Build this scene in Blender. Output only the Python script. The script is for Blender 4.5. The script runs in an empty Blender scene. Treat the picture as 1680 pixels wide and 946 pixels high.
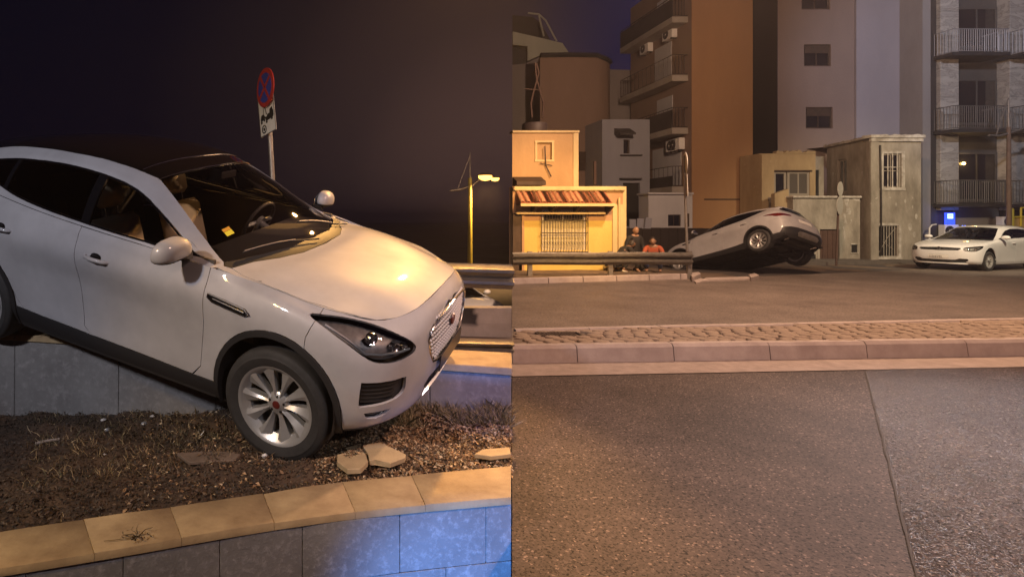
import bpy, bmesh, math, random
import numpy as np
from mathutils import Vector, Matrix, Euler
from mathutils.bvhtree import BVHTree
random.seed(7)
S = bpy.context.scene
COL = S.collection
R = math.radians

# ------------------------------------------------------------------ camera
FPX, PX, PY, EYE = 920.0, 560.0, 362.0, 1.6        # focal length and principal point in photograph pixels (1680 wide)
cam_d = bpy.data.cameras.new("camera"); cam = bpy.data.objects.new("camera", cam_d); COL.objects.link(cam)
cam.location = (0, 0, EYE); cam.rotation_euler = (R(90), 0, 0)
cam_d.sensor_width = 36; cam_d.lens = 36 * FPX / 1680
cam_d.shift_x = (840 - PX) / 1680; cam_d.shift_y = -(473 - PY) / 1680
cam_d.clip_start = 0.05; cam_d.clip_end = 3000
S.camera = cam

# ------------------------------------------------------------------ night sky
world = bpy.data.worlds.new("World"); S.world = world; world.use_nodes = True
wn = world.node_tree; wn.nodes.clear()
def wnode(t, **k):
    n = wn.nodes.new(t)
    for a, b in k.items(): setattr(n, a, b)
    return n
wo = wnode('ShaderNodeOutputWorld'); bg = wnode('ShaderNodeBackground')
tc = wnode('ShaderNodeTexCoord')
# city glow: warm towards the lit road (a broad lobe round one bearing), deep blue elsewhere
vm = wnode('ShaderNodeVectorMath', operation='DOT_PRODUCT'); vm.inputs[1].default_value = Vector((.30, 1, .06)).normalized()
wn.links.new(tc.outputs['Generated'], vm.inputs[0])
rp = wnode('ShaderNodeValToRGB')
rp.color_ramp.elements[0].position = .80; rp.color_ramp.elements[0].color = (.0014, .0015, .0062, 1)
rp.color_ramp.elements[1].position = .995; rp.color_ramp.elements[1].color = (.056, .031, .028, 1)
e = rp.color_ramp.elements.new(.90); e.color = (.0075, .0052, .0085, 1)
e = rp.color_ramp.elements.new(.962); e.color = (.022, .0135, .0155, 1)
wn.links.new(vm.outputs['Value'], rp.inputs[0])
sep = wnode('ShaderNodeSeparateXYZ'); wn.links.new(tc.outputs['Generated'], sep.inputs[0])
# behind the town blocks (to the right) the sky is a plain night blue again
br = wnode('ShaderNodeMapRange'); br.inputs['From Min'].default_value = .30; br.inputs['From Max'].default_value = .45
br.inputs['To Min'].default_value = 0; br.inputs['To Max'].default_value = 1
wn.links.new(sep.outputs['X'], br.inputs['Value'])
mx = wnode('ShaderNodeMix', data_type='RGBA')
wn.links.new(br.outputs[0], mx.inputs['Factor']); wn.links.new(rp.outputs[0], mx.inputs[6]); mx.inputs[7].default_value = (.0022, .0045, .032, 1)
wn.links.new(mx.outputs[2], bg.inputs[0]); bg.inputs[1].default_value = 1.0
wn.links.new(bg.outputs[0], wo.inputs[0])

# ------------------------------------------------------------------ lamps
def lamp(name, kind, loc, col, power, target=None, size=.3, angle=60, blend=.5):
    d = bpy.data.lights.new(name, kind); d.energy = power; d.color = col
    if kind == 'AREA': d.size = size
    else: d.shadow_soft_size = size
    if kind == 'SPOT': d.spot_size = R(angle); d.spot_blend = blend
    o = bpy.data.objects.new(name, d); COL.objects.link(o); o.location = loc
    if target is not None:
        o.rotation_euler = (Vector(target) - Vector(loc)).to_track_quat('-Z', 'Y').to_euler()
    return o
SODIUM = (1.0, .50, .16); WARM = (1.0, .72, .45); WHITE = (.93, .88, 1.0)
lamp("street_light_sodium_near", 'SPOT', (3.2, 10.6, 7.8), (1.0, .50, .13), 5600, (-.75, 3.2, .25), size=.12, angle=31, blend=.55)
lamp("planter_fill", 'SPOT', (-3.6, .2, 3.8), (1.0, .58, .16), 420, (-.75, 2.55, .1), size=.2, angle=46, blend=.7)  # unseen spot added so the coping brightens without the bonnet
lamp("street_light_sodium_house", 'SPOT', (6.2, 9.8, 5.0), (1.0, .55, .17), 3900, (6.4, 17, 1.7), size=.2, angle=50, blend=.8)
lamp("street_light_white_left", 'SPOT', (-5.2, -2.2, 5.2), (.90, .88, 1.0), 1250, (-1.0, 4.4, 1.45), size=.25, angle=42, blend=.7)
lamp("white_fill_right", 'SPOT', (3.4, -2.6, 4.2), (.98, .88, .95), 420, (.55, 3.5, .75), size=.25, angle=24, blend=.8)  # soft fill added to brighten the car nose and headlight
lamp("sign_fill", 'SPOT', (-4.5, -1.0, 6.0), (1.0, .74, .45), 900, (-1.1, 8.0, 3.2), size=.2, angle=22, blend=.8)  # added out-of-view spot that lifts the road sign and its pole
lamp("town_fill", 'POINT', (9.2, 10.5, 8.6), (1.0, .62, .39), 5200, size=.3)  # broad warm fill added for the dim facades, no post behind it
lamp("road_fill", 'SPOT', (4.6, -.6, 6.8), (1.0, .60, .46), 2700, (4.8, 6.2, 0), size=.3, angle=98, blend=.8)  # fill added from behind the viewer for the near road and kerb
lamp("right_fill", 'SPOT', (18.6, 12.5, 7.2), (1.0, .82, .56), 4200, (22.0, 22, .6), size=.25, angle=66, blend=.9)  # added light without a fixture, brightens the parked hatchback
lamp("far_right_fill", 'SPOT', (21.0, 12.0, 12.0), (.80, .82, 1.0), 3800, (27.0, 26, 8), size=.3, angle=60, blend=.9)  # cool unseen fill added for the marble and pale upper walls
lamp("wet_glint_spot", 'SPOT', (19.0, 16.0, 11.5), (.93, .90, 1.0), 9000, (3.9, 2.7, 0), size=.25, angle=15, blend=1.0)  # narrow unseen spot added for white sparkle on the polished strip
lamp("blue_beacon", 'SPOT', (.28, 1.10, -.10), (.08, .32, 1.0), 330, (.78, 2.9, -.40), size=.06, angle=66, blend=1.0)
lamp("blue_fill_far", 'SPOT', (1.0, 3.42, .80), (.10, .18, 1.0), 9, (1.05, 4.05, .25), size=.05, angle=80, blend=1.0)  # second blue spot added to tint the back wall, no beacon stands there

S.view_settings.view_transform = 'Standard'; S.view_settings.look = 'None'
S.view_settings.exposure = 0; S.view_settings.gamma = 1
S.cycles.max_bounces = 6; S.cycles.transparent_max_bounces = 12; S.cycles.caustics_reflective = False; S.cycles.caustics_refractive = False

def at(px, py, Y):            # a photograph bearing at a chosen distance
    return Vector(((px - PX) / FPX * Y, Y, EYE - (py - PY) / FPX * Y))
def gp(px, py, z=0.0):
    Y = (EYE - z) * FPX / (py - PY); return Vector(((px - PX) / FPX * Y, Y, z))

# ------------------------------------------------------------------ materials
MATS = {}
def mat(name, col, rough=.6, metal=0, noise=0, nscale=8, bump=0, bscale=60, col2=None, coat=0, emit=None, estr=0, alpha=None, spec=.5, detail=6, coords='Object', bdist=.01, streak=0):
    if name in MATS: return MATS[name]
    m = bpy.data.materials.new(name); m.use_nodes = True; nt = m.node_tree; N = nt.nodes; Lk = nt.links
    b = N['Principled BSDF']; b.inputs['Roughness'].default_value = rough; b.inputs['Metallic'].default_value = metal
    b.inputs['Base Color'].default_value = (*col, 1); b.inputs['Coat Weight'].default_value = coat
    b.inputs['Coat Roughness'].default_value = .04; b.inputs['Specular IOR Level'].default_value = spec
    if emit: b.inputs['Emission Color'].default_value = (*emit, 1); b.inputs['Emission Strength'].default_value = estr
    if noise or bump or col2:
        t = N.new('ShaderNodeTexCoord')
    if noise or col2:
        n = N.new('ShaderNodeTexNoise'); n.inputs['Scale'].default_value = nscale; n.inputs['Detail'].default_value = detail; n.inputs['Roughness'].default_value = .65
        if streak:
            mp = N.new('ShaderNodeMapping'); mp.inputs['Scale'].default_value = (1, 1, streak)
            Lk.new(t.outputs[coords], mp.inputs[0]); Lk.new(mp.outputs[0], n.inputs['Vector'])
        else: Lk.new(t.outputs[coords], n.inputs['Vector'])
        r = N.new('ShaderNodeValToRGB'); r.color_ramp.elements[0].position = .33; r.color_ramp.elements[1].position = .68
        c2 = col2 or tuple(c * (1 - noise) for c in col)
        r.color_ramp.elements[0].color = (*c2, 1); r.color_ramp.elements[1].color = (*col, 1)
        Lk.new(n.outputs['Fac'], r.inputs[0]); Lk.new(r.outputs[0], b.inputs['Base Color'])
        rr = N.new('ShaderNodeMapRange'); rr.inputs['To Min'].default_value = min(1, rough * 1.15); rr.inputs['To Max'].default_value = rough * .85
        Lk.new(n.outputs['Fac'], rr.inputs['Value']); Lk.new(rr.outputs[0], b.inputs['Roughness'])
    if bump:
        n2 = N.new('ShaderNodeTexNoise'); n2.inputs['Scale'].default_value = bscale; n2.inputs['Detail'].default_value = 5
        Lk.new(t.outputs[coords], n2.inputs['Vector'])
        bp = N.new('ShaderNodeBump'); bp.inputs['Strength'].default_value = bump; bp.inputs['Distance'].default_value = bdist
        Lk.new(n2.outputs['Fac'], bp.inputs['Height']); Lk.new(bp.outputs[0], b.inputs['Normal'])
    MATS[name] = m; return m

def glass_mat(name, tint, refl=.9, rough=.02, ior=1.5):
    m = bpy.data.materials.new(name); m.use_nodes = True; nt = m.node_tree; nt.nodes.clear()
    o = nt.nodes.new('ShaderNodeOutputMaterial'); mixn = nt.nodes.new('ShaderNodeMixShader'); fr = nt.nodes.new('ShaderNodeFresnel')
    fr.inputs[0].default_value = ior
    tr = nt.nodes.new('ShaderNodeBsdfTransparent'); tr.inputs[0].default_value = (*tint, 1)
    gl = nt.nodes.new('ShaderNodeBsdfGlossy'); gl.inputs[0].default_value = (refl, refl, refl, 1); gl.inputs[1].default_value = rough
    nt.links.new(fr.outputs[0], mixn.inputs[0]); nt.links.new(tr.outputs[0], mixn.inputs[1]); nt.links.new(gl.outputs[0], mixn.inputs[2]); nt.links.new(mixn.outputs[0], o.inputs[0])
    MATS[name] = m; return m

# ------------------------------------------------------------------ objects
def tag(o, label=None, cat=None, group=None, kind=None):
    if label: o['label'] = label
    if cat: o['category'] = cat
    if group: o['group'] = group
    if kind: o['kind'] = kind
    return o
def empty(name, loc=(0, 0, 0), rot=(0, 0, 0), **k):
    o = bpy.data.objects.new(name, None); o.empty_display_size = .2; COL.objects.link(o)
    o.location = loc; o.rotation_euler = rot; tag(o, **k); return o
def link(name, me, parent=None, m=None, **k):
    o = bpy.data.objects.new(name, me); COL.objects.link(o)
    if parent: o.parent = parent
    if m: me.materials.clear(); me.materials.append(m)
    tag(o, **k); return o
def kids(o): return list(o.children)
def copy_tree(o, parent=None, mats=None):
    c = o.copy(); COL.objects.link(c); c.parent = parent
    for ch in kids(o):
        cc = copy_tree(ch, c); cc.matrix_parent_inverse = ch.matrix_parent_inverse.copy()
    return c

class MB:
    "collects shapes into one mesh"
    def __init__(s): s.bm = bmesh.new()
    def box(s, lo, hi, M=None, bev=0):
        x0, y0, z0 = lo; x1, y1, z1 = hi
        v = [s.bm.verts.new(p) for p in ((x0,y0,z0),(x1,y0,z0),(x1,y1,z0),(x0,y1,z0),(x0,y0,z1),(x1,y0,z1),(x1,y1,z1),(x0,y1,z1))]
        f = [s.bm.faces.new([v[i] for i in q]) for q in ((0,3,2,1),(4,5,6,7),(0,1,5,4),(1,2,6,5),(2,3,7,6),(3,0,4,7))]
        if bev:
            es = list({e for q in f for e in q.edges})
            r = bmesh.ops.bevel(s.bm, geom=es, offset=bev, segments=1, affect='EDGES', profile=.5)
            v = list({w for q in r['faces'] for w in q.verts} | {w for w in v if w.is_valid})
        if M is not None:
            for w in v: w.co = M @ w.co
        return s
    def prism(s, pts, a, b, axis='y'):
        "extrude a 2d outline; axis y: pts are (x,z) between y=a and y=b; z: (x,y); x: (y,z)"
        def p(u, v, w): return {'y': (u, w, v), 'z': (u, v, w), 'x': (w, u, v)}[axis]
        A = [s.bm.verts.new(p(u, v, a)) for u, v in pts]; B = [s.bm.verts.new(p(u, v, b)) for u, v in pts]
        n = len(pts)
        s.bm.faces.new(A); s.bm.faces.new(B[::-1])
        for i in range(n): s.bm.faces.new((A[i], B[i], B[(i+1) % n], A[(i+1) % n]))
        return s
    def poly(s, pts3):
        s.bm.faces.new([s.bm.verts.new(p) for p in pts3]); return s
    def hexa(s, bot, top):
        v = [s.bm.verts.new(p) for p in list(bot) + list(top)]
        for q in ((0,3,2,1),(4,5,6,7),(0,1,5,4),(1,2,6,5),(2,3,7,6),(3,0,4,7)): s.bm.faces.new([v[i] for i in q])
        return s
    def tube(s, pts, r, n=8, cap=True):
        pts = [Vector(p) for p in pts]; rs = r if isinstance(r, (list, tuple)) else [r] * len(pts)
        rings = []; up = None
        for i, p in enumerate(pts):
            d = (pts[min(i+1, len(pts)-1)] - pts[max(i-1, 0)]).normalized()
            if up is None: up = d.orthogonal().normalized()
            up = (up - d * up.dot(d)).normalized(); sd = d.cross(up)
            rings.append([s.bm.verts.new(p + (up * math.cos(2*math.pi*k/n) + sd * math.sin(2*math.pi*k/n)) * rs[i]) for k in range(n)])
        for A, B in zip(rings, rings[1:]):
            for k in range(n): s.bm.faces.new((A[k], A[(k+1) % n], B[(k+1) % n], B[k]))
        if cap and n > 2: s.bm.faces.new(rings[0][::-1]); s.bm.faces.new(rings[-1])
        return s
    def lathe(s, prof, n=24, axis='y', c=(0, 0, 0), M=None, closed=False):
        "prof: (radius, height along axis)"
        rings = []
        for r, h in prof:
            ring = []
            for k in range(n):
                a = 2*math.pi*k/n; u, v = r*math.cos(a), r*math.sin(a)
                p = Vector({'y': (u, h, v), 'z': (u, v, h), 'x': (h, u, v)}[axis]) + Vector(c)
                if M is not None: p = M @ p
                ring.append(s.bm.verts.new(p))
            rings.append(ring)
        for A, B in list(zip(rings, rings[1:])) + ([(rings[-1], rings[0])] if closed else []):
            for k in range(n): s.bm.faces.new((A[k], A[(k+1) % n], B[(k+1) % n], B[k]))
        if not closed:
            if prof[0][0] > 1e-4: s.bm.faces.new(rings[0][::-1])
            if prof[-1][0] > 1e-4: s.bm.faces.new(rings[-1])
        return s
    def mesh(s, name, smooth=0):
        bm = s.bm; bmesh.ops.recalc_face_normals(bm, faces=bm.faces)
        me = bpy.data.meshes.new(name); 
        if smooth:
            for f in bm.faces: f.smooth = True
            lim = R(smooth)
            for e in bm.edges:
                if len(e.link_faces) == 2 and e.calc_face_angle(0) > lim: e.smooth = False
        bm.to_mesh(me); bm.free(); return me
    def build(s, name, m, parent=None, smooth=0, loc=None, rot=None, **k):
        o = link(name, s.mesh(name, smooth), parent, m, **k)
        if loc is not None: o.location = loc
        if rot is not None: o.rotation_euler = rot
        return o
# ------------------------------------------------------------------ palette
PAINT = mat('car_paint_white', (.43, .425, .43), rough=.50, coat=1.0, noise=.20, nscale=3.0, spec=.5)
PAINT.node_tree.nodes['Principled BSDF'].inputs['Coat Roughness'].default_value = .05
PAINT2 = mat('car_paint_white_second', (.70, .70, .70), rough=.35, coat=1.0, noise=.05, nscale=2.5)
BLACKPL = mat('black_plastic', (.018, .018, .019), rough=.55, bump=.15, bscale=300, bdist=.001)
GLOSSBLACK = mat('gloss_black', (.006, .006, .007), rough=.12, coat=.6)
ROOFGLASS = mat('panorama_roof', (.007, .005, .0045), rough=.08, coat=.2)
CHROME = mat('chrome', (.72, .70, .68), rough=.18, metal=1)
SILVER = mat('alloy_silver', (.44, .435, .42), rough=.36, metal=.55, noise=.08, nscale=20)
DARKMETAL = mat('dark_metal', (.06, .055, .05), rough=.5, metal=.7, noise=.5, nscale=15)
RUBBER = mat('tyre_rubber', (.030, .029, .028), rough=.75, noise=.35, nscale=14, bump=.3, bscale=120, bdist=.002)
UNDER = mat('underbody', (.016, .014, .013), rough=.7, noise=.5, nscale=6, bump=.4, bscale=30)
GLASS = glass_mat('tinted_glass', (.55, .55, .54))
PRIVACY = glass_mat('privacy_glass', (.035, .035, .04))
WSGLASS = glass_mat('windscreen_glass', (.86, .86, .84))
LAMPGLASS = glass_mat('lamp_glass', (.75, .75, .75))
LAMPIN = mat('lamp_interior', (.34, .33, .32), rough=.4, metal=.3, noise=.5, nscale=18)
REDLENS = mat('red_lens', (.10, .006, .006), rough=.12, coat=.8)
LEATHER = mat('beige_leather', (.70, .56, .38), rough=.55, bump=.2, bscale=80, bdist=.002)
TRIMDARK = mat('cabin_trim', (.075, .065, .055), rough=.6, bump=.2, bscale=150, bdist=.001)
STICKER = mat('yellow_sticker', (.85, .75, .05), rough=.5)
WHITEP = mat('white_plastic', (.75, .74, .72), rough=.45)
BLACKINK = mat('black_ink', (.01, .01, .01), rough=.6)
GALV = mat('galvanised_steel', (.36, .33, .29), rough=.48, metal=.65, noise=.35, nscale=5, bump=.1, bscale=40)
SIGNRED = mat('sign_red', (.42, .035, .03), rough=.35)
SIGNBLUE = mat('sign_blue', (.035, .06, .36), rough=.35)
SIGNWHITE = mat('sign_white', (.72, .70, .66), rough=.4, noise=.1, nscale=14)
# ------------------------------------------------------------------ car builder: smooth surface grids, cut along real shut lines
def crom(P, n, sym0=False, sym1=False):
    "Catmull-Rom along axis 0, n steps per span; sym mirrors the phantom end point in y"
    P = np.asarray(P, float)
    a = P[1].copy(); b = P[-2].copy()
    if sym0: a[..., 1] *= -1
    else: a = 2 * P[0] - P[1]
    if sym1: b[..., 1] *= -1
    else: b = 2 * P[-1] - P[-2]
    Q = np.concatenate([a[None], P, b[None]]); out = []
    for i in range(len(P) - 1):
        p0, p1, p2, p3 = Q[i:i+4]
        for k in range(n):
            t = k / n
            out.append(.5 * (2*p1 + (p2-p0)*t + (2*p0-5*p1+4*p2-p3)*t*t + (3*p1-p0-3*p2+p3)*t**3))
    out.append(P[-1]); return np.array(out)
def patch_bm(table, nu, nv, su0=False, su1=False, sv0=False):
    G = crom(table, nu, su0, su1)
    G = np.swapaxes(crom(np.swapaxes(G, 0, 1), nv, sv0, False), 0, 1)
    if su0: G[0, :, 1] = 0
    if su1: G[-1, :, 1] = 0
    if sv0: G[:, 0, 1] = 0
    bm = bmesh.new(); V = [[bm.verts.new(p) for p in row] for row in G]
    for i in range(len(V)-1):
        for j in range(len(V[0])-1):
            q = [V[i][j], V[i+1][j], V[i+1][j+1], V[i][j+1]]
            bm.faces.new(q)
    bmesh.ops.remove_doubles(bm, verts=bm.verts, dist=1e-5)
    bmesh.ops.dissolve_degenerate(bm, edges=bm.edges, dist=1e-6)
    return bm
E1 = {'side': (Vector((1, 0, 0)), Vector((0, 0, 1))), 'front': (Vector((0, 1, 0)), Vector((0, 0, 1))),
      'top': (Vector((1, 0, 0)), Vector((0, 1, 0))), 'diag': (Vector((1, -1, 0)).normalized(), Vector((0, 0, 1))),
      'rdiag': (Vector((1, 1, 0)).normalized(), Vector((0, 0, 1)))}
def inside(p, poly):
    x, y = p; c = False; n = len(poly)
    for i in range(n):
        x0, y0 = poly[i]; x1, y1 = poly[i-1]
        if (y0 > y) != (y1 > y) and x < (x1-x0)*(y-y0)/(y1-y0)+x0: c = not c
    return c
def cut(bm, proj, poly, ok=None):
    a, b = E1[proj]; nv = a.cross(b)
    n = len(poly)
    for i in range(n):
        p, q = poly[i], poly[(i+1) % n]
        du, dv = q[0]-p[0], q[1]-p[1]; L = math.hypot(du, dv)
        if L < 1e-6: continue
        nx, ny = -dv/L, du/L
        fs = []
        for f in bm.faces:
            U = [(v.co.dot(a), v.co.dot(b)) for v in f.verts]
            if ok and not ok(f.calc_center_median()): continue
            lo = min((u-p[0])*du/L+(w-p[1])*dv/L for u, w in U); hi = max((u-p[0])*du/L+(w-p[1])*dv/L for u, w in U)
            if hi < -.002 or lo > L+.002: continue
            D = [(u-p[0])*nx+(w-p[1])*ny for u, w in U]
            if min(D) < -1e-5 and max(D) > 1e-5: fs.append(f)
        if not fs: continue
        geom = fs + list({e for f in fs for e in f.edges}) + list({v for f in fs for v in f.verts})
        bmesh.ops.bisect_plane(bm, geom=geom, dist=1e-5, plane_co=a*p[0]+b*p[1], plane_no=(a*nx+b*ny))
def circle(cx, cy, r, n=36): return [(cx+r*math.cos(2*math.pi*k/n), cy+r*math.sin(2*math.pi*k/n)) for k in range(n)]
def split_patch(bm, regions, default):
    "regions: (label, proj, polygon, ok) ; the first that holds a face centre names it"
    ref = bm.copy(); bmesh.ops.recalc_face_normals(ref, faces=ref.faces)
    for lab, proj, poly, ok in regions: cut(bm, proj, poly, ok)
    out = {}
    for f in bm.faces:
        c = f.calc_center_median(); lab = default
        for l, proj, poly, ok in regions:
            if ok and not ok(c): continue
            a, b = E1[proj]
            if inside((c.dot(a), c.dot(b)), poly): lab = l; break
        out.setdefault(lab, []).append([tuple(v.co) for v in f.verts])
    return out, ref
def panel_mesh(name, polys, trees, gap=.0022, depth=.018, offset=0.0, mirror=False, flip=False):
    "polys -> one panel with returned edges; normals taken from the uncut surface"
    bm = bmesh.new()
    for P in polys:
        try: bm.faces.new([bm.verts.new(p) for p in P])
        except ValueError: pass
    if mirror:
        for P in polys: bm.faces.new([bm.verts.new((x, -y, z)) for x, y, z in P[::-1]])
    elif flip:
        for v in bm.verts: v.co.y *= -1
        bmesh.ops.reverse_faces(bm, faces=bm.faces)
    bmesh.ops.remove_doubles(bm, verts=bm.verts, dist=2e-4)
    bmesh.ops.dissolve_degenerate(bm, edges=bm.edges, dist=1e-4)
    bmesh.ops.recalc_face_normals(bm, faces=bm.faces)
    cen = Vector((-1.35, 0, .7))
    def nrm(co):
        q = Vector((co.x, abs(co.y), co.z)); best = None
        for t in trees:
            loc, n, _, d = t.find_nearest(q)
            if loc is not None and (best is None or d < best[1]): best = (n, d)
        n = best[0].copy()
        if n.dot(q - cen) < 0 and abs(n.dot((q-cen).normalized())) > .05: n = -n
        if co.y < 0: n.y = -n.y
        return n
    # orient faces outwards
    tot = sum((1 if f.normal.dot(nrm(f.calc_center_median())) > 0 else -1) for f in list(bm.faces)[:60])
    if tot < 0: bmesh.ops.reverse_faces(bm, faces=bm.faces)
    bm.normal_update()
    if gap:
        mv = {}
        for e in bm.edges:
            if len(e.link_faces) == 1:
                f = e.link_faces[0]; d = f.calc_center_median() - (e.verts[0].co+e.verts[1].co)/2
                t = (e.verts[1].co-e.verts[0].co)
                if t.length < 1e-7: continue
                t.normalize(); d = d - t*d.dot(t); d = d - f.normal*d.dot(f.normal)
                if d.length > 1e-7:
                    d.normalize()
                    for v in e.verts: mv.setdefault(v, []).append(d)
        for v, ds in mv.items():
            s = sum(ds, Vector())
            if s.length > .3: v.co += s.normalized()*gap
    ns = {}
    for v in bm.verts: ns[v] = nrm(v.co)
    if offset:
        for v in bm.verts: v.co += ns[v]*offset
    for f in bm.faces: f.smooth = True
    if depth:
        be = [e for e in bm.edges if len(e.link_faces) == 1]
        r = bmesh.ops.extrude_edge_only(bm, edges=be)
        nv = [g for g in r['geom'] if isinstance(g, bmesh.types.BMVert)]
        for v in nv: v.co -= nrm(v.co)*(depth+offset)
        newf = [g for g in r['geom'] if isinstance(g, bmesh.types.BMFace)]
        for f in newf: f.smooth = False
        for e in be: e.smooth = False
    seen = set(); comps = []
    for v in bm.verts:
        if v in seen: continue
        st = [v]; seen.add(v); c = []
        while st:
            a_ = st.pop(); c.append(a_)
            for e in a_.link_edges:
                o_ = e.other_vert(a_)
                if o_ not in seen: seen.add(o_); st.append(o_)
        comps.append(c)
    big = max(len(c) for c in comps)
    for c in comps:
        if len(c) < .12*big: bmesh.ops.delete(bm, geom=c, context='VERTS')
    me = bpy.data.meshes.new(name); bm.to_mesh(me)
    # custom normals on the skin faces
    if me.polygons:
        loops = [None]*len(me.loops)
        cache = {}
        for p in me.polygons:
            for li in p.loop_indices:
                vi = me.loops[li].vertex_index
                if p.use_smooth:
                    if vi not in cache: cache[vi] = nrm(me.vertices[vi].co)
                    n = cache[vi]
                    if n.dot(p.normal) < .2: n = p.normal
                    loops[li] = tuple(n)
                else: loops[li] = tuple(p.normal)
        me.normals_split_custom_set(loops)
    bm.free(); return me

def smooth_tree(bm):
    "a finely tessellated reference whose face normals stand for the smooth surface"
    return BVHTree.FromBMesh(bm)

class SmoothSurf:
    "interpolated vertex normals of the uncut grid"
    def __init__(s, bm):
        bmesh.ops.recalc_face_normals(bm, faces=bm.faces)
        c = Vector((-1.35, 0, .7)); 
        k = sum(1 if f.normal.dot(f.calc_center_median()-c) > 0 else -1 for f in bm.faces)
        if k < 0: bmesh.ops.reverse_faces(bm, faces=bm.faces)
        bm.normal_update()
        # vertices on y=0 are symmetric
        for v in bm.verts:
            if abs(v.co.y) < 1e-5:
                n = v.normal.copy(); n.y = 0; v.normal = n.normalized()
        bm.verts.ensure_lookup_table(); bm.faces.ensure_lookup_table()
        s.vn = [v.normal.copy() for v in bm.verts]; s.tris = []
        for f in bm.faces:
            vs = [v.index for v in f.verts]
            for i in range(1, len(vs)-1): s.tris.append((vs[0], vs[i], vs[i+1]))
        s.co = [v.co.copy() for v in bm.verts]
        s.t = BVHTree.FromPolygons(s.co, s.tris)
    def find_nearest(s, q):
        loc, n, i, d = s.t.find_nearest(q)
        if loc is None: return None, None, None, 9
        a, b, c = s.tris[i]; A, B, C = s.co[a], s.co[b], s.co[c]
        # barycentric
        v0, v1, v2 = B-A, C-A, loc-A
        d00, d01, d11, d20, d21 = v0.dot(v0), v0.dot(v1), v1.dot(v1), v2.dot(v0), v2.dot(v1)
        den = d00*d11-d01*d01
        if abs(den) < 1e-14: return loc, n, i, d
        v = (d11*d20-d01*d21)/den; w = (d00*d21-d01*d20)/den; u = 1-v-w
        m = s.vn[a]*u+s.vn[b]*v+s.vn[c]*w
        return loc, (m.normalized() if m.length > 1e-6 else n), i, d

def wheel(parent, loc, r=.358, w=.235, rim=.254, spokes=10, side=1, style='turbine', steer=0):
    "side +1: outer face towards +y; the wheel object is the rim barrel"
    t = side
    def P(prof): return [(a, b*t) for a, b in prof]
    W = MB().lathe(P([(rim-.012, -w*.40), (rim+.006, -w*.42), (rim+.006, -w*.36), (rim-.035, -w*.30), (rim-.040, w*.25), (rim-.012, w*.385), (rim+.004, w*.40), (rim+.012, w*.44), (rim+.004, w*.455), (rim-.008, w*.44), (rim-.020, w*.40), (rim-.052, w*.25), (rim-.05, -w*.38)]), n=48, closed=True)
    wh = W.build('wheel', SILVER, parent, smooth=40, loc=loc)
    if steer: wh.rotation_euler = (0, 0, steer)
    T = MB().lathe(P([(rim-.004, -w*.42), (rim+.02, -w*.49), (rim+.075, -w*.52), (r-.03, -w*.485), (r-.006, -w*.42), (r, -w*.32), (r+.001, 0), (r, w*.32), (r-.006, w*.42), (r-.018, w*.465), (r-.034, w*.487), (r-.045, w*.503), (rim+.055, w*.515), (rim+.024, w*.49), (rim+.012, w*.470), (rim+.001, w*.455)]), n=64, closed=True)
    T.build('tyre', RUBBER, wh, smooth=35)
    MB().lathe(P([(.0, w*.02), (.155, w*.02), (.155, -w*.05), (0, -w*.05)]), n=32).build('brake_disc', DARKMETAL, wh, smooth=30)
    MB().lathe(P([(.0, -w*.06), (rim-.03, -w*.06), (rim-.03, -w*.2), (0, -w*.2)]), n=32).build('wheel_backing', BLACKPL, wh, smooth=30)
    MB().lathe(P([(.0, w*.345), (.024, w*.345), (.030, w*.33), (.062, w*.30), (.075, w*.25), (.075, w*.1), (0, w*.1)]), n=30).build('hub', SILVER, wh, smooth=30)
    cp = MB().lathe(P([(0, w*.358), (.020, w*.356), (.026, w*.345), (.026, w*.3)]), n=20); cp.build('hub_cap', mat('cap_red', (.10, .015, .012), rough=.3) if style == 'turbine' else CHROME, wh, smooth=30)
    for k in range(5):
        a = 2*math.pi*k/5+.3
        M = Matrix.Translation((.050*math.cos(a), 0, .050*math.sin(a)))
        MB().lathe(P([(0, w*.325), (.0085, w*.325), (.0085, w*.26)]), n=6, M=M).build('wheel_nut', DARKMETAL, wh)
    me = None
    for k in range(spokes):
        if me is None:
            m = MB(); R1 = rim-.030
            # blade: broad at the rim, pinched at the hub, one edge raised (turbine)
            half = math.pi/spokes
            def pt(rad, ang, h): return (rad*math.cos(ang), h*t, rad*math.sin(ang))
            secs = []
            for rad, lo, hi, d0 in ((.055, -.62, .62, .30), (.10, -.52, .42, .29), (.15, -.56, .44, .31), (.20, -.64, .54, .345), (R1+.02, -.74, .70, .37)):
                lo *= half * (1.0 if style == 'turbine' else .7); hi *= half * (1.0 if style == 'turbine' else .7)
                wd = w
                secs.append([pt(rad, t*lo, wd*(d0-.20)), pt(rad, t*lo, wd*(d0-.05)), pt(rad, t*(lo*.35+hi*.65), wd*(d0+.035)), pt(rad, t*hi, wd*(d0-.01)), pt(rad, t*hi, wd*(d0-.20))])
            vs = [[m.bm.verts.new(p) for p in s_] for s_ in secs]
            for A, B in zip(vs, vs[1:]):
                for q in range(5): m.bm.faces.new((A[q], A[(q+1) % 5], B[(q+1) % 5], B[q]))
            m.bm.faces.new(vs[0]); m.bm.faces.new(vs[-1])
            me = m.mesh('spoke', smooth=25)
            o = link('spoke', me, wh, SILVER)
        else: o = bpy.data.objects.new('spoke', me); COL.objects.link(o); o.parent = wh
        o.rotation_euler = (0, 2*math.pi*k/spokes, 0)
    return wh

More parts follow.
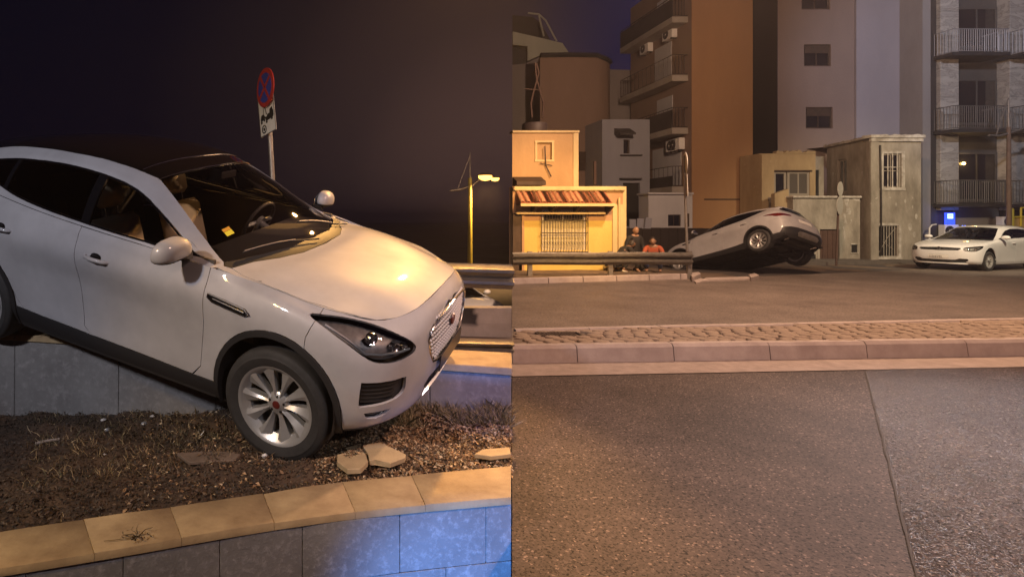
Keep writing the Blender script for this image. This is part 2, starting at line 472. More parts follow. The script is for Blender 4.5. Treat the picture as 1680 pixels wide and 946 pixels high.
def closed_pts(pts, n=3):
    P = np.array(pts, float); Q = np.c_[P[:, 0], np.zeros(len(P)), P[:, 1]]; Q = np.concatenate([Q[-2:], Q, Q[:3]])
    C = crom(Q, n)[2*n:-2*n-0]; return [(float(a), float(c)) for a, b, c in C[:len(P)*n]]
def curve_pts(pts, n=5):
    P = np.array(pts, float); Q = np.c_[P[:, 0], np.zeros(len(P)), P[:, 1]]
    return [(float(a), float(c)) for a, b, c in crom(Q, n)]
def make_text(body, size, loc, rot, m, parent, name, depth=.002, align='LEFT', **k):
    c = bpy.data.curves.new(name, 'FONT'); c.body = body; c.size = size; c.extrude = depth; c.align_x = align
    t = bpy.data.objects.new(name, c); COL.objects.link(t)
    dg = bpy.context.evaluated_depsgraph_get(); me = bpy.data.meshes.new_from_object(t.evaluated_get(dg))
    bpy.data.objects.remove(t); bpy.data.curves.remove(c); me.name = name
    o = link(name, me, parent, m, **k); o.location = loc; o.rotation_euler = rot; return o
# ------------------------------------------------------------------ the white crossover (x forward, y left, z up; origin under the front axle)
SUV_A = [
 [(.66,0,.25),(.765,0,.35),(.798,0,.50),(.802,0,.65),(.795,0,.79),(.772,0,.905),(.712,0,.985)],
 [(.65,.28,.25),(.755,.28,.35),(.788,.28,.50),(.792,.28,.65),(.785,.28,.785),(.762,.28,.895),(.702,.28,.970)],
 [(.62,.52,.25),(.725,.53,.355),(.757,.535,.50),(.762,.535,.65),(.752,.53,.765),(.728,.525,.850),(.645,.51,.940)],
 [(.55,.70,.26),(.64,.735,.36),(.668,.755,.50),(.670,.757,.65),(.660,.75,.765),(.625,.725,.85),(.520,.68,.925)],
 [(.42,.83,.26),(.50,.865,.36),(.515,.880,.50),(.510,.885,.65),(.485,.880,.78),(.43,.850,.875),(.33,.780,.960)],
 [(.30,.86,.245),(.32,.905,.355),(.32,.925,.50),(.31,.932,.66),(.29,.927,.80),(.25,.895,.915),(.14,.815,.985)],
 [(.05,.865,.225),(.05,.918,.35),(.05,.938,.50),(.05,.945,.68),(.04,.935,.84),(.02,.900,.955),(-.05,.820,1.012)],
 [(-0.25,0.86,0.215),(-0.25,0.912,0.335),(-0.25,0.928,0.5),(-0.25,0.93,0.68),(-0.25,0.934,0.86),(-0.25,0.883,0.98),(-0.25,0.822,1.032)],
 [(-0.55,0.86,0.21),(-0.55,0.898,0.32),(-0.55,0.905,0.5),(-0.55,0.91,0.68),(-0.55,0.928,0.88),(-0.55,0.886,1),(-0.52,0.86,1.066)],
 [(-1,0.86,0.205),(-1,0.89,0.31),(-1,0.882,0.48),(-1,0.892,0.68),(-1,0.932,0.89),(-1,0.893,1.02),(-1,0.862,1.092)],
 [(-1.5,0.86,0.205),(-1.5,0.89,0.31),(-1.5,0.878,0.48),(-1.5,0.89,0.7),(-1.5,0.932,0.91),(-1.5,0.893,1.05),(-1.5,0.86,1.112)],
 [(-2,0.86,0.21),(-2,0.9,0.33),(-2,0.9,0.5),(-2,0.912,0.71),(-2,0.944,0.93),(-2,0.894,1.08),(-2,0.85,1.14)],
 [(-2.4,.86,.22),(-2.4,.920,.35),(-2.4,.936,.50),(-2.4,.946,.72),(-2.4,.945,.95),(-2.4,.900,1.10),(-2.4,.835,1.175)],
 [(-2.75,.86,.24),(-2.75,.922,.37),(-2.75,.943,.52),(-2.75,.950,.74),(-2.75,.938,.97),(-2.75,.886,1.13),(-2.75,.808,1.215)],
 [(-3.05,.83,.28),(-3.05,.895,.40),(-3.05,.918,.55),(-3.05,.920,.76),(-3.04,.898,.99),(-3.02,.845,1.16),(-3.00,.762,1.255)],
 [(-3.27,.75,.32),(-3.33,.815,.43),(-3.36,.832,.57),(-3.36,.822,.78),(-3.33,.798,1.0),(-3.26,.755,1.155),(-3.19,.690,1.250)],
 [(-3.41,.55,.33),(-3.48,.58,.44),(-3.50,.585,.58),(-3.48,.570,.80),(-3.43,.555,1.0),(-3.36,.535,1.14),(-3.29,.505,1.225)],
 [(-3.45,.27,.33),(-3.52,.28,.44),(-3.54,.28,.58),(-3.52,.275,.80),(-3.47,.27,1.0),(-3.40,.265,1.135),(-3.33,.255,1.215)],
 [(-3.46,0,.33),(-3.525,0,.44),(-3.545,0,.58),(-3.525,0,.80),(-3.475,0,1.0),(-3.405,0,1.135),(-3.335,0,1.215)],
]
SUV_B = [
 [(.712,0,.985),(.704,.24,.975),(.675,.44,.952),(.61,.58,.930),(.520,.68,.925)],
 [(.48,0,1.035),(.48,.24,1.028),(.45,.44,1.013),(.39,.62,.982),(.33,.78,.960)],
 [(.20,0,1.063),(.20,.26,1.058),(.19,.48,1.054),(.16,.67,1.022),(.14,.815,.985)],
 [(-.03,0,1.084),(-.04,.28,1.080),(-.07,.52,1.071),(-.08,.70,1.045),(-.10,.818,1.018)],
 [(-.25,0,1.098),(-.27,.28,1.093),(-.345,.52,1.080),(-.42,.68,1.066),(-.49,.815,1.052)],
 [(-.54,0,1.258),(-.56,.27,1.250),(-.63,.49,1.224),(-.70,.63,1.194),(-.76,.745,1.155)],
 [(-.85,0,1.415),(-.87,.26,1.406),(-.93,.46,1.375),(-.98,.585,1.342),(-1.03,.680,1.300)],
 [(-1.18,0,1.522),(-1.19,.25,1.514),(-1.22,.44,1.490),(-1.25,.548,1.463),(-1.29,.630,1.418)],
 [(-1.50,0,1.588),(-1.50,.25,1.580),(-1.51,.45,1.558),(-1.53,.565,1.532),(-1.56,.643,1.487)],
 [(-1.95,0,1.617),(-1.95,.25,1.608),(-1.95,.45,1.586),(-1.95,.57,1.558),(-1.95,.645,1.513)],
 [(-2.40,0,1.602),(-2.40,.25,1.594),(-2.40,.44,1.572),(-2.40,.555,1.543),(-2.38,.628,1.493)],
 [(-2.80,0,1.556),(-2.80,.25,1.548),(-2.80,.43,1.525),(-2.78,.535,1.495),(-2.75,.608,1.440)],
 [(-3.14,0,1.500),(-3.14,.25,1.494),(-3.12,.42,1.472),(-3.06,.525,1.435),(-2.99,.600,1.375)],
 [(-3.24,0,1.400),(-3.235,.25,1.395),(-3.21,.43,1.376),(-3.14,.56,1.345),(-3.08,.645,1.305)],
 [(-3.335,0,1.215),(-3.33,.255,1.215),(-3.29,.505,1.225),(-3.24,.610,1.240),(-3.19,.690,1.250)],
]
# side glass strip: belt (from A) and roof rail (from B)
SUV_C = [
 [(-.50,.845,1.058),(-.495,.832,1.056),(-.49,.815,1.052)],
 [(-.80,.862,1.080),(-.78,.812,1.118),(-.76,.745,1.155)],
 [(-1.05,.862,1.094),(-1.04,.782,1.200),(-1.03,.680,1.300)],
 [(-1.30,.862,1.104),(-1.295,.762,1.268),(-1.29,.630,1.418)],
 [(-1.58,.858,1.116),(-1.57,.766,1.308),(-1.56,.643,1.487)],
 [(-1.98,.850,1.138),(-1.96,.762,1.332),(-1.95,.645,1.513)],
 [(-2.40,.835,1.175),(-2.39,.745,1.340),(-2.38,.628,1.493)],
 [(-2.75,.808,1.215),(-2.75,.718,1.332),(-2.75,.608,1.440)],
 [(-3.00,.762,1.255),(-2.995,.692,1.318),(-2.99,.600,1.375)],
 [(-3.19,.690,1.250),(-3.14,.675,1.275),(-3.08,.645,1.305)],
]
pos_side = lambda c: c.y > .55
front_end = lambda c: c.x > .15
def arch(cx, cz, r, n=40): return circle(cx, cz, r, n)
FAX, RAX, AZ = (.015, .375), (-2.681, .385), 0
SUV_REG_A = [
 ('none', 'side', arch(.015, .375, .395), pos_side),
 ('none', 'side', arch(-2.681, .385, .395), pos_side),
 ('arch_trim_front', 'side', arch(.015, .375, .435), lambda c: c.y > .55 and c.z < 1.2),
 ('arch_trim_rear', 'side', arch(-2.681, .385, .435), pos_side),
 ('headlight', 'diag', [(-.482,.945),(-.40,.948),(-.28,.940),(-.15,.915),(-.04,.880),(.05,.838),(.100,.800),(.112,.772),(.085,.752),(.0,.742),(-.12,.742),(-.20,.762),(-.31,.835),(-.41,.898)], lambda c: c.x > .15),
 ('bumper_intake', 'diag', [(-.235,.615),(-.21,.628),(.02,.628),(.045,.61),(.045,.55),(.015,.515),(-.05,.498),(-.215,.478),(-.235,.49)], lambda c: c.x > .3),
 ('lower_slit', 'diag', [(-.20,.435),(-.04,.445),(-.07,.412),(-.13,.395),(-.18,.400)], lambda c: c.x > .3),
 ('grille', 'front', [(-.01,.885),(.26,.865),(.40,.832),(.435,.78),(.405,.69),(.33,.60),(.24,.575),(-.01,.572)], lambda c: c.x > .6),
 ('lower_grille', 'front', [(-.01,.50),(.36,.50),(.42,.47),(.36,.365),(-.01,.355)], lambda c: c.x > .6),
 ('front_skirt', 'diag', [(-.36,.0),(-.36,.285),(-.2,.30),(.0,.315),(.3,.335),(.75,.335),(.75,0)], lambda c: c.x > .42),
 ('front_bumper', 'side', [(.262,1.2),(.240,.93),(.205,.83),(.205,-.1),(1.2,-.1),(1.2,1.2)], front_end),
 ('sill', 'side', [(-.35,.0),(-.39,.345),(-.60,.340),(-1.5,.350),(-2.0,.370),(-2.28,.395),(-2.28,0)], pos_side),
 ('front_door', 'side', [(-.505,1.3),(-.505,.75),(-.53,.42),(-.60,.340),(-1.50,.350),(-1.575,.40),(-1.585,.60),(-1.600,1.3)], pos_side),
 ('rear_door', 'side', [(-1.600,1.3),(-1.585,.60),(-1.575,.40),(-1.50,.350),(-2.0,.370),(-2.17,.385),(-2.24,.46),(-2.30,.60),(-2.40,.74),(-2.50,.90),(-2.56,1.3)], pos_side),
 ('tail_light', 'rdiag', [(-1.42,1.085),(-1.50,1.10),(-1.70,1.105),(-1.87,1.095),(-2.08,1.085),(-2.08,1.035),(-1.90,1.01),(-1.74,.985),(-1.66,1.0),(-1.60,1.04)], lambda c: c.x < -2.8),
 ('number_plate', 'front', [(-.01,.97),(.26,.97),(.26,.86),(-.01,.86)], lambda c: c.x < -3.2),
 ('rear_skid', 'front', [(-.01,.55),(.36,.55),(.44,.48),(.40,.39),(-.01,.385)], lambda c: c.x < -3.2),
 ('rear_valance', 'rdiag', [(-1.3,.0),(-1.3,.40),(-1.72,.46),(-1.80,.60),(-2.0,.64),(-2.2,.65),(-2.6,.65),(-2.6,0)], lambda c: c.x < -3.1),
 ('tailgate', 'front', [(-.01,1.4),(.70,1.4),(.66,1.0),(.61,.80),(.55,.70),(-.01,.69)], lambda c: c.x < -3.15),
 ('rear_bumper', 'side', [(-2.9,.0),(-3.0,.60),(-3.05,.86),(-3.12,.90),(-4,.92),(-4,0)], lambda c: c.x < -2.85),
 ('front_fender', 'side', [(-.505,1.3),(-.505,.75),(-.53,.42),(-.60,.33),(-.60,0),(.35,0),(.35,1.3)], pos_side),
]
SUV_REG_B = [
 ('bonnet', 'top', [(1,-.1),(1,.7),(.52,.69),(.32,.775),(.13,.81),(-.10,.815),(-.30,.80),(-.42,.765),(-.36,.62),(-.265,.47),(-.19,.28),(-.165,.0),(-.165,-.1)], lambda c: c.z < 1.12),
 ('windscreen', 'top', [(-.265,-.1),(-.285,.28),(-.37,.52),(-.445,.67),(-.495,.745),(-.72,.672),(-.98,.598),(-1.215,.530),(-1.185,.44),(-1.15,.25),(-1.135,-.1)], None),
 ('cowl', 'top', [(-.165,-.1),(-.19,.28),(-.265,.47),(-.36,.62),(-.42,.765),(-.47,.775),(-.495,.745),(-.445,.67),(-.37,.52),(-.285,.28),(-.265,-.1)], lambda c: c.z < 1.2),
 ('roof_header', 'top', [(-1.135,-.1),(-1.15,.25),(-1.185,.44),(-1.215,.530),(-1.36,.555),(-1.33,.25),(-1.32,-.1)], None),
 ('roof_glass', 'top', [(-1.32,-.1),(-1.33,.25),(-1.36,.555),(-1.53,.578),(-1.95,.592),(-2.38,.575),(-2.70,.548),(-2.72,-.1)], None),
 ('spoiler', 'top', [(-2.72,-.1),(-2.70,.548),(-3.05,.54),(-3.17,.42),(-3.185,-.1)], lambda c: c.z > 1.42),
 ('rear_glass', 'front', [(-.01,1.44),(.40,1.42),(.52,1.36),(.565,1.30),(.54,1.255),(.40,1.245),(-.01,1.24)], lambda c: c.x < -3.05 and c.z < 1.44),
]
_lo = [(-.52,1.080),(-.66,1.092),(-1.0,1.110),(-1.3,1.122),(-1.6,1.138),(-2.0,1.165),(-2.3,1.200),(-2.55,1.250),(-2.78,1.315),(-2.90,1.362)]
_hi = [(-.52,1.083),(-.66,1.100),(-.80,1.160),(-1.03,1.278),(-1.29,1.390),(-1.56,1.452),(-1.95,1.476),(-2.38,1.456),(-2.6,1.430),(-2.83,1.390),(-2.90,1.364)]
_lo, _hi = curve_pts(_lo), curve_pts(_hi)
_lox, _hix = sorted(_lo), sorted(_hi)
def low_(x, d=.012): return float(np.interp(x, [p[0] for p in _lox], [p[1] for p in _lox]))+d
def up_(x, d=.012): return float(np.interp(x, [p[0] for p in _hix], [p[1] for p in _hix]))-d
def wpoly(x0, x1, n=14):
    xs = np.linspace(x0, x1, n); return [(float(x), low_(x)) for x in xs]+[(float(x), up_(x)) for x in xs[::-1]]
_dlo = _lo+_hi[::-1][1:-1]
SUV_REG_C = [
 ('front_window', 'side', wpoly(-.84, -1.545), None),
 ('rear_window', 'side', wpoly(-1.625, -2.44), None),
 ('quarter_window', 'side', wpoly(-2.49, -2.845, 8), None),
 ('window_trim', 'side', _dlo, None),
]
SUV_REG_A = [(l, p, closed_pts(poly) if l in ('headlight', 'bumper_intake', 'grille', 'tail_light') else poly, ok) for l, p, poly, ok in SUV_REG_A]
SUV_MATS = {'headlight': LAMPGLASS, 'bumper_intake': BLACKPL, 'lower_slit': GLOSSBLACK, 'grille': BLACKPL, 'lower_grille': BLACKPL, 'front_skirt': BLACKPL, 'sill': BLACKPL,
 'arch_trim_front': BLACKPL, 'arch_trim_rear': BLACKPL, 'tail_light': REDLENS, 'number_plate': SIGNWHITE, 'rear_skid': GALV, 'rear_valance': BLACKPL,
 'windscreen': WSGLASS, 'cowl': BLACKPL, 'roof_header': ROOFGLASS, 'roof_glass': ROOFGLASS, 'spoiler': GLOSSBLACK, 'rear_glass': PRIVACY, 'front_window': GLASS,
 'rear_window': PRIVACY, 'quarter_window': PRIVACY, 'window_trim': GLOSSBLACK}
CENTRE = {'grille','lower_grille','front_skirt','front_bumper','number_plate','rear_skid','rear_valance','tailgate','rear_bumper','bonnet','windscreen','cowl','roof_header','roof_glass','spoiler','rear_glass','roof_frame','bumper_lower'}
RENAME = {'arch_trim_front': 'arch_trim', 'arch_trim_rear': 'arch_trim', 'body_side': 'quarter_panel', 'headlight': 'headlight'}
OFFS = {'arch_trim_front': .010, 'arch_trim_rear': .010, 'sill': .006, 'grille': -.022, 'lower_grille': -.03, 'bumper_intake': -.028, 'lower_slit': -.02, 'number_plate': .006, 'rear_skid': .004,
        'front_window': -.003, 'rear_window': -.003, 'quarter_window': -.003, 'windscreen': -.003, 'headlight': .0}
def body_panels(root, A, B, C, RA, RB, RC, paint, mats=SUV_MATS, nu=6, nv=5, centre=CENTRE, dflt=('body_side', 'roof_frame', 'side_frame')):
    bits = {}; trees = []
    for tab, reg, d, s in ((A, RA, dflt[0], (True, True, False)), (B, RB, dflt[1], (False, False, True)), (C, RC, dflt[2], (False, False, False))):
        bm = patch_bm(tab, nu, nv, *s)
        out, ref = split_patch(bm, reg, d); bm.free()
        tr = SmoothSurf(ref)
        for k, v in out.items():
            bits.setdefault(k, [[], []]); bits[k][0] += v; bits[k][1].append(tr)
    if dflt[2] in bits:            # the painted frame round the side glass belongs with the roof frame
        b = bits.pop(dflt[2]); bits.setdefault(dflt[1], [[], []]); bits[dflt[1]][0] += b[0]; bits[dflt[1]][1] += b[1]
    made = {}
    for k, (polys, tr) in bits.items():
        if k == 'none': continue
        m = mats.get(k, paint); off = OFFS.get(k, 0)
        nm = RENAME.get(k, k)
        glassy = m in (GLASS, PRIVACY, WSGLASS, LAMPGLASS)
        dep = .004 if glassy else .018
        if k in centre or k == dflt[1]:
            o = link(nm, panel_mesh(nm, polys, tr, mirror=True, offset=off, depth=dep), root, m); made[k] = [o]
        else:
            made[k] = [link(nm, panel_mesh(nm, polys, tr, offset=off, depth=dep), root, m),
                       link(nm, panel_mesh(nm, polys, tr, offset=off, depth=dep, flip=True), root, m)]
    return made, bits
def surf_point(bits, key, a, b, proj, sgn=1):
    "a point on a painted panel found by projection"
    E_ = E1[proj]; best = None
    for P in bits[key][0]:
        c = sum((Vector(p) for p in P), Vector()) / len(P)
        d = (c.dot(E_[0])-a)**2 + (c.dot(E_[1])-b)**2
        if best is None or d < best[1]: best = (c, d)
    c = best[0]; return Vector((c.x, c.y*sgn, c.z))

def make_seat(root, x, y, z=.30, m=None):
    m = m or LEATHER
    s = empty('seat', (x, y, z)); s.parent = root
    b = MB(); b.box((-.28, -.25, 0), (.26, .25, .16), bev=.05); b.build('cushion', m, s, smooth=50)
    M = Matrix.Translation((-.26, 0, .14)) @ Matrix.Rotation(R(-16), 4, 'Y')
    b = MB(); b.box((-.07, -.24, 0), (.07, .24, .58), M=M, bev=.05); b.build('backrest', m, s, smooth=50)
    M = Matrix.Translation((-.44, 0, .76)) @ Matrix.Rotation(R(-12), 4, 'Y')
    b = MB(); b.box((-.05, -.14, 0), (.05, .14, .20), M=M, bev=.045); b.build('headrest', m, s, smooth=50)
    b = MB(); b.tube([(-.42, -.06, .68), (-.44, -.06, .80)], .006); b.tube([(-.42, .06, .68), (-.44, .06, .80)], .006); b.build('headrest_rod', CHROME, s)
    return s

def make_suv(label, loc, rot, steer=0):
    root = empty('crossover_car', loc, rot, label=label, cat='car')
    made, bits = body_panels(root, SUV_A, SUV_B, SUV_C, SUV_REG_A, SUV_REG_B, SUV_REG_C, PAINT, nu=7, nv=6)
    # ---- wheels
    for x, s, st in ((0, 1, steer), (0, -1, steer), (-2.681, 1, 0), (-2.681, -1, 0)):
        z = .325 if x == 0 else .352
        wheel(root, (x + (.02 if x == 0 else 0), s*.808, z), side=s, steer=st)
    # ---- wheel wells, floor, running gear
    for cx in (.015, -2.681):
        for s in (1, -1):
            m = MB(); n = 18
            pr = [(cx+.40*math.cos(a), .375+.40*math.sin(a)) for a in [math.pi*(-.12)+k*math.pi*1.24/n for k in range(n+1)]]
            A_ = [m.bm.verts.new((x, s*.925, z)) for x, z in pr]; B_ = [m.bm.verts.new((x, s*.52, z)) for x, z in pr]
            for i in range(n): m.bm.faces.new((A_[i], A_[i+1], B_[i+1], B_[i]))
            m.bm.faces.new(B_)
            m.build('wheel_arch_liner', BLACKPL, root, smooth=40)
    f = MB()
    f.hexa([(.60,-.55,.27),(.60,.55,.27),(-3.40,.60,.36),(-3.40,-.60,.36)], [(.60,-.55,.30),(.60,.55,.30),(-3.40,.60,.40),(-3.40,-.60,.40)])
    f.box((-2.24, -.875, .215), (-.43, .875, .26))
    f.box((-3.40,-.80,.36), (-3.08,.80,.40)); f.box((.44,-.74,.265), (.52,.74,.29))
    f.build('floor_pan', UNDER, root)
    t = MB(); t.box((-2.05, -.62, .19), (-1.25, -.12, .27), bev=.03); t.build('fuel_tank', UNDER, root, smooth=30)
    t = MB(); t.tube([(-.3,.05,.24),(-1.0,.10,.20),(-1.7,.22,.20),(-2.2,.30,.22),(-2.45,.34,.30),(-2.75,.30,.36),(-3.0,.25,.33)], .032, 10); t.build('exhaust_pipe', DARKMETAL, root, smooth=60)
    t = MB(); t.box((-3.30, -.48, .26), (-3.02, .48, .38), bev=.05); t.build('silencer', DARKMETAL, root, smooth=50)
    for s in (1, -1):
        t = MB(); t.tube([(-3.2,.55*s,.34),(-3.36,.58*s,.35)], .038, 12); t.build('exhaust_tip', CHROME, root, smooth=60)
        t = MB(); t.tube([(-2.681,.16*s,.34),(-2.681,.72*s,.355)], .022, 8); t.tube([(-2.45,.25*s,.26),(-2.66,.70*s,.25)], .03, 8); t.tube([(-2.9,.22*s,.27),(-2.72,.70*s,.27)], .026, 8)
        t.tube([(-2.1,.62*s,.27),(-2.62,.68*s,.30)], .035, 8); t.build('suspension_arm', DARKMETAL, root, smooth=60)
        t = MB(); t.tube([(-2.72,.60*s,.30),(-2.74,.56*s,.62)], .045, 12); t.build('coil_spring', DARKMETAL, root, smooth=60)
        t = MB(); t.tube([(0,.15*s,.33),(0,.72*s,.34)], .022, 8); t.tube([(-.25,.30*s,.24),(.0,.72*s,.24),(.15,.35*s,.24)], .028, 8); t.build('front_suspension_arm', DARKMETAL, root, smooth=60)
    t = MB(); t.box((-2.82,-.20,.25), (-2.52,.20,.45), bev=.05); t.build('rear_differential', DARKMETAL, root, smooth=50)
    t = MB(); t.box((-.35,-.5,.20), (.45,.5,.30), bev=.03); t.build('engine_undertray', UNDER, root, smooth=50)
    # ---- lamps
    for s in (1, -1):
        # bowl behind the lens
        polys = bits['headlight'][0]; tr = bits['headlight'][1]
        o = link('lamp_bowl', panel_mesh('lamp_bowl', polys, tr, offset=-.055, depth=0, gap=.004, flip=(s < 0)), made['headlight'][0 if s > 0 else 1], LAMPIN)
        hl = made['headlight'][0 if s > 0 else 1]
        for (t_, z_, rr) in ((-.16, .845, .034), (-.03, .805, .030), (.05, .785, .022)):
            p = surf_point(bits, 'headlight', t_, z_, 'diag', s)
            b = MB(); d = Vector((.9, .35*s, 0)).normalized(); c = p - d*.035
            q = d.to_track_quat('Y', 'Z').to_matrix().to_4x4()
            b.lathe([(0, -.002), (rr*.6, 0), (rr*.85, .004), (rr, .014), (rr*1.05, .010), (rr*1.05, -.02), (0, -.02)], n=20, M=Matrix.Translation(c) @ q)
            b.build('projector', CHROME, hl, smooth=40)
        pts = [surf_point(bits, 'headlight', a, z, 'diag', s) for a, z in ((-.40,.905),(-.30,.86),(-.20,.79),(-.10,.768),(.00,.765),(.07,.772))]
        b = MB(); b.tube([p - Vector((.02, .012*s, 0)) for p in pts], .007, 6); b.build('light_strip', WHITEP, hl, smooth=60)
    # ---- grille mesh: bright diamonds on dark ribs
    g = made['grille'][0]
    b = MB(); ch = MB()
    row = 0
    for iz in range(10):
        z = .590 + iz*.031
        for iy in range(-12, 13):
            y = iy*.036 + (.018 if iz % 2 else 0)
            half = .40 - max(0, (.70-z))*1.0 if z < .70 else .40
            if z > .80: half = .405 - (z-.80)*1.1
            if abs(y) > half - .01: continue
            x = float(np.interp(abs(y), [0, .28, .44], [.802, .792, .775])) - abs(z-.68)*.06 - .014
            nrm_ = Vector((1, y*.35, 0)).normalized()
            M = Matrix.Translation((x, y, z))
            v = [M @ Vector(p) for p in ((0, -.016, 0), (.004, 0, -.0135), (0, .016, 0), (.004, 0, .0135), (.016, 0, 0), (-.01, 0, 0))]
            vv = [ch.bm.verts.new(p) for p in v]
            for q in ((0,1,4),(1,2,4),(2,3,4),(3,0,4),(1,0,5),(2,1,5),(3,2,5),(0,3,5)): ch.bm.faces.new([vv[i] for i in q])
    ch.build('grille_studs', mat('satin_chrome', (.75,.73,.70), rough=.35, metal=.6), g, kind='stuff')
    rim_ = [(.0,.890),(.26,.870),(.405,.830),(.443,.78),(.412,.688),(.335,.594),(.24,.568),(.0,.565)]
    full = rim_ + [(-a, z) for a, z in rim_[::-1][1:-1]]
    pts = [(float(np.interp(abs(a), [0, .28, .45], [.808, .797, .776])) - abs(z-.68)*.06, a, z) for a, z in full]
    b.tube(pts + [pts[0]], .008, 6, cap=False); b.build('grille_surround', CHROME, g, smooth=60)
    b = MB()
    for s in (1, -1):
        for k in range(5):
            z = .505 + k*.024
            pts = []
            for t_ in np.linspace(-.215, .0, 7):
                p = surf_point(bits, 'bumper_intake', t_, z, 'diag', s); pts.append((p.x-.016, p.y - .008*s, z))
            b.tube(pts, .004, 4)
    b.build('intake_slats', BLACKPL, made['front_bumper'][0], kind='stuff')
    for z in (.39, .42, .45, .478):
        b = MB(); b.tube([(.77-.03, -.36, z), (.798-.03, 0, z), (.77-.03, .36, z)], .005, 5); b.build('slat', BLACKPL, made['lower_grille'][0])
    b = MB(); b.prism([(-.26,.50),(.26,.50),(.26,.61),(-.26,.61)], .812, .820, axis='x'); b.build('front_plate', mat('plate_black', (.012,.012,.014), rough=.35), root)
    # silver lip round the front skirt
    pts = []
    for t_ in np.linspace(-.34, .58, 22):
        p = surf_point(bits, 'front_skirt', t_, .31, 'diag', 1); pts.append(p + Vector((.010, .006, 0)))
    full = pts + [Vector((p.x, -p.y, p.z)) for p in pts[::-1][1:]]
    b = MB(); b.tube(full, .011, 6); b.build('lower_lip', SILVER, made['front_bumper'][0], smooth=60)
    # ---- mirrors
    for s in (1, -1):
        mroot = empty('door_mirror', (0, 0, 0)); mroot.parent = root
        bm = bmesh.new(); bmesh.ops.create_uvsphere(bm, u_segments=28, v_segments=16, radius=1)
        for v in bm.verts:
            x, y, z = v.co
            sq = lambda t, p: math.copysign(abs(t)**p, t)
            v.co = Vector((sq(x, .85)*.085*(1 if x > 0 else .55), sq(y, .72)*.132*(1-.10*max(0, z)), sq(z, .80)*(.090 if z > 0 else .055)))
            v.co.x += .02*y*s * -1
            if v.co.x < -.035: v.co.x = -.035
        Mm = Matrix.Translation((-.70, .995*s, 1.150)) @ Matrix.Rotation(R(-6)*s, 4, 'X')
        up = bmesh.new()
        shell = bm.copy()
        bmesh.ops.bisect_plane(bm, geom=bm.faces[:]+bm.edges[:]+bm.verts[:], plane_co=(0,0,-.026), plane_no=(0,0,1), clear_inner=True)
        bmesh.ops.bisect_plane(shell, geom=shell.faces[:]+shell.edges[:]+shell.verts[:], plane_co=(0,0,-.026), plane_no=(0,0,1), clear_outer=True)
        for nm, b_, m_ in (('mirror_cap', bm, PAINT), ('mirror_base', shell, BLACKPL)):
            for f in b_.faces: f.smooth = True
            b_.transform(Mm); me = bpy.data.meshes.new(nm); b_.to_mesh(me); link(nm, me, mroot, m_)
        b = MB(); b.hexa([(-.64,.86*s,1.09),(-.76,.86*s,1.095),(-.74,.93*s,1.10),(-.67,.93*s,1.10)], [(-.66,.84*s,1.125),(-.74,.84*s,1.13),(-.74,.93*s,1.125),(-.68,.93*s,1.125)]); b.build('mirror_arm', BLACKPL, mroot)
        b = MB(); b.prism([((.995+.115*math.cos(a))*s, 1.155+.060*math.sin(a)) for a in [2*math.pi*k/20 for k in range(20)]], -.742, -.737, axis='x'); b.build('mirror_glass', mat('mirror_glass', (.8,.8,.8), rough=.03, metal=1), mroot)
        # ---- handles
        for x in (-1.39, -2.33):
            z = .945 if x > -2 else .985
            key = 'front_door' if x > -2 else 'rear_door'
            p = surf_point(bits, key, x, z, 'side', s); yy = abs(p.y)
            b = MB(); b.tube([(x+.105, (yy-.004)*s, z-.008), (x+.085, (yy+.020)*s, z-.004), (x, (yy+.032)*s, z), (x-.085, (yy+.022)*s, z+.003), (x-.105, (yy-.004)*s, z+.004)], [.010,.014,.015,.014,.010], 10)
            d = made[key][0 if s > 0 else 1]
            b.build('handle', PAINT, d, smooth=60)
            b = MB(); b.lathe([(0, .004), (.030, .003), (.036, -.006), (.0, -.006)], n=18, M=Matrix.Translation((x-.01, yy*s, z)) @ Matrix.Scale(1.6, 4, (1,0,0)) @ Matrix.Scale(-1 if s < 0 else 1, 4, (0,1,0))); b.build('handle_recess', GLOSSBLACK, d, smooth=40)
        # ---- fender vent
        p = surf_point(bits, 'front_fender', -.34, .90, 'side', s); yy = abs(p.y)
        fen = made['front_fender'][0 if s > 0 else 1]
        o_ = [(-.470,.925),(-.20,.895),(-.165,.872),(-.20,.858),(-.43,.885),(-.470,.905)]
        def fy(x, z): return abs(surf_point(bits, 'front_fender', x, z, 'side', s).y)
        b = MB(); A_ = [Vector((x, (fy(x, z)+.001)*s, z)) for x, z in o_]; B_ = [a + Vector((0, .010*s, 0)) for a in A_]
        va = [b.bm.verts.new(a) for a in A_]; vb = [b.bm.verts.new(a) for a in B_]
        b.bm.faces.new(vb); [b.bm.faces.new((va[i], va[(i+1) % 6], vb[(i+1) % 6], vb[i])) for i in range(6)]
        b.build('vent', GLOSSBLACK, fen)
        b = MB(); b.tube([v + Vector((0, .003*s, 0)) for v in B_] + [B_[0] + Vector((0, .003*s, 0))], .004, 5, cap=False); b.build('vent_trim', CHROME, fen)
        b = MB(); b.tube([B_[0].lerp(B_[4], .5) + Vector((.02, .002*s, -.0)), B_[1].lerp(B_[3], .5) + Vector((0, .002*s, 0))], .004, 5); b.build('vent_bar', CHROME, fen)
        # window line trim
        pts = []
        # (dark seal along the belt is part of the window trim)
    # ---- badge
    b = MB(); b.lathe([(0, .012), (.035, .010), (.040, 0), (0, 0)], n=20, M=Matrix.Translation((.80, 0, .76)) @ Matrix.Rotation(R(-90), 4, 'Z')); b.build('badge', mat('cap_red', (.10,.015,.012)), g, smooth=30)
    # plate text side, rear emblem
    b = MB(); b.tube([(-3.475,-.05,1.03),(-3.470,.05,1.04)], .008, 6); b.build('rear_emblem', CHROME, made['tailgate'][0])
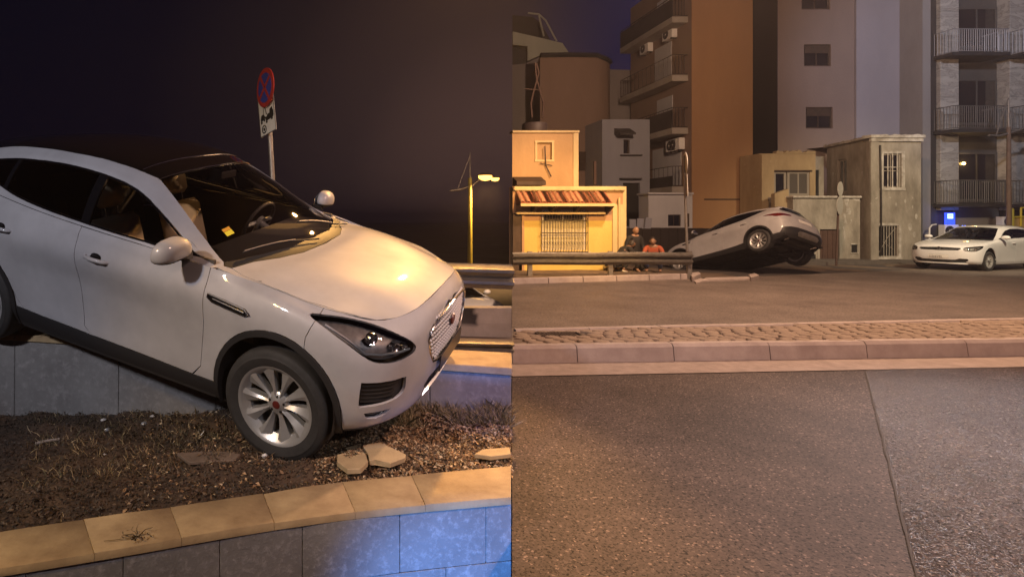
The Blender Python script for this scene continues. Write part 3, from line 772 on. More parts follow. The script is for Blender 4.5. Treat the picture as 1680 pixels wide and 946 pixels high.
    # ---- wipers and sticker on the windscreen
    ws = made['windscreen'][0]
    W_ = SmoothSurf(patch_bm(SUV_B, 7, 6, False, False, True))
    def wsp(x, y, up=.012):
        hit = W_.t.ray_cast(Vector((x, abs(y), 3)), Vector((0, 0, -1))); loc, n, _, _ = W_.find_nearest(hit[0]); n = n.copy()
        if n.z < 0: n = -n
        if y < 0: n.y = -n.y; loc = Vector((loc.x, -loc.y, loc.z))
        return loc + n*up
    for a0, a1 in (((-.24-.05, .62), (-.36-.05, -.02)), ((-.22, -.02), (-.45, -.62))):
        pts = [wsp(a0[0]*(1-t)+a1[0]*t, a0[1]*(1-t)+a1[1]*t, .022) for t in np.linspace(0, 1, 12)]
        b = MB(); b.tube(pts, .006, 6); wp = b.build('wiper', BLACKPL, root, smooth=60)
        pts = [wsp(a0[0]*(1-t)+a1[0]*t, a0[1]*(1-t)+a1[1]*t, .032) for t in np.linspace(.35, .98, 9)]
        b = MB(); b.tube(pts, [.004]*9, 6); b.build('wiper_blade', GALV, wp, smooth=60)
    for nm_, o0, o1, m_ in (('inspection_sticker', 0, .034, STICKER), ('sticker_band', .036, .060, mat('sticker_orange', (.75,.38,.04), rough=.5))):
        def sp(u, v): return wsp(-.60+.30*u-.95*v, -.575+u+.20*v, .001)
        b = MB(); b.poly([sp(0, o0), sp(.055, o0), sp(.055, o1), sp(0, o1)]); b.build(nm_, m_, root)
    # chrome strips added for the reflections along the roof panel edges
    for xs in ((-1.135, -1.15, -1.185, -1.215), (-1.32, -1.33, -1.345, -1.36)):
        pts = [wsp(np.interp(abs(y), [0, .25, .44, .54], [xs[0], xs[1], xs[2], xs[3]]), y, .002) for y in np.linspace(-.54, .54, 15)]
        b = MB(); b.tube(pts, .0035, 5); b.build('roof_edge_glint', CHROME, root, smooth=60)
    # ---- cabin
    make_seat(root, -1.42, .37, .36); make_seat(root, -1.42, -.37, .36)
    for y in (-.42, .42): make_seat(root, -2.22, y, .40, TRIMDARK)
    b = MB(); b.hexa([(-.22,-.78,.60),(-.22,.78,.60),(-.75,.78,.60),(-.75,-.78,.60)], [(-.30,-.74,1.02),(-.30,.74,1.02),(-.80,.76,1.045),(-.80,-.76,1.045)]); b.build('dashboard', TRIMDARK, root)
    b = MB(); b.box((-2.0,-.12,.3), (-.7,.12,.62), bev=.03); b.build('centre_console', TRIMDARK, root)
    b = MB(); M = Matrix.Translation((-.98, .37, 1.02)) @ Matrix.Rotation(R(-65), 4, 'Y')
    n = 24; ring = [M @ Vector((.185*math.cos(2*math.pi*k/n), .185*math.sin(2*math.pi*k/n), 0)) for k in range(n)]
    b.tube(ring + [ring[0]], .015, 8, cap=False); st = b.build('steering_wheel', TRIMDARK, root, smooth=60)
    b = MB(); b.tube([M @ Vector((0, 0, -.02)), M @ Vector((0, 0, -.2))], .03, 10); b.tube([M @ Vector((0, -.17, 0)), M @ Vector((0, .17, 0))], .018, 8); b.tube([M @ Vector((0, 0, 0)), M @ Vector((-.17, 0, 0))], .018, 8)
    b.lathe([(0, .01), (.06, 0), (.06, -.03), (0, -.03)], n=16, axis='z', M=M); b.build('wheel_centre', SILVER, st, smooth=40)
    b = MB(); b.box((-.02, -.06, 0), (.0, .12, .06), M=Matrix.Translation(wsp(-1.02, 0, -.06)), bev=.01); b.build('rear_view_mirror', TRIMDARK, root)
    b = MB(); b.box((-3.15,-.75,.40), (-.30,.75,.44)); b.build('cabin_floor', TRIMDARK, root)
    b = MB(); b.hexa([(-2.95,-.62,.5),(-2.95,.62,.5),(-2.90,.62,.5),(-2.90,-.62,.5)], [(-3.0,-.62,1.16),(-3.0,.62,1.16),(-2.95,.62,1.16),(-2.95,-.62,1.16)]); b.build('load_cover', TRIMDARK, root)
    # firewall blocks the view into the engine bay
    b = MB(); b.box((-.22,-.80,.30), (-.18,.80,1.03)); b.build('bulkhead', UNDER, root)
    # door sides inside
    for s in (1, -1):
        b = MB(); b.box((-2.45, .80*s-.01, .35), (-.52, .80*s+.01, 1.09)); b.build('door_card', TRIMDARK, root)
    return root
# ------------------------------------------------------------------ the white hatchback
HB_A = [
 [(.72,0,.20),(.80,0,.30),(.825,0,.42),(.82,0,.54),(.805,0,.64),(.78,0,.71),(.70,0,.765)],
 [(.71,.28,.20),(.79,.28,.30),(.815,.28,.42),(.81,.28,.54),(.795,.28,.64),(.77,.28,.705),(.69,.28,.76)],
 [(.66,.52,.20),(.74,.54,.30),(.77,.54,.42),(.77,.54,.54),(.755,.535,.64),(.72,.525,.70),(.63,.50,.755)],
 [(.55,.70,.20),(.62,.74,.30),(.64,.75,.42),(.64,.75,.54),(.62,.745,.64),(.575,.72,.71),(.47,.66,.765)],
 [(.40,.80,.20),(.45,.84,.30),(.46,.85,.42),(.455,.855,.54),(.44,.85,.66),(.40,.825,.74),(.30,.74,.80)],
 [(.20,.83,.20),(.20,.875,.30),(.20,.888,.42),(.20,.892,.56),(.19,.885,.70),(.15,.86,.79),(.08,.775,.84)],
 [(-.05,.83,.20),(-.05,.875,.30),(-.05,.888,.42),(-.05,.894,.58),(-.06,.888,.73),(-.08,.865,.82),(-.12,.79,.872)],
 [(-.35,.82,.19),(-.35,.86,.29),(-.35,.872,.42),(-.35,.880,.60),(-.35,.882,.76),(-.36,.865,.85),(-.36,.815,.905)],
 [(-.75,.82,.18),(-.75,.85,.28),(-.75,.856,.42),(-.75,.872,.61),(-.75,.886,.79),(-.75,.872,.88),(-.75,.835,.945)],
 [(-1.3,.82,.18),(-1.3,.85,.28),(-1.3,.853,.42),(-1.3,.870,.62),(-1.3,.890,.80),(-1.3,.876,.90),(-1.3,.838,.962)],
 [(-1.9,.82,.18),(-1.9,.85,.28),(-1.9,.860,.42),(-1.9,.876,.63),(-1.9,.892,.82),(-1.9,.876,.92),(-1.9,.836,.985)],
 [(-2.4,.82,.20),(-2.4,.87,.30),(-2.4,.885,.44),(-2.4,.893,.64),(-2.4,.893,.83),(-2.4,.87,.94),(-2.4,.825,1.01)],
 [(-2.75,.82,.22),(-2.75,.87,.32),(-2.75,.888,.46),(-2.75,.893,.66),(-2.75,.886,.85),(-2.75,.86,.96),(-2.75,.80,1.04)],
 [(-3.08,.78,.26),(-3.10,.83,.36),(-3.12,.85,.48),(-3.11,.85,.68),(-3.08,.84,.86),(-3.04,.80,.98),(-3.0,.74,1.05)],
 [(-3.28,.58,.28),(-3.36,.62,.38),(-3.38,.63,.50),(-3.36,.62,.70),(-3.32,.60,.88),(-3.26,.57,1.0),(-3.20,.54,1.05)],
 [(-3.33,.28,.28),(-3.41,.28,.38),(-3.43,.28,.50),(-3.40,.28,.70),(-3.36,.28,.88),(-3.30,.28,1.0),(-3.24,.26,1.05)],
 [(-3.34,0,.28),(-3.42,0,.38),(-3.44,0,.50),(-3.41,0,.70),(-3.37,0,.88),(-3.31,0,1.0),(-3.25,0,1.05)],
]
HB_B = [
 [(.70,0,.765),(.69,.22,.762),(.66,.42,.757),(.58,.57,.757),(.47,.66,.765)],
 [(.42,0,.840),(.42,.24,.836),(.40,.44,.828),(.36,.62,.812),(.30,.74,.80)],
 [(.10,0,.890),(.10,.26,.886),(.10,.46,.876),(.09,.65,.858),(.08,.775,.84)],
 [(-.16,0,.925),(-.17,.28,.920),(-.20,.5,.910),(-.20,.68,.890),(-.20,.80,.878)],
 [(-.30,0,.945),(-.32,.28,.941),(-.38,.5,.932),(-.45,.66,.920),(-.50,.80,.915)],
 [(-.62,0,1.115),(-.64,.27,1.110),(-.70,.47,1.09),(-.76,.62,1.065),(-.82,.745,1.03)],
 [(-.96,0,1.285),(-.98,.26,1.278),(-1.02,.45,1.255),(-1.06,.58,1.225),(-1.10,.68,1.18)],
 [(-1.28,0,1.405),(-1.29,.25,1.400),(-1.31,.44,1.380),(-1.33,.55,1.355),(-1.37,.630,1.305)],
 [(-1.65,0,1.462),(-1.65,.25,1.456),(-1.65,.45,1.438),(-1.65,.56,1.415),(-1.65,.635,1.370)],
 [(-2.1,0,1.470),(-2.1,.25,1.464),(-2.1,.45,1.446),(-2.1,.56,1.422),(-2.1,.635,1.375)],
 [(-2.6,0,1.440),(-2.6,.25,1.434),(-2.6,.44,1.416),(-2.6,.55,1.390),(-2.58,.625,1.335)],
 [(-2.98,0,1.385),(-2.98,.25,1.380),(-2.96,.42,1.362),(-2.90,.53,1.33),(-2.85,.61,1.27)],
 [(-3.08,0,1.30),(-3.08,.25,1.295),(-3.05,.44,1.28),(-3.0,.57,1.25),(-2.96,.66,1.19)],
 [(-3.25,0,1.05),(-3.24,.26,1.05),(-3.20,.54,1.05),(-3.12,.65,1.05),(-3.0,.74,1.05)],
]
HB_C = [
 [(-.52,.822,.925),(-.51,.812,.92),(-.50,.80,.915)],
 [(-.85,.836,.948),(-.835,.80,.99),(-.82,.745,1.03)],
 [(-1.12,.837,.957),(-1.11,.775,1.07),(-1.10,.68,1.18)],
 [(-1.38,.838,.965),(-1.375,.755,1.14),(-1.37,.630,1.305)],
 [(-1.65,.837,.975),(-1.65,.755,1.175),(-1.65,.635,1.370)],
 [(-2.1,.832,.995),(-2.1,.752,1.185),(-2.1,.635,1.375)],
 [(-2.58,.81,1.025),(-2.58,.735,1.175),(-2.58,.625,1.335)],
 [(-2.88,.775,1.045),(-2.87,.71,1.15),(-2.85,.61,1.27)],
 [(-3.0,.74,1.05),(-2.98,.71,1.12),(-2.96,.66,1.19)],
]
HB_REG_A = [
 ('none', 'side', circle(.0, .335, .355), pos_side), ('none', 'side', circle(-2.62, .335, .355), pos_side),
 ('headlight', 'diag', [(-.40,.735),(-.28,.735),(-.10,.715),(.03,.700),(.10,.680),(.115,.625),(.08,.600),(-.05,.590),(-.17,.600),(-.28,.640),(-.37,.690)], lambda c: c.x > .1),
 ('grille', 'front', [(-.01,.695),(.50,.680),(.53,.655),(.46,.620),(-.01,.612)], lambda c: c.x > .5),
 ('number_plate', 'front', [(-.01,.500),(.26,.500),(.26,.395),(-.01,.395)], lambda c: c.x > .5),
 ('lower_grille', 'front', [(-.01,.355),(.40,.355),(.50,.40),(.66,.395),(.68,.345),(.60,.262),(-.01,.250)], lambda c: c.x > .5),
 ('front_skirt', 'side', [(.30,0),(.30,.225),(.9,.235),(.9,0)], lambda c: c.x > .30),
 ('front_bumper', 'side', [(.22,1),(.20,.735),(.13,.70),(.13,-.1),(1,-.1),(1,1)], front_end),
 ('front_door', 'side', [(-.42,1.2),(-.42,.60),(-.45,.35),(-.50,.27),(-1.42,.27),(-1.46,.36),(-1.48,.60),(-1.50,1.2)], pos_side),
 ('rear_door', 'side', [(-1.50,1.2),(-1.48,.60),(-1.46,.36),(-1.42,.27),(-2.05,.27),(-2.20,.34),(-2.30,.60),(-2.42,.80),(-2.46,1.2)], pos_side),
 ('tail_light', 'rdiag', [(-1.55,.98),(-2.0,.98),(-2.08,.90),(-2.0,.80),(-1.62,.80)], lambda c: c.x < -2.8),
 ('tailgate', 'front', [(-.01,1.3),(.66,1.3),(.62,.80),(.56,.62),(-.01,.60)], lambda c: c.x < -3.05),
 ('rear_bumper', 'side', [(-2.9,0),(-2.96,.60),(-3.0,.74),(-4,.76),(-4,0)], lambda c: c.x < -2.8),
 ('front_fender', 'side', [(-.42,1.3),(-.42,0),(.4,0),(.4,1.3)], pos_side),
]
HB_REG_B = [
 ('bonnet', 'top', [(1,-.1),(1,.7),(.46,.67),(.30,.735),(.08,.77),(-.20,.795),(-.34,.79),(-.42,.74),(-.36,.62),(-.27,.47),(-.21,.28),(-.19,0),(-.19,-.1)], lambda c: c.z < 1.0),
 ('windscreen', 'top', [(-.27,-.1),(-.29,.28),(-.37,.50),(-.45,.67),(-.52,.735),(-.80,.67),(-1.05,.600),(-1.30,.530),(-1.28,.43),(-1.26,.25),(-1.25,-.1)], None),
 ('cowl', 'top', [(-.19,-.1),(-.21,.28),(-.27,.47),(-.36,.62),(-.42,.74),(-.48,.76),(-.52,.735),(-.45,.67),(-.37,.50),(-.29,.28),(-.27,-.1)], lambda c: c.z < 1.1),
 ('rear_glass', 'front', [(-.01,1.33),(.42,1.31),(.55,1.24),(.60,1.12),(-.01,1.10)], lambda c: c.x < -2.9 and c.z < 1.34),
]
_hd = [(-.66,.955),(-.85,.962),(-1.4,.978),(-2.1,1.008),(-2.6,1.040),(-2.80,1.065),(-2.74,1.235),(-2.58,1.292),(-2.1,1.332),(-1.65,1.328),(-1.38,1.268),(-1.11,1.145),(-.84,1.005)]
HB_REG_C = [
 ('front_window', 'side', [(-.88,.972),(-1.1,.980),(-1.42,.990),(-1.42,1.262),(-1.38,1.250),(-1.12,1.130),(-.88,1.012)], None),
 ('rear_window', 'side', [(-1.50,.994),(-2.1,1.020),(-2.34,1.036),(-2.34,1.300),(-2.1,1.318),(-1.65,1.314),(-1.50,1.282)], None),
 ('quarter_window', 'side', [(-2.40,1.042),(-2.6,1.055),(-2.74,1.080),(-2.69,1.220),(-2.58,1.275),(-2.40,1.292)], None),
 ('window_trim', 'side', _hd, None),
]
_zi, _zo = [0, .40, .60, .765, .95, 1.2, 1.47, 2], [0, .40, .645, .850, 1.025, 1.235, 1.485, 2.015]
def _rz(z): return float(np.interp(z, _zi, _zo))
def _rt(T): return [[(x, y, _rz(z)) for x, y, z in row] for row in T]
def _rr(G): return [(l, p, [(a, _rz(b)) for a, b in poly] if p != 'top' else poly, ok) for l, p, poly, ok in G]
HB_A, HB_B, HB_C = _rt(HB_A), _rt(HB_B), _rt(HB_C)
HB_REG_A, HB_REG_C = _rr(HB_REG_A), _rr(HB_REG_C)
HB_REG_B = [(l, p, ([(a, _rz(b)) for a, b in poly] if p == 'front' else poly), {'bonnet': (lambda c: c.z < 1.09), 'cowl': (lambda c: c.z < 1.15), 'rear_glass': (lambda c: c.x < -2.9 and c.z < 1.355)}.get(l, ok)) for l, p, poly, ok in HB_REG_B]
def make_hatch(label, loc, rot, group=None):
    root = empty('hatchback_car', loc, rot, label=label, cat='car', group=group)
    mm = dict(SUV_MATS); mm['grille'] = GLOSSBLACK; mm['number_plate'] = SIGNWHITE; mm['rear_window'] = GLASS; mm['quarter_window'] = GLASS
    made, bits = body_panels(root, HB_A, HB_B, HB_C, HB_REG_A, HB_REG_B, HB_REG_C, PAINT2, mats=mm, nu=4, nv=4)
    for x, s in ((0, 1), (0, -1), (-2.62, 1), (-2.62, -1)):
        wheel(root, (x, s*.775, .318), r=.318, w=.205, rim=.215, spokes=10, side=s, style='plain')
    for cx in (0, -2.62):
        for s in (1, -1):
            m = MB(); n = 14
            pr = [(cx+.358*math.cos(a), .335+.358*math.sin(a)) for a in [math.pi*(-.15)+k*math.pi*1.3/n for k in range(n+1)]]
            A_ = [m.bm.verts.new((x, s*.875, z)) for x, z in pr]; B_ = [m.bm.verts.new((x, s*.52, z)) for x, z in pr]
            for i in range(n): m.bm.faces.new((A_[i], A_[i+1], B_[i+1], B_[i]))
            m.bm.faces.new(B_); m.build('wheel_arch_liner', BLACKPL, root, smooth=40)
    f = MB(); f.box((-2.20,-.83,.18), (-.42,.83,.22)); f.box((-3.3,-.6,.28), (.66,.6,.32)); f.build('floor_pan', UNDER, root)
    b = MB(); b.box((-3.0,-.70,.36), (-.30,.70,.40)); b.build('cabin_floor', TRIMDARK, root)
    b = MB(); b.box((-.36,-.76,.22), (-.32,.76,.88)); b.build('bulkhead', UNDER, root)
    for s in (1, -1):
        o = link('lamp_bowl', panel_mesh('lamp_bowl', bits['headlight'][0], bits['headlight'][1], offset=-.05, depth=0, gap=.004, flip=(s < 0)), made['headlight'][0 if s > 0 else 1], LAMPIN)
        for t_, z_, rr in ((-.16, .725, .038), (-.02, .705, .033)):
            p = surf_point(bits, 'headlight', t_, z_, 'diag', s); d = Vector((.93, .3*s, 0)).normalized()
            b = MB(); b.lathe([(0, .005), (rr*.6, .004), (rr, .012), (rr, -.02), (0, -.02)], n=16, M=Matrix.Translation(p-d*.03) @ d.to_track_quat('Y', 'Z').to_matrix().to_4x4())
            b.build('projector', CHROME, made['headlight'][0 if s > 0 else 1], smooth=40)
        mr = empty('door_mirror'); mr.parent = root
        bm = bmesh.new(); bmesh.ops.create_uvsphere(bm, u_segments=16, v_segments=10, radius=1)
        for v in bm.verts: v.co = Vector((v.co.x*.07, v.co.y*.115, v.co.z*.07))
        for f_ in bm.faces: f_.smooth = True
        bm.transform(Matrix.Translation((-.68, .96*s, 1.08))); me = bpy.data.meshes.new('mirror_cap'); bm.to_mesh(me); link('mirror_cap', me, mr, PAINT2)
        b = MB(); b.tube([(-.66,.82*s,1.03),(-.68,.90*s,1.045)], .02, 6); b.build('mirror_arm', BLACKPL, mr)
        for x, k in ((-1.32, 'front_door'), (-2.22, 'rear_door')):
            yy = abs(surf_point(bits, k, x, .89, 'side', s).y)
            b = MB(); b.tube([(x+.09,(yy-.003)*s,.89),(x+.06,(yy+.025)*s,.89),(x-.06,(yy+.025)*s,.892),(x-.09,(yy-.003)*s,.892)], .011, 8); b.build('handle', PAINT2, made[k][0 if s > 0 else 1], smooth=60)
    b = MB(); b.tube([(.750,-.50,.704),(.795,-.26,.707),(.802,0,.709),(.795,.26,.707),(.750,.50,.704)], .006, 6); b.build('grille_bar', CHROME, made['grille'][0])
    b = MB(); b.lathe([(.0,.010),(.045,.010),(.052,0),(.0,0)], n=20, M=Matrix.Translation((.795,0,.725)) @ Matrix.Rotation(R(-90), 4, 'Z')); b.build('badge', CHROME, made['grille'][0], smooth=30)
    b = MB(); b.tube([(.66,-.66,.225),(.79,-.3,.232),(.80,0,.235),(.79,.3,.232),(.66,.66,.225)], .012, 6); b.build('lower_lip', WHITEP, made['front_bumper'][0])
    plate = made['number_plate'][0]
    make_text('I-DZ7EL', .095, (.8320, -.215, .412), (R(90), 0, R(90)), BLACKINK, plate, 'plate_text', .002)
    for y in (.36, -.36): make_seat(root, -1.42, y, .22, TRIMDARK)
    b = MB(); b.hexa([(-.35,-.74,.55),(-.35,.74,.55),(-.8,.74,.55),(-.8,-.74,.55)], [(-.42,-.70,.90),(-.42,.70,.90),(-.85,.72,.93),(-.85,-.72,.93)]); b.build('dashboard', TRIMDARK, root)
    b = MB(); b.box((-2.5,-.62,.4), (-2.3,.62,.98), bev=.05); b.build('rear_seat', TRIMDARK, root, smooth=40)
    b = MB(); b.tube([(-.34,.30,1.03),(-.42,-.35,1.025)], .008, 6); b.build('wiper', BLACKPL, root)
    return root
# ------------------------------------------------------------------ ground everywhere
SEAM = (840 - PX) / FPX          # the raised road on the right ends along this line, the lower ground lies left of it
from mathutils import noise as mnoise
def fbm(x, y, z=0, s=1.0): return mnoise.fractal(Vector((x*s, y*s, z)), 1.0, 2.0, 5)
def grid(name, f, x0, x1, nx, y0, y1, ny, m, parent=None, **k):
    vs = []; fs = []
    for j in range(ny+1):
        for i in range(nx+1):
            u = x0+(x1-x0)*i/nx; v = y0+(y1-y0)*j/ny; vs.append(f(u, v))
    for j in range(ny):
        for i in range(nx):
            a = j*(nx+1)+i; fs.append((a, a+1, a+nx+2, a+nx+1))
    me = bpy.data.meshes.new(name); me.from_pydata(vs, [], fs); me.update()
    for p in me.polygons: p.use_smooth = True
    return link(name, me, parent, m, **k)

ASPH_FAR = mat('asphalt_low', (.085, .070, .070), rough=.9, noise=.4, nscale=.3)
SOIL = mat('soil', (.085, .052, .030), rough=.95, noise=.6, nscale=7, bump=.8, bscale=40, bdist=.02, col2=(.030, .020, .013))
COPE = mat('coping_stone', (.44, .33, .18), rough=.8, noise=.3, nscale=5, bump=.5, bscale=50, bdist=.004, col2=(.27, .19, .10), detail=10)  # ochre base colour takes in some of the yellow lamp light
def blotch_concrete(name, c1, c2, c3, sc=1.6, bump=.5, rough=.85, spots=0):
    m = bpy.data.materials.new(name); m.use_nodes = True; nt = m.node_tree; N = nt.nodes; L = nt.links; b = N['Principled BSDF']
    t = N.new('ShaderNodeTexCoord')
    n1 = N.new('ShaderNodeTexNoise'); n1.inputs['Scale'].default_value = sc; n1.inputs['Detail'].default_value = 8; n1.inputs['Roughness'].default_value = .7
    n2 = N.new('ShaderNodeTexNoise'); n2.inputs['Scale'].default_value = sc*14; n2.inputs['Detail'].default_value = 6; n2.inputs['Roughness'].default_value = .75
    L.new(t.outputs['Object'], n1.inputs[0]); L.new(t.outputs['Object'], n2.inputs[0])
    r1 = N.new('ShaderNodeValToRGB'); r1.color_ramp.elements[0].position = .35; r1.color_ramp.elements[1].position = .65
    r1.color_ramp.elements[0].color = (*c1, 1); r1.color_ramp.elements[1].color = (*c2, 1)
    r2 = N.new('ShaderNodeValToRGB'); r2.color_ramp.elements[0].position = .50; r2.color_ramp.elements[1].position = .72
    r2.color_ramp.elements[0].color = (0, 0, 0, 1); r2.color_ramp.elements[1].color = (1, 1, 1, 1)
    mxn = N.new('ShaderNodeMix'); mxn.data_type = 'RGBA'; mxn.inputs[7].default_value = (*c3, 1)
    L.new(n1.outputs[0], r1.inputs[0]); L.new(n2.outputs[0], r2.inputs[0]); L.new(r2.outputs[0], mxn.inputs['Factor']); L.new(r1.outputs[0], mxn.inputs[6])
    L.new(mxn.outputs[2], b.inputs['Base Color'])
    bp = N.new('ShaderNodeBump'); bp.inputs['Strength'].default_value = bump; bp.inputs['Distance'].default_value = .006
    L.new(n2.outputs[0], bp.inputs['Height']); L.new(bp.outputs[0], b.inputs['Normal']); b.inputs['Roughness'].default_value = rough
    MATS[name] = m; return m
BLOCK = blotch_concrete('wall_block', (.17, .165, .16), (.24, .235, .23), (.36, .355, .35), 2.2, .8)
BACKWALL = blotch_concrete('retaining_concrete', (.15, .145, .14), (.24, .235, .225), (.30, .29, .28), 1.3, .5)
BARRIER = blotch_concrete('barrier_concrete', (.20, .18, .16), (.30, .27, .25), (.24, .22, .20), 2, .5)

MB().poly([(-1500, -50, -1.6), (1500, -50, -1.6), (1500, 2500, -1.6), (-1500, 2500, -1.6)]).build('ground', ASPH_FAR, kind='structure')

# ---- planter in front: coping, block wall under it
near_px = [(-420, 992), (-200, 960), (0, 931), (100, 915), (233, 893), (330, 876), (419, 861), (500, 849), (585, 838), (700, 827), (838.5, 815)]
far_px = [(-420, 955), (-200, 905), (0, 870), (100, 856), (200, 841), (300, 829), (419, 811), (530, 792), (654, 781), (760, 771), (838.5, 764)]
ZC = .22
near_w = [gp(x, y, ZC) for x, y in near_px]; far_w = [gp(x, y, ZC) for x, y in far_px]
def poly_at(P, s):     # point at arc length fraction list
    L = [0]
    for a, b in zip(P, P[1:]): L.append(L[-1]+(b-a).length)
    s = min(max(s, 0), L[-1])
    for i in range(len(P)-1):
        if s <= L[i+1]+1e-9:
            return P[i].lerp(P[i+1], (s-L[i])/(L[i+1]-L[i]))
def plen(P): return sum((b-a).length for a, b in zip(P, P[1:]))
Ln, Lf = plen(near_w), plen(far_w)
coping = empty('planter_coping', tuple(near_w[5]), label='low yellow-lit stone coping along the front of the weedy planting bed', cat='coping')
cuts = [0]
while cuts[-1] < 1: cuts.append(min(1, cuts[-1] + random.uniform(.11, .15)))
if 1-cuts[-2] < .05: cuts.pop(-2)
def rel(o): 
    o.matrix_parent_inverse = Matrix.Translation(-Vector(o.parent.location)) if o.parent.rotation_euler.to_matrix() == Matrix.Identity(3) else o.parent.matrix_world.inverted()
for a, b in zip(cuts, cuts[1:]):
    g = .00025; sa = .028 if a > 0 else 0; sb = .028 if b < 1 else 0
    p = [poly_at(near_w, Ln*(a+g)), poly_at(near_w, Ln*(b-g)), poly_at(far_w, Lf*(b-g-sb)), poly_at(far_w, Lf*(a+g-sa))]
    mid0, mid1 = poly_at(near_w, Ln*(a+b)/2), poly_at(far_w, Lf*((a+b)/2-(sa+sb)/2))
    dz = random.uniform(-.003, .003)
    outline = [p[0], mid0, p[1], p[2], mid1, p[3]]
    m = MB(); bm = m.bm
    top = [bm.verts.new((q.x, q.y, ZC+dz)) for q in outline]; bot = [bm.verts.new((q.x, q.y, ZC-.036)) for q in outline]
    bm.faces.new(top); bm.faces.new(bot[::-1])
    for i in range(6): bm.faces.new((top[i], bot[i], bot[(i+1) % 6], top[(i+1) % 6]))
    bmesh.ops.bevel(bm, geom=[e for e in bm.edges if all(v in top for v in e.verts)], offset=.0015, segments=1, affect='EDGES')
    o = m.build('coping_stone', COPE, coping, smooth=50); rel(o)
m = MB()
for a, b in zip(range(len(near_w)-1), range(1, len(near_w))):
    n0, n1, f0, f1 = near_w[a], near_w[b], far_w[a], far_w[b]
    i0, i1 = n0.lerp(f0, .08), n1.lerp(f1, .08); j0, j1 = n0.lerp(f0, .92), n1.lerp(f1, .92)
    m.hexa([(i0.x, i0.y, -.9), (i1.x, i1.y, -.9), (j1.x, j1.y, -.9), (j0.x, j0.y, -.9)], [(i0.x, i0.y, .183), (i1.x, i1.y, .183), (j1.x, j1.y, .183), (j0.x, j0.y, .183)])
fw = m.build('planter_wall', BLOCK, label='rough grey block wall below the yellow-lit coping, blue light on its right end', cat='wall')
for row, (z0, z1) in enumerate(((-.10, .181), (-.37, -.103), (-.64, -.373))):
    s = 0 if row % 2 == 0 else -.16
    while s < Ln:
        w = random.uniform(.36, .50); a, b = max(0, s+.0015), min(Ln, s+w-.0015); s += w
        if b-a < .05: continue
        p0, p1 = poly_at(near_w, a), poly_at(near_w, b); f0, f1 = poly_at(far_w, a*Lf/Ln), poly_at(far_w, b*Lf/Ln)
        pr = random.uniform(.018, .026); q0, q1 = p0.lerp(f0, pr), p1.lerp(f1, pr); r0, r1 = p0.lerp(f0, .12), p1.lerp(f1, .12)
        m = MB(); m.hexa([(q0.x,q0.y,z0),(q1.x,q1.y,z0),(r1.x,r1.y,z0),(r0.x,r0.y,z0)], [(q0.x,q0.y,z1),(q1.x,q1.y,z1),(r1.x,r1.y,z1),(r0.x,r0.y,z1)])
        bmesh.ops.bevel(m.bm, geom=m.bm.edges[:], offset=.002, segments=1, affect='EDGES')
        m.build('block', BLOCK, fw)
MB().poly([(-9, -3, -.62), (.6, -3, -.62), (.85, 2.83, -.62), (-9, 2.83, -.62)]).build('lower_pavement', ASPH_FAR, kind='structure')

# ---- retaining wall at the back of the bed; the road platform above it
def wall_line(t): return Vector((-6+7.217*t, 5.0-1.0*t, .82-.275*t)) if t > .45 else Vector((-6+7.217*t, 5.0-1.0*t, .82-.275*t))
W0 = Vector((-6.2, 5.08, .80)); W1 = Vector((-2.77, 4.55, .690)); W2 = Vector((1.2165, 4.0, .550))
WP = [W0, W1, W2]
bw = empty('retaining_wall', (0, 4.2, 0), label='concrete retaining wall behind the planting bed with the car hanging over it', cat='wall')
LW = plen(WP)
s = 0; ws_ = [0, .9, 1.9, 2.9, 3.6, 4.5, 5.3, 5.9, 6.42, 6.92, LW]
for a, b in zip(ws_, ws_[1:]):
    p, q = poly_at(WP, a+.001), poly_at(WP, b-.001); n_ = Vector((0, 1, 0))
    m = MB(); m.hexa([(p.x,p.y,-.25),(q.x,q.y,-.25),(q.x,q.y+.16,-.25),(p.x,p.y+.16,-.25)], [(p.x,p.y+.006,p.z-.05),(q.x,q.y+.006,q.z-.05),(q.x,q.y+.16,q.z-.05),(p.x,p.y+.16,p.z-.05)])
    bmesh.ops.bevel(m.bm, geom=m.bm.edges[:], offset=.006, segments=1, affect='EDGES')
    o = m.build('wall_panel', BACKWALL, bw); rel(o)
    m = MB(); dz = random.uniform(-.003, .003)
    m.hexa([(p.x,p.y-.012,p.z-.052),(q.x,q.y-.012,q.z-.052),(q.x+.15*SEAM*3,q.y+.46,q.z-.052),(p.x,p.y+.46,p.z-.052)], [(p.x,p.y-.012,p.z+dz),(q.x,q.y-.012,q.z+dz),(q.x+.15*SEAM*3 ,q.y+.46,q.z+dz),(p.x,p.y+.46,p.z+dz)])
    bmesh.ops.bevel(m.bm, geom=m.bm.edges[:], offset=.006, segments=1, affect='EDGES')
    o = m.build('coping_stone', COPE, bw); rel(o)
m = MB()
m.hexa([(-6.2,5.2,-1.6),(1.25,4.14,-1.6),(1.25*.999,4.42,-1.6),(-6.2,5.5,-1.6)], [(-6.2,5.2,.74),(1.25,4.14,.49),(1.34,4.42,.49),(-6.2,5.5,.74)])
o = m.build('wall_core', BACKWALL, bw); rel(o)
ROADL = mat('upper_road', (.10, .075, .065), rough=.85, noise=.35, nscale=3, bump=.4, bscale=90)
def plat(u, v):
    y0 = float(np.interp(u, [-6.2, -2.77, 1.22], [5.48, 5.0, 4.42])); y = y0+(5.9-y0)*v
    x = u
    xmax = SEAM*y; x = -6.2+(u+6.2)/(1.22+6.2)*(xmax+6.2)
    return (x, y, float(np.interp(x, [-6.2, -2.77, 0, 1.6], [.72, .655, .52, .47])))
grid('upper_road', plat, -6.2, 1.22, 40, 0, 1, 8, ROADL, kind='structure')
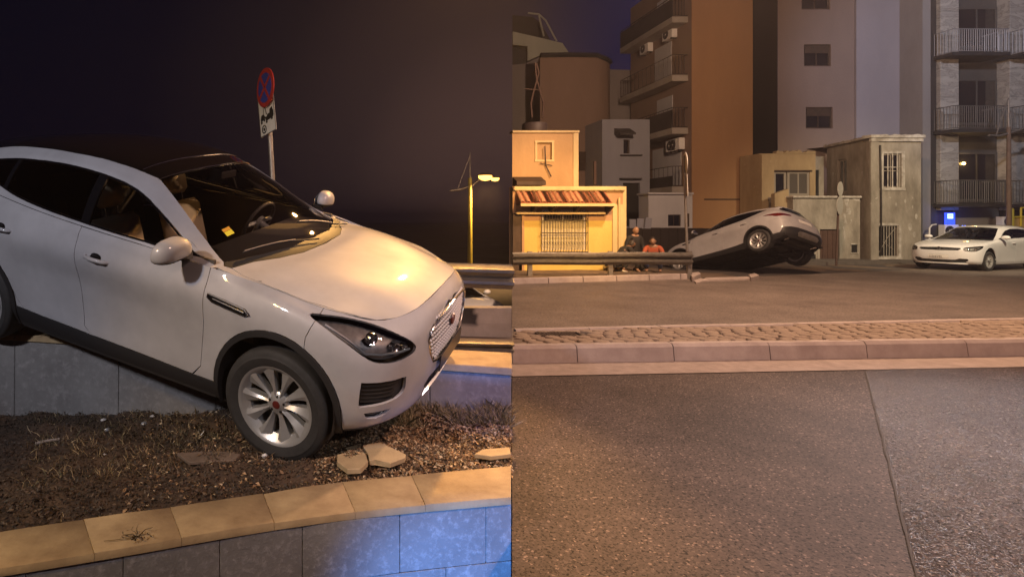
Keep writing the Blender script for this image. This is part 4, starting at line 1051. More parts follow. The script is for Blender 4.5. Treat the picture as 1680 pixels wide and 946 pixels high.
MB().hexa([(-6.2,5.86,-1.6),(1.78,5.86,-1.6),(1.80,5.9,-1.6),(-6.2,5.9,-1.6)], [(-6.2,5.86,.70),(1.78,5.86,.46),(1.80,5.9,.46),(-6.2,5.9,.70)]).build('embankment_face', BACKWALL, kind='structure')

def w_beam(name, p0, p1, z_top, hgt, depth, label, posts, parent_rot=True, m=GALV, zfun=None):
    "double-wave guardrail from p0 to p1 (x,y); posts as fractions"
    P0, P1 = Vector((*p0, 0)), Vector((*p1, 0)); d = (P1-P0); L = d.length; ang = math.atan2(d.y, d.x)
    root = empty(name, (p0[0], p0[1], z_top[0]), (0, 0, ang), label=label, cat='guardrail')
    prof = [(0,0),(.02,-.03),(.085,-.07),(.085,-.11),(.02,-.15),(.0,-.17),(.02,-.19),(.085,-.23),(.085,-.27),(.02,-.31),(0,-.34)]
    sc = hgt/.34; segs = max(2, int(L/.25)); k = max(1, int(round(L/2.2)))
    for q in range(k):
        m_ = MB(); bm = m_.bm; rows = []
        a, b = L*q/k - (0 if q == 0 else .06), L*(q+1)/k
        for i in range(9):
            x = a+(b-a)*i/8; dz = (z_top[1]-z_top[0])*x/L; wob = .006*math.sin(x*2.1+q)
            rows.append([bm.verts.new((x, -yy*depth/.085 + wob - (.003 if q % 2 else 0), zz*sc+dz+wob)) for yy, zz in prof])
        back = []
        for A, B in zip(rows, rows[1:]):
            for j in range(len(prof)-1): bm.faces.new((A[j], B[j], B[j+1], A[j+1]))
        r = bmesh.ops.solidify(bm, geom=bm.faces[:], thickness=.004)
        for f in bm.faces: f.smooth = True
        m_.build('rail', m, root, smooth=55)
        if q:
            for bz in (-.09, -.25):
                b_ = MB(); b_.lathe([(0, -.008), (.012, -.008), (.016, .004), (0, .004)], n=8, M=Matrix.Translation((a+.03, -.088*depth/.085, bz*sc+(z_top[1]-z_top[0])*a/L))); b_.build('bolt', DARKMETAL, root)
    for t_ in posts:
        x = L*t_; dz = (z_top[1]-z_top[0])*t_
        zb = zfun(t_)-z_top[0]
        b_ = MB(); b_.box((x-.06, .01, zb), (x+.06, .08, dz+.03)); b_.box((x-.05, .0, -.24*sc+dz), (x+.05, .02, -.1*sc+dz)); b_.build('post', m, root)
    return root
w_beam('guardrail', (-.2, 5.22), (1.555, 5.10), (1.225, 1.205), .225, .075, 'close double-wave guardrail right of the tipped car bonnet', (.05, .55), zfun=lambda t: .45)
w_beam('guardrail', (-.3, 4.83), (1.485, 4.86), (.585, .565), .11, .045, 'low orange-lit rail right behind the coping of the retaining wall', (.1,), zfun=lambda t: .40)
cb = MB(); prof_ = [(5.42,.43),(5.46,.60),(5.52,.742),(5.66,.742),(5.72,.60),(5.76,.43)]
cb.prism([(y, z) for y, z in prof_], -1.2, .42, axis='x'); b1 = cb.build('concrete_barrier', BARRIER, smooth=0, label='low concrete road barrier left unit, mostly behind the car nose', cat='barrier')
cb = MB(); bm = cb.bm
A_ = [bm.verts.new((.44, y, z)) for y, z in prof_]; B_ = [bm.verts.new((SEAM*y-.004, y, z)) for y, z in prof_]
bm.faces.new(A_); bm.faces.new(B_[::-1]); [bm.faces.new((A_[i], B_[i], B_[(i+1) % 6], A_[(i+1) % 6])) for i in range(6)]
cb.build('concrete_barrier', BARRIER, label='low grey concrete barrier between the two guardrails right of the car nose', cat='barrier')

# ---- soil bed
def bed(u, v):
    n, f = poly_at(far_w, Lf*u), None
    q = poly_at(WP, LW*(.30+.70*u**.9) if u < 1 else LW)
    x = n.x+(q.x-n.x)*v; y = n.y-.02+(q.y+.03-(n.y-.02))*v
    drop = float(np.interp(x, [-3.5, -1.2, -.4, 2], [-.22, -.10, 0, 0]))*min(1, v*2.2)
    z = .165+drop+.030*fbm(x, y, 0, 2.2)+.018*fbm(x, y, 3, 9)
    z += .05*max(0, v-.8)*5*max(0, 1+fbm(x, y, 7, 1.5))
    d = math.hypot((x+.40)/.45, (y-3.45)/.25)
    if d < 1.6: z = z*(1-max(0, 1-d/1.6)) + .172*max(0, 1-d/1.6)
    dm = math.hypot((x+.34)/.50, (y-3.42)/.26); z += .050*math.exp(-((dm-1.0)/.28)**2)*(1+.6*mnoise.noise(Vector((x*9, y*9, 1))))
    z += .022*max(0, mnoise.noise(Vector((x*3.2, y*3.2, 5))))
    return (x, y, z)
grid('planter_soil', bed, .0, 1, 260, 0, 1, 90, SOIL, kind='structure')
bed_pts = [bed(i/160, j/60) for j in range(61) for i in range(161)]
bed_bvh = BVHTree.FromPolygons(bed_pts, [(j*161+i, j*161+i+1, (j+1)*161+i+1, (j+1)*161+i) for j in range(60) for i in range(160)])
def bz(x, y):
    h = bed_bvh.ray_cast(Vector((x, y, 3)), Vector((0, 0, -1))); return h[0].z if h[0] else .16

# dry leaf litter, straw and weeds
def quads_stuff(name, items, m, **k):
    vs, fs = [], []
    for q in items:
        i = len(vs); vs += q; fs.append(tuple(range(i, i+len(q))))
    me = bpy.data.meshes.new(name); me.from_pydata(vs, [], fs); me.update(); return link(name, me, None, m, **k)
def leafmat(name, cols):
    m = bpy.data.materials.new(name); m.use_nodes = True; nt = m.node_tree; N = nt.nodes; b = N['Principled BSDF']; b.inputs['Roughness'].default_value = .7
    g = N.new('ShaderNodeNewGeometry'); r = N.new('ShaderNodeValToRGB'); r.color_ramp.interpolation = 'CONSTANT'
    r.color_ramp.elements[0].color = (*cols[0], 1); r.color_ramp.elements[1].position = 1/len(cols); r.color_ramp.elements[1].color = (*cols[1], 1)
    for i, c in enumerate(cols[2:]): e = r.color_ramp.elements.new((i+2)/len(cols)); e.color = (*c, 1)
    nt.links.new(g.outputs['Random Per Island'], r.inputs[0]); nt.links.new(r.outputs[0], b.inputs['Base Color']); MATS[name] = m; return m
LITTER = leafmat('leaf_litter', [(.26,.155,.075), (.12,.075,.04), (.38,.25,.13), (.06,.042,.028), (.18,.10,.05), (.46,.36,.23)])
SHADELIT = leafmat('shaded_litter', [(.05,.035,.022), (.09,.06,.035), (.03,.025,.018), (.07,.04,.025)])  # shaded copy of the leaf litter, the car's shadow put into its colours
STRAW = leafmat('straw', [(.30,.23,.12), (.16,.12,.065), (.42,.33,.19), (.10,.095,.05)])
rl = random.Random(3)
def leaf(x, y, s):
    z = bz(x, y)+rl.uniform(.002, .022); c = Vector((x, y, z)); a = Vector((rl.gauss(0,1), rl.gauss(0,1), rl.gauss(0,.45))).normalized(); b = a.cross(Vector((rl.gauss(0,.5), rl.gauss(0,.5), 1))).normalized()
    u = Vector((0,0,1))*s*rl.uniform(-.3,.5)
    return [tuple(c-a*s), tuple(c-b*s*.55+u), tuple(c+a*s*1.1), tuple(c+b*s*.5+u)]
items = []; dark = []
while len(items) < 21000:
    u, v = rl.random(), rl.random()**.8
    x, y, z = bed(.40+.60*u, v)
    if x < -.15 and rl.random() > .08: continue
    if mnoise.noise(Vector((x*5, y*5, 2))) < -.30 and rl.random() < .75: continue
    items.append(leaf(x, y, rl.choice((.006,.008,.010,.013,.017))))
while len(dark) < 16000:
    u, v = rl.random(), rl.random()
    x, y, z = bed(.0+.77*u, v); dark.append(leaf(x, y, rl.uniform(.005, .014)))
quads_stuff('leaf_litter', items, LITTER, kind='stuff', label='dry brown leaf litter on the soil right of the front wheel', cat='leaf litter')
quads_stuff('shaded_leaf_litter', dark, SHADELIT, kind='stuff', label='dead leaves coloured dark for the shadow left of the front wheel', cat='leaf litter')
bl = []
def blade(x, y, h, w, lean):
    z = bz(x, y)-.005; p = Vector((x, y, z)); d = Vector((rl.gauss(0,lean), rl.gauss(0,lean), 1)).normalized(); sd = d.orthogonal().normalized()*w
    bend = Vector((rl.gauss(0,1), rl.gauss(0,1), 0))*h*.35
    m1 = p+d*h*.5+bend*.3; t = p+d*h+bend
    return [tuple(p-sd), tuple(p+sd), tuple(m1+sd*.8), tuple(t), tuple(m1-sd*.8)]
for _ in range(11000):
    u, v = rl.random(), rl.random(); k = rl.random()
    if k < .62: x, y, z = bed(.72+.28*u, .78+.21*v); h = rl.uniform(.03, .13)
    elif k < .85: x, y, z = bed(.25+.5*u, .35+.63*v); h = rl.uniform(.02, .09)
    else: x, y, z = bed(.3+.7*u, v); h = rl.uniform(.01, .035)
    if mnoise.noise(Vector((x*6, y*6, 9))) < -.15: continue
    bl.append(blade(x, y, h, rl.uniform(.0012, .003), .55))
quads_stuff('dry_weeds', bl, STRAW, kind='stuff', label='dry straw-like weeds along the foot of the retaining wall', cat='weeds')
# curly fallen leaves lying over the weeds, big enough to tell apart
LEAFLAB = ['curled dry leaf under the bumper corner, above the broken tiles', 'curled dry leaf highest above the larger broken tile', 'curled dry leaf below the middle of the blue-lit wall', 'curled dry leaf nearest the blue-lit wall foot', 'largest curled dry leaf near the right end of the bed', 'small curled dry leaf above the point of the larger tile', 'curled dry leaf beside the tyre, left of the tiles', 'curled dry leaf right under the car nose', 'curled dry leaf just above the orange-brown slab', 'curled dry leaf under the bumper lip']
for i, (px, py, s) in enumerate(((600,700,.03),(640,712,.026),(745,716,.026),(770,706,.03),(812,702,.035),(700,722,.024),(575,716,.028),(728,698,.03),(810,722,.026),(665,704,.024))):
    p = gp(px, py, .20); p.z = bz(p.x, p.y)+.012
    m = MB(); n = 7
    vs = [[m.bm.verts.new((s*1.3*(i_/n-.5), s*.42*math.sin(math.pi*i_/n)*j_, s*.35*(j_*j_)+s*.3*math.sin(i_))) for j_ in (-1, 0, 1)] for i_ in range(n+1)]
    for A, B in zip(vs, vs[1:]):
        for j_ in range(2): m.bm.faces.new((A[j_], B[j_], B[j_+1], A[j_+1]))
    m.build('fallen_leaf', mat('dry_leaf', (.34,.21,.10), rough=.6, noise=.4, nscale=60), loc=p, rot=(rl.uniform(-.5,.5), rl.uniform(-.5,.5), rl.uniform(0,6)), group='curled dry leaves on the weeds', label=LEAFLAB[i], cat='leaf')

# broken tiles, litter
TILE = mat('broken_tile', (.46, .35, .20), rough=.75, noise=.25, nscale=9, bump=.3, bscale=60, bdist=.004)
def slab(pxs, z, th, label, tilt=0, name='broken_tile', m=TILE, cat='tile'):
    P = [gp(x, y, z) for x, y in pxs]; c = sum(P, Vector())/len(P)
    m_ = MB(); m_.prism([(p.x-c.x, p.y-c.y) for p in P], 0, th, axis='z')
    bmesh.ops.bevel(m_.bm, geom=m_.bm.edges[:], offset=.003, segments=1, affect='EDGES')
    return m_.build(name, m, loc=(c.x, c.y, z-th), rot=(tilt, 0, 0), label=label, cat=cat)
slab([(553,756),(553,745),(583,738),(590,733),(600,744),(604,756),(592,768),(570,769)], .245, .03, 'cracked yellowish tile piece with ridges, left one of the pair right of the wheel')
slab([(594,731),(608,729),(625,727),(666,744),(664,749),(640,757),(616,752),(606,753),(604,742)], .25, .03, 'larger broken yellowish tile piece with a jagged edge right of the wheel', .05)
slab([(566,734),(590,727),(603,731),(596,738),(574,741)], .235, .02, 'small tile fragment tucked behind the pair of broken tiles')
slab([(778,744),(792,736),(836,733),(838,744),(805,748)], .225, .025, 'orange-brown broken slab lying near the right end of the bed')
slab([(290,742),(360,739),(395,744),(385,754),(310,757)], .20, .02, 'flat dark slab in the shadow left of the front wheel', name='stone_slab', m=mat('dark_slab', (.16,.12,.09), rough=.9, noise=.4, nscale=8), cat='slab')
p0, p1 = at(58, 722, 3.95), at(98, 713, 4.0); p0.z = bz(p0.x, p0.y)+.02; p1.z = bz(p1.x, p1.y)+.025
MB().tube([p0, p0.lerp(p1, .5)+Vector((0,0,.003)), p1], .009, 6).build('wooden_stick', mat('pale_wood', (.30,.26,.22), rough=.8), label='pale stick lying at the foot of the wall on the left', cat='stick')
PAPER = mat('paper_litter', (.62, .60, .58), rough=.8); FOIL = mat('foil_litter', (.40, .42, .46), rough=.3, metal=.5)
def crumple(px, py, s, m, label, name='paper_scrap', z=.17, flat=.5, cat='litter'):
    p = gp(px, py, z); p.z = bz(p.x, p.y)+s*flat*.5+.004
    bm = bmesh.new(); bmesh.ops.create_icosphere(bm, subdivisions=2, radius=s)
    for v in bm.verts:
        v.co *= 1+.45*mnoise.noise(v.co*60+Vector((px, py, 0))); v.co.z *= flat
    me = bpy.data.meshes.new(name); bm.to_mesh(me); bm.free()
    o = link(name, me, None, m, label=label, cat=cat); o.location = p; o.rotation_euler = (0, 0, px); return o
crumple(162, 691, .022, PAPER, 'crumpled white paper ball highest in the litter by the left wall', flat=.8, z=0)
crumple(170, 703, .020, PAPER, 'crumpled white paper just below the highest litter ball', z=0)
crumple(176, 718, .022, FOIL, 'greyish wrapper lowest in the litter cluster by the left wall', 'wrapper', z=0)
crumple(218, 680, .016, PAPER, 'tiny white paper scrap right of the litter cluster against the wall', z=.02)
crumple(236, 708, .022, FOIL, 'twisted shiny wrapper in the dark weeds under the car sill', 'wrapper', z=.02)
crumple(250, 700, .018, PAPER, 'pinkish scrap beside the twisted wrapper under the car sill', z=.02)
crumple(172, 744, .010, PAPER, 'small pale scrap alone in the dark leaves', z=.05)
crumple(434, 750, .017, PAPER, 'small white paper ball touching the front tyre', z=.17, flat=.9)
crumple(372, 751, .024, PAPER, 'flattened white packet on the soil left of the front tyre', z=.17, flat=.25)
crumple(344, 731, .009, PAPER, 'tiny white crumb left of the tyre', z=.12)
crumple(768, 746, .018, FOIL, 'flat silvery wrapper beside the orange-brown slab', 'wrapper', z=.18, flat=.3)
crumple(766, 762, .011, PAPER, 'white pebble-sized scrap at the right end of the coping edge', z=.19)
crumple(655, 783, .006, mat('dark_pebble', (.06,.04,.03)), 'small dark pebble on the coping below the broken tiles', 'pebble', z=.22, cat='pebble')
p = gp(332, 713, .1); p.z = bz(p.x, p.y)+.02
MB().box((-.004,-.022,-.001), (.004,.022,.001)).build('paper_strip', PAPER, loc=p, rot=(.5, 0, -.5), label='thin white strip of paper standing in the leaves left of the tyre', cat='litter')
# small plant on the coping
pl = empty('dry_sprig', tuple(gp(225, 880, .225)), label='small dry branching sprig lying on the yellow-lit coping', cat='sprig')
rs = random.Random(5); stem = MB()
for k in range(12):
    a = rs.uniform(0, 6.28); r_ = rs.uniform(.03, .085); e_ = Vector((math.cos(a)*r_, math.sin(a)*r_*.7, rs.uniform(.005, .035)))
    stem.tube([(0,0,.0), e_*.5+Vector((rs.uniform(-.01,.01), rs.uniform(-.01,.01), .006)), e_], [.0016, .0012, .0006], 5)
    for q in range(3):
        c_ = e_*rs.uniform(.4, 1); d_ = Vector((rs.gauss(0,1), rs.gauss(0,1), rs.gauss(0,.5))).normalized()*.014; stem.poly([c_, c_+d_+Vector((.003,0,.002)), c_+d_*1.4, c_+d_-Vector((.003,0,.002))])
stem.tube([(0,0,.002), (-.05,-.02,.003), (-.13,-.035,.002)], .0012, 5)
stem.build('stem', mat('sprig_green', (.09,.065,.03), rough=.7), pl)

# ---- no-stopping sign
sg_root = empty('no_stopping_sign', (0, 0, 0), label='round red and blue no-stopping sign with a tow-away plate behind the car roof', cat='road sign')
Y = 8.0; top = at(437, 118, Y); base = at(452, 362+920*1.05/Y, Y)
pole = MB(); pole.tube([base, at(447, 290, Y), top+Vector((0, .04, 0))], .036, 14); pole.build('pole', GALV, sg_root, smooth=60)
c = at(436, 146, Y)-Vector((0, .07, 0)); RS = .275
ry = Matrix.Rotation(R(-57), 4, 'Z') @ Matrix.Rotation(R(6), 4, 'Y')
Ms = Matrix.Translation(c) @ ry
d = MB(); d.lathe([(0, .012), (RS, .012), (RS, -.004), (RS*.80, -.004), (0, -.004)], n=48, M=Ms); disc = d.build('sign_disc', SIGNRED, sg_root, smooth=30)
d = MB(); d.lathe([(0, -.0085), (RS*.76, -.0085), (RS*.76, -.004), (0, -.004)], n=48, M=Ms); d.build('blue_field', SIGNBLUE, disc)
for a in (45, 135):
    d = MB(); d.box((-RS*.76, -.012, -.025), (RS*.76, -.0088 if a == 45 else -.0092, .025), M=Ms @ Matrix.Rotation(R(a), 4, 'Y')); d.build('cross_bar', SIGNRED, disc)
Mp = Matrix.Translation(at(438.5, 189, Y)-Vector((0, .05, 0))) @ Matrix.Rotation(R(-52), 4, 'Z') @ Matrix.Rotation(R(-10), 4, 'Y')
pw, ph = .215, .285
d = MB(); d.box((-pw, 0, -ph), (pw, .008, ph), M=Mp, bev=.004); plate = d.build('tow_plate', SIGNWHITE, sg_root)
d = MB(); t_ = .012
for lo, hi in (((-pw,-.004,-ph),(-pw+t_,.0,ph)), ((pw-t_,-.004,-ph),(pw,0,ph)), ((-pw+t_,-.004,-ph),(pw-t_,0,-ph+t_)), ((-pw+t_,-.004,ph-t_),(pw-t_,0,ph))): d.box(lo, hi, M=Mp)
d.build('plate_border', mat('plate_frame', (.10,.09,.09), rough=.5), plate)
def flat(pts, name): MB().prism([(x, z) for x, z in pts], -.005, -.001, axis='y')
def art(pts, name='pictogram'):
    m_ = MB(); m_.prism(pts, -.005, -.001, axis='y'); m_.bm.transform(Mp); m_.build(name, BLACKINK, plate)
art([(-.05,-.02),(.0,-.03),(.02,.0),(.08,.0),(.09,.05),(.15,.07),(.16,.02),(.18,.02),(.18,-.05),(.16,-.08),(-.02,-.09),(-.04,-.06)])      # tow truck
art([(-.06,.18),(-.05,.19),(.005,.005),(-.01,.0)]); art([(-.062,.19),(-.055,.19),(-.09,.0),(-.097,.0)])                                     # crane boom and cable
art([(-.17,-.03),(-.15,.02),(-.09,.03),(-.06,.0),(-.05,-.04),(-.09,-.05),(-.16,-.07)])                                                    # towed car
for cx_, cz_ in ((-.015,-.10),(.13,-.09),(-.15,-.08),(-.075,-.06)): art([(cx_+.022*math.cos(k*math.pi/5), cz_+.022*math.sin(k*math.pi/5)) for k in range(10)])
n = 16
for k in range(n):      # round stamp
    a0, a1 = 2*math.pi*k/n, 2*math.pi*(k+1)/n
    art([(-.10+.062*math.cos(a0), -.19+.062*math.sin(a0)), (-.10+.062*math.cos(a1), -.19+.062*math.sin(a1)), (-.10+.045*math.cos(a1), -.19+.045*math.sin(a1)), (-.10+.045*math.cos(a0), -.19+.045*math.sin(a0))], 'stamp_ring')
art([(-.12,-.17),(-.08,-.17),(-.08,-.21),(-.12,-.21)])

# ---- twin-arm street lamp far behind
def street_lamp(base, H, label, arms, heads, rp=.10, m=None, group=None, lit=True):
    m = m or mat('lamp_pole_yellow_lit', (.60,.52,.10), rough=.45, noise=.3, nscale=3)  # default yellow has the lamp light on the pole put into it
    r_ = empty('street_lamp', base, label=label, cat='street lamp', group=group)
    b_ = MB(); b_.tube([(0,0,0),(0,0,H*.45),(0,0,H*.8)], [rp*1.25, rp, rp*.85], 14); b_.build('pole', m, r_, smooth=60)
    b_ = MB(); b_.tube([(0,0,H*.8),(0,0,H)], [rp*.45, rp*.22], 8); b_.build('mast', GALV, r_, smooth=60)
    for a in arms:
        b_ = MB(); b_.tube([Vector(p) for p in a], [rp*.55]*len(a), 8); b_.build('arm', GALV, r_, smooth=60)
    b_ = MB(); b_.tube([(0,0,H*.97), Vector(arms[0][-1])*.6+Vector(arms[0][0])*.4], .02, 5); b_.build('stay_cable', GALV, r_)
    for hp, s, on in heads:
        hd = MB(); M = Matrix.Translation(hp) @ Matrix.Scale(1.35, 4, (1,0,0))
        hd.lathe([(0, s*.55), (s*.6, s*.45), (s, .0), (0, .0)], n=16, axis='z', M=M); h_ = hd.build('lamp_head', GALV, r_, smooth=40)
        hd = MB(); hd.lathe([(s*.9, -.004), (s*.88, -s*.4), (s*.6, -s*.8), (0, -s*.95)], n=16, axis='z', M=M)
        hd.build('lens', mat('lens_lit', (1,.7,.3), emit=(1.0,.50,.09), estr=5) if on else mat('lens_off', (.8,.8,.7), emit=(1,.9,.6), estr=3), h_, smooth=40)
        if on and lit:
            pt = Matrix.Translation(base) @ Vector(hp)
            lamp('street_light_glow', 'SPOT', pt-Vector((0, .3, s*1.2)), (1.0,.55,.20), 1800, pt-Vector((3.5, 1.5, 9)), size=.2, angle=110, blend=.6)
    return r_
Y = 30.0; b0 = at(771, 433, Y); b0.z = -1.6; H = at(765, 250, Y).z+1.6
def lp(px, py): v = at(px, py, Y)-b0; return (v.x, v.y, v.z)
street_lamp(tuple(b0), H, 'tall yellow-lit lamp post with a glowing orange head beyond the guardrail',
    [[lp(770,306), lp(755,311), lp(738,313)], [lp(770,308), lp(780,300), lp(790,293), lp(806,291)]], [(lp(796,288), .30, True), (lp(812,292), .19, True)], rp=.115)
# ------------------------------------------------------------------ road on the right
def asphalt(name, base, dark, speck, rough=.5, sc=1.0, speck_amt=.62, bump=1.0, bd=.006, spec=.12):
    m = bpy.data.materials.new(name); m.use_nodes = True; nt = m.node_tree; N = nt.nodes; L = nt.links; b = N['Principled BSDF']
    t = N.new('ShaderNodeTexCoord')
    v = N.new('ShaderNodeTexVoronoi'); v.inputs['Scale'].default_value = 95*sc; L.new(t.outputs['Object'], v.inputs['Vector'])
    n1 = N.new('ShaderNodeTexNoise'); n1.inputs['Scale'].default_value = .8; n1.inputs['Detail'].default_value = 8; n1.inputs['Roughness'].default_value = .7; L.new(t.outputs['Object'], n1.inputs[0])
    n2 = N.new('ShaderNodeTexNoise'); n2.inputs['Scale'].default_value = 38*sc; n2.inputs['Detail'].default_value = 5; L.new(t.outputs['Object'], n2.inputs[0])
    r = N.new('ShaderNodeValToRGB'); r.color_ramp.elements[0].position = .36; r.color_ramp.elements[1].position = .62
    r.color_ramp.elements[0].color = (*dark, 1); r.color_ramp.elements[1].color = (*base, 1); L.new(n1.outputs[0], r.inputs[0])
    # individual stones: each Voronoi cell gets its own grey
    sepc = N.new('ShaderNodeSeparateColor'); L.new(v.outputs['Color'], sepc.inputs[0])
    r2 = N.new('ShaderNodeValToRGB'); r2.color_ramp.interpolation = 'CONSTANT'
    E_ = r2.color_ramp.elements; E_[0].color = (.35, .35, .35, 1); E_[0].position = 0; E_[1].position = .14; E_[1].color = (.85, .85, .85, 1)
    e_ = E_.new(.5); e_.color = (1.05, 1.05, 1.05, 1); e_ = E_.new(.86); e_.color = (1.5, 1.5, 1.5, 1); e_ = E_.new(.965); e_.color = (3.2, 3.1, 3.0, 1)
    L.new(sepc.outputs[0], r2.inputs[0])
    mm = N.new('ShaderNodeMix'); mm.data_type = 'RGBA'; mm.blend_type = 'MULTIPLY'; mm.inputs['Factor'].default_value = speck_amt
    L.new(r.outputs[0], mm.inputs[6]); L.new(r2.outputs[0], mm.inputs[7]); L.new(mm.outputs[2], b.inputs['Base Color'])
    # dark pits between the stones
    n3 = N.new('ShaderNodeTexNoise'); n3.inputs['Scale'].default_value = 55*sc; n3.inputs['Detail'].default_value = 2; L.new(t.outputs['Object'], n3.inputs[0])
    r3 = N.new('ShaderNodeValToRGB'); r3.color_ramp.elements[0].position = .36; r3.color_ramp.elements[1].position = .41; r3.color_ramp.elements[0].color = (.12,.12,.12,1); L.new(n3.outputs[0], r3.inputs[0])
    m2 = N.new('ShaderNodeMix'); m2.data_type = 'RGBA'; m2.blend_type = 'MULTIPLY'; m2.inputs['Factor'].default_value = 1
    L.new(mm.outputs[2], m2.inputs[6]); L.new(r3.outputs[0], m2.inputs[7]); L.new(m2.outputs[2], b.inputs['Base Color'])
    ad = N.new('ShaderNodeMath'); ad.operation = 'ADD'; L.new(n2.outputs[0], ad.inputs[0])
    ms = N.new('ShaderNodeMath'); ms.operation = 'MULTIPLY'; ms.inputs[1].default_value = -.7; L.new(v.outputs['Distance'], ms.inputs[0]); L.new(ms.outputs[0], ad.inputs[1])
    bp = N.new('ShaderNodeBump'); bp.inputs['Strength'].default_value = bump; bp.inputs['Distance'].default_value = bd; L.new(ad.outputs[0], bp.inputs['Height']); L.new(bp.outputs[0], b.inputs['Normal'])
    b.inputs['Roughness'].default_value = rough; b.inputs['Specular IOR Level'].default_value = spec
    MATS[name] = m; return m
ASPH = asphalt('asphalt_near', (.100,.078,.068), (.055,.043,.038), None, rough=.66, bump=.6, bd=.0022, speck_amt=.8)
ASPHG = asphalt('asphalt_polished', (.078,.062,.055), (.045,.036,.032), None, rough=.26, bump=1.0, bd=.006, speck_amt=.8, spec=.11)
ASPHF = asphalt('asphalt_far_road', (.20,.165,.14), (.13,.105,.090), None, rough=.50, sc=.6, speck_amt=.3, bump=.4, bd=.004, spec=.3)
KERB = mat('kerb_concrete', (.44,.37,.33), rough=.8, noise=.3, nscale=3.5, bump=.3, bscale=60, bdist=.004, col2=(.32,.26,.23))
GUTTER = mat('gutter_concrete', (.34,.27,.23), rough=.8, noise=.3, nscale=6, bump=.4, bscale=60, bdist=.003)
SETT = mat('sett_stone', (.34,.26,.19), rough=.85, noise=.5, nscale=9, bump=.6, bscale=60, bdist=.004, col2=(.20,.15,.11))
GROUT = mat('grout', (.20,.15,.11), rough=.95, noise=.4, nscale=10)

def zr(Y): 
    t = min(1, max(0, (Y-14)/6)); return -.03*t*t*(3-2*t)
def front(X): return 6.26+(X-1.95)*.057
def back(X): return 7.36+(X-2.30)*.104
def gut(X): return 5.75+(X-1.79)*.066
def farl(X):    # far edge of the far road
    return float(np.interp(X, [0, 4.32, 9.77, 14, 24, 60], [13.1, 14.15, 15.5, 16.9, 20.4, 30]))
def sheet(name, y0f, y1f, z, m, x1=30, n=60, x0f=None, rows=10, **k):
    "ground strip between two lines y0(X), y1(X), cut off on the left along the seam line"
    vs, fs = [], []
    for j in range(rows+1):
        for i in range(n+1):
            # left edge lies on X = SEAM*Y
            t = j/rows; x = 0
            def yy(x): return y0f(x)+(y1f(x)-y0f(x))*t
            xl = 1.0
            for _ in range(8): xl = SEAM*yy(xl)
            if x0f: xl = max(xl, x0f(yy(xl)))
            x = xl+(x1-xl)*(i/n)**1.4; y = yy(x); vs.append((x, y, z+zr(y)))
    for j in range(rows):
        for i in range(n): a = j*(n+1)+i; fs.append((a, a+1, a+n+2, a+n+1))
    me = bpy.data.meshes.new(name); me.from_pydata(vs, [], fs); me.update(); return link(name, me, None, m, **k)
sheet('road_bed', lambda x: .25, lambda x: 60, -.03, mat('road_bed', (.06,.05,.045), rough=.9), x1=60, rows=30, kind='structure')
sheet('near_road', lambda x: .3, gut, 0, ASPH, x1=14, kind='structure')
# newer shinier strip right of the long joint
def jx(y): return float(np.interp(y, [.3, 2.58, 6.06], [.64, 2.64, 5.66]))+.012*mnoise.noise(Vector((y*5, 1, 0)))
vs, fs = [], []
for j in range(61):
    for i in range(21):
        y = .3; x = 3.0
        for _ in range(12): y = .3+(gut(x)-.303)*j/60; x = jx(y)+(14-jx(y))*(i/20)
        vs.append((x, y, .005))
for j in range(60):
    for i in range(20): a = j*21+i; fs.append((a, a+1, a+22, a+21))
me = bpy.data.meshes.new('near_road_strip'); me.from_pydata(vs, [], fs); me.update(); link('near_road_strip', me, None, ASPHG, kind='structure')
cr_ = MB()
for k in range(40):
    y0_ = .35+(gut(5.6)-.4)*k/40; y1_ = .35+(gut(5.6)-.4)*(k+1)/40; w0 = .004+.006*mnoise.noise(Vector((k*.7, 3, 0)))
    cr_.poly([(jx(y0_)-w0-.006, y0_, .009), (jx(y0_)+w0, y0_, .011), (jx(y1_)+w0, y1_, .011), (jx(y1_)-w0-.006, y1_, .009)])
cr_.build('road_joint', mat('joint_tar', (.040,.032,.028), rough=.8), kind='structure')
sheet('gutter', gut, lambda x: front(x)+.02, .008, GUTTER, x1=14, rows=3, kind='structure')
sheet('far_road', lambda x: back(x)-.02, farl, 0, ASPHF, x1=40, rows=24, kind='structure')

# ---- median: kerb stones, setts
med = empty('median', (2.0, 6.3, 0), kind='structure')
MI = Matrix.Translation(-Vector((2.0, 6.3, 0)))
def mpart(mb, name, m, **k):
    o = mb.build(name, m, med, **k); o.matrix_parent_inverse = MI; return o
m = MB(); xs = np.linspace(1.93, 13, 30)
def lx(y): return SEAM*y
b_ = MB(); b_.hexa([(lx(6.4)+.004,6.42,-.02),(13,front(13)+.16,-.02),(13,back(13)-.1,-.02),(lx(7.3),back(2.2)-.1,-.02)], [(lx(6.4)+.004,6.42,.168),(13,front(13)+.16,.168),(13,back(13)-.1,.168),(lx(7.3),back(2.2)-.1,.168)])
mpart(b_, 'median_fill', GROUT)
def fx(px): # x on the front line for a joint seen at px
    x = 3.0
    for _ in range(12): x = (px-PX)/FPX*front(x)
    return x
js = [lx(6.28)+.002] + [fx(p) for p in (948,1107,1265,1424,1590)]
while js[-1] < 13: js.append(js[-1]+1.16)
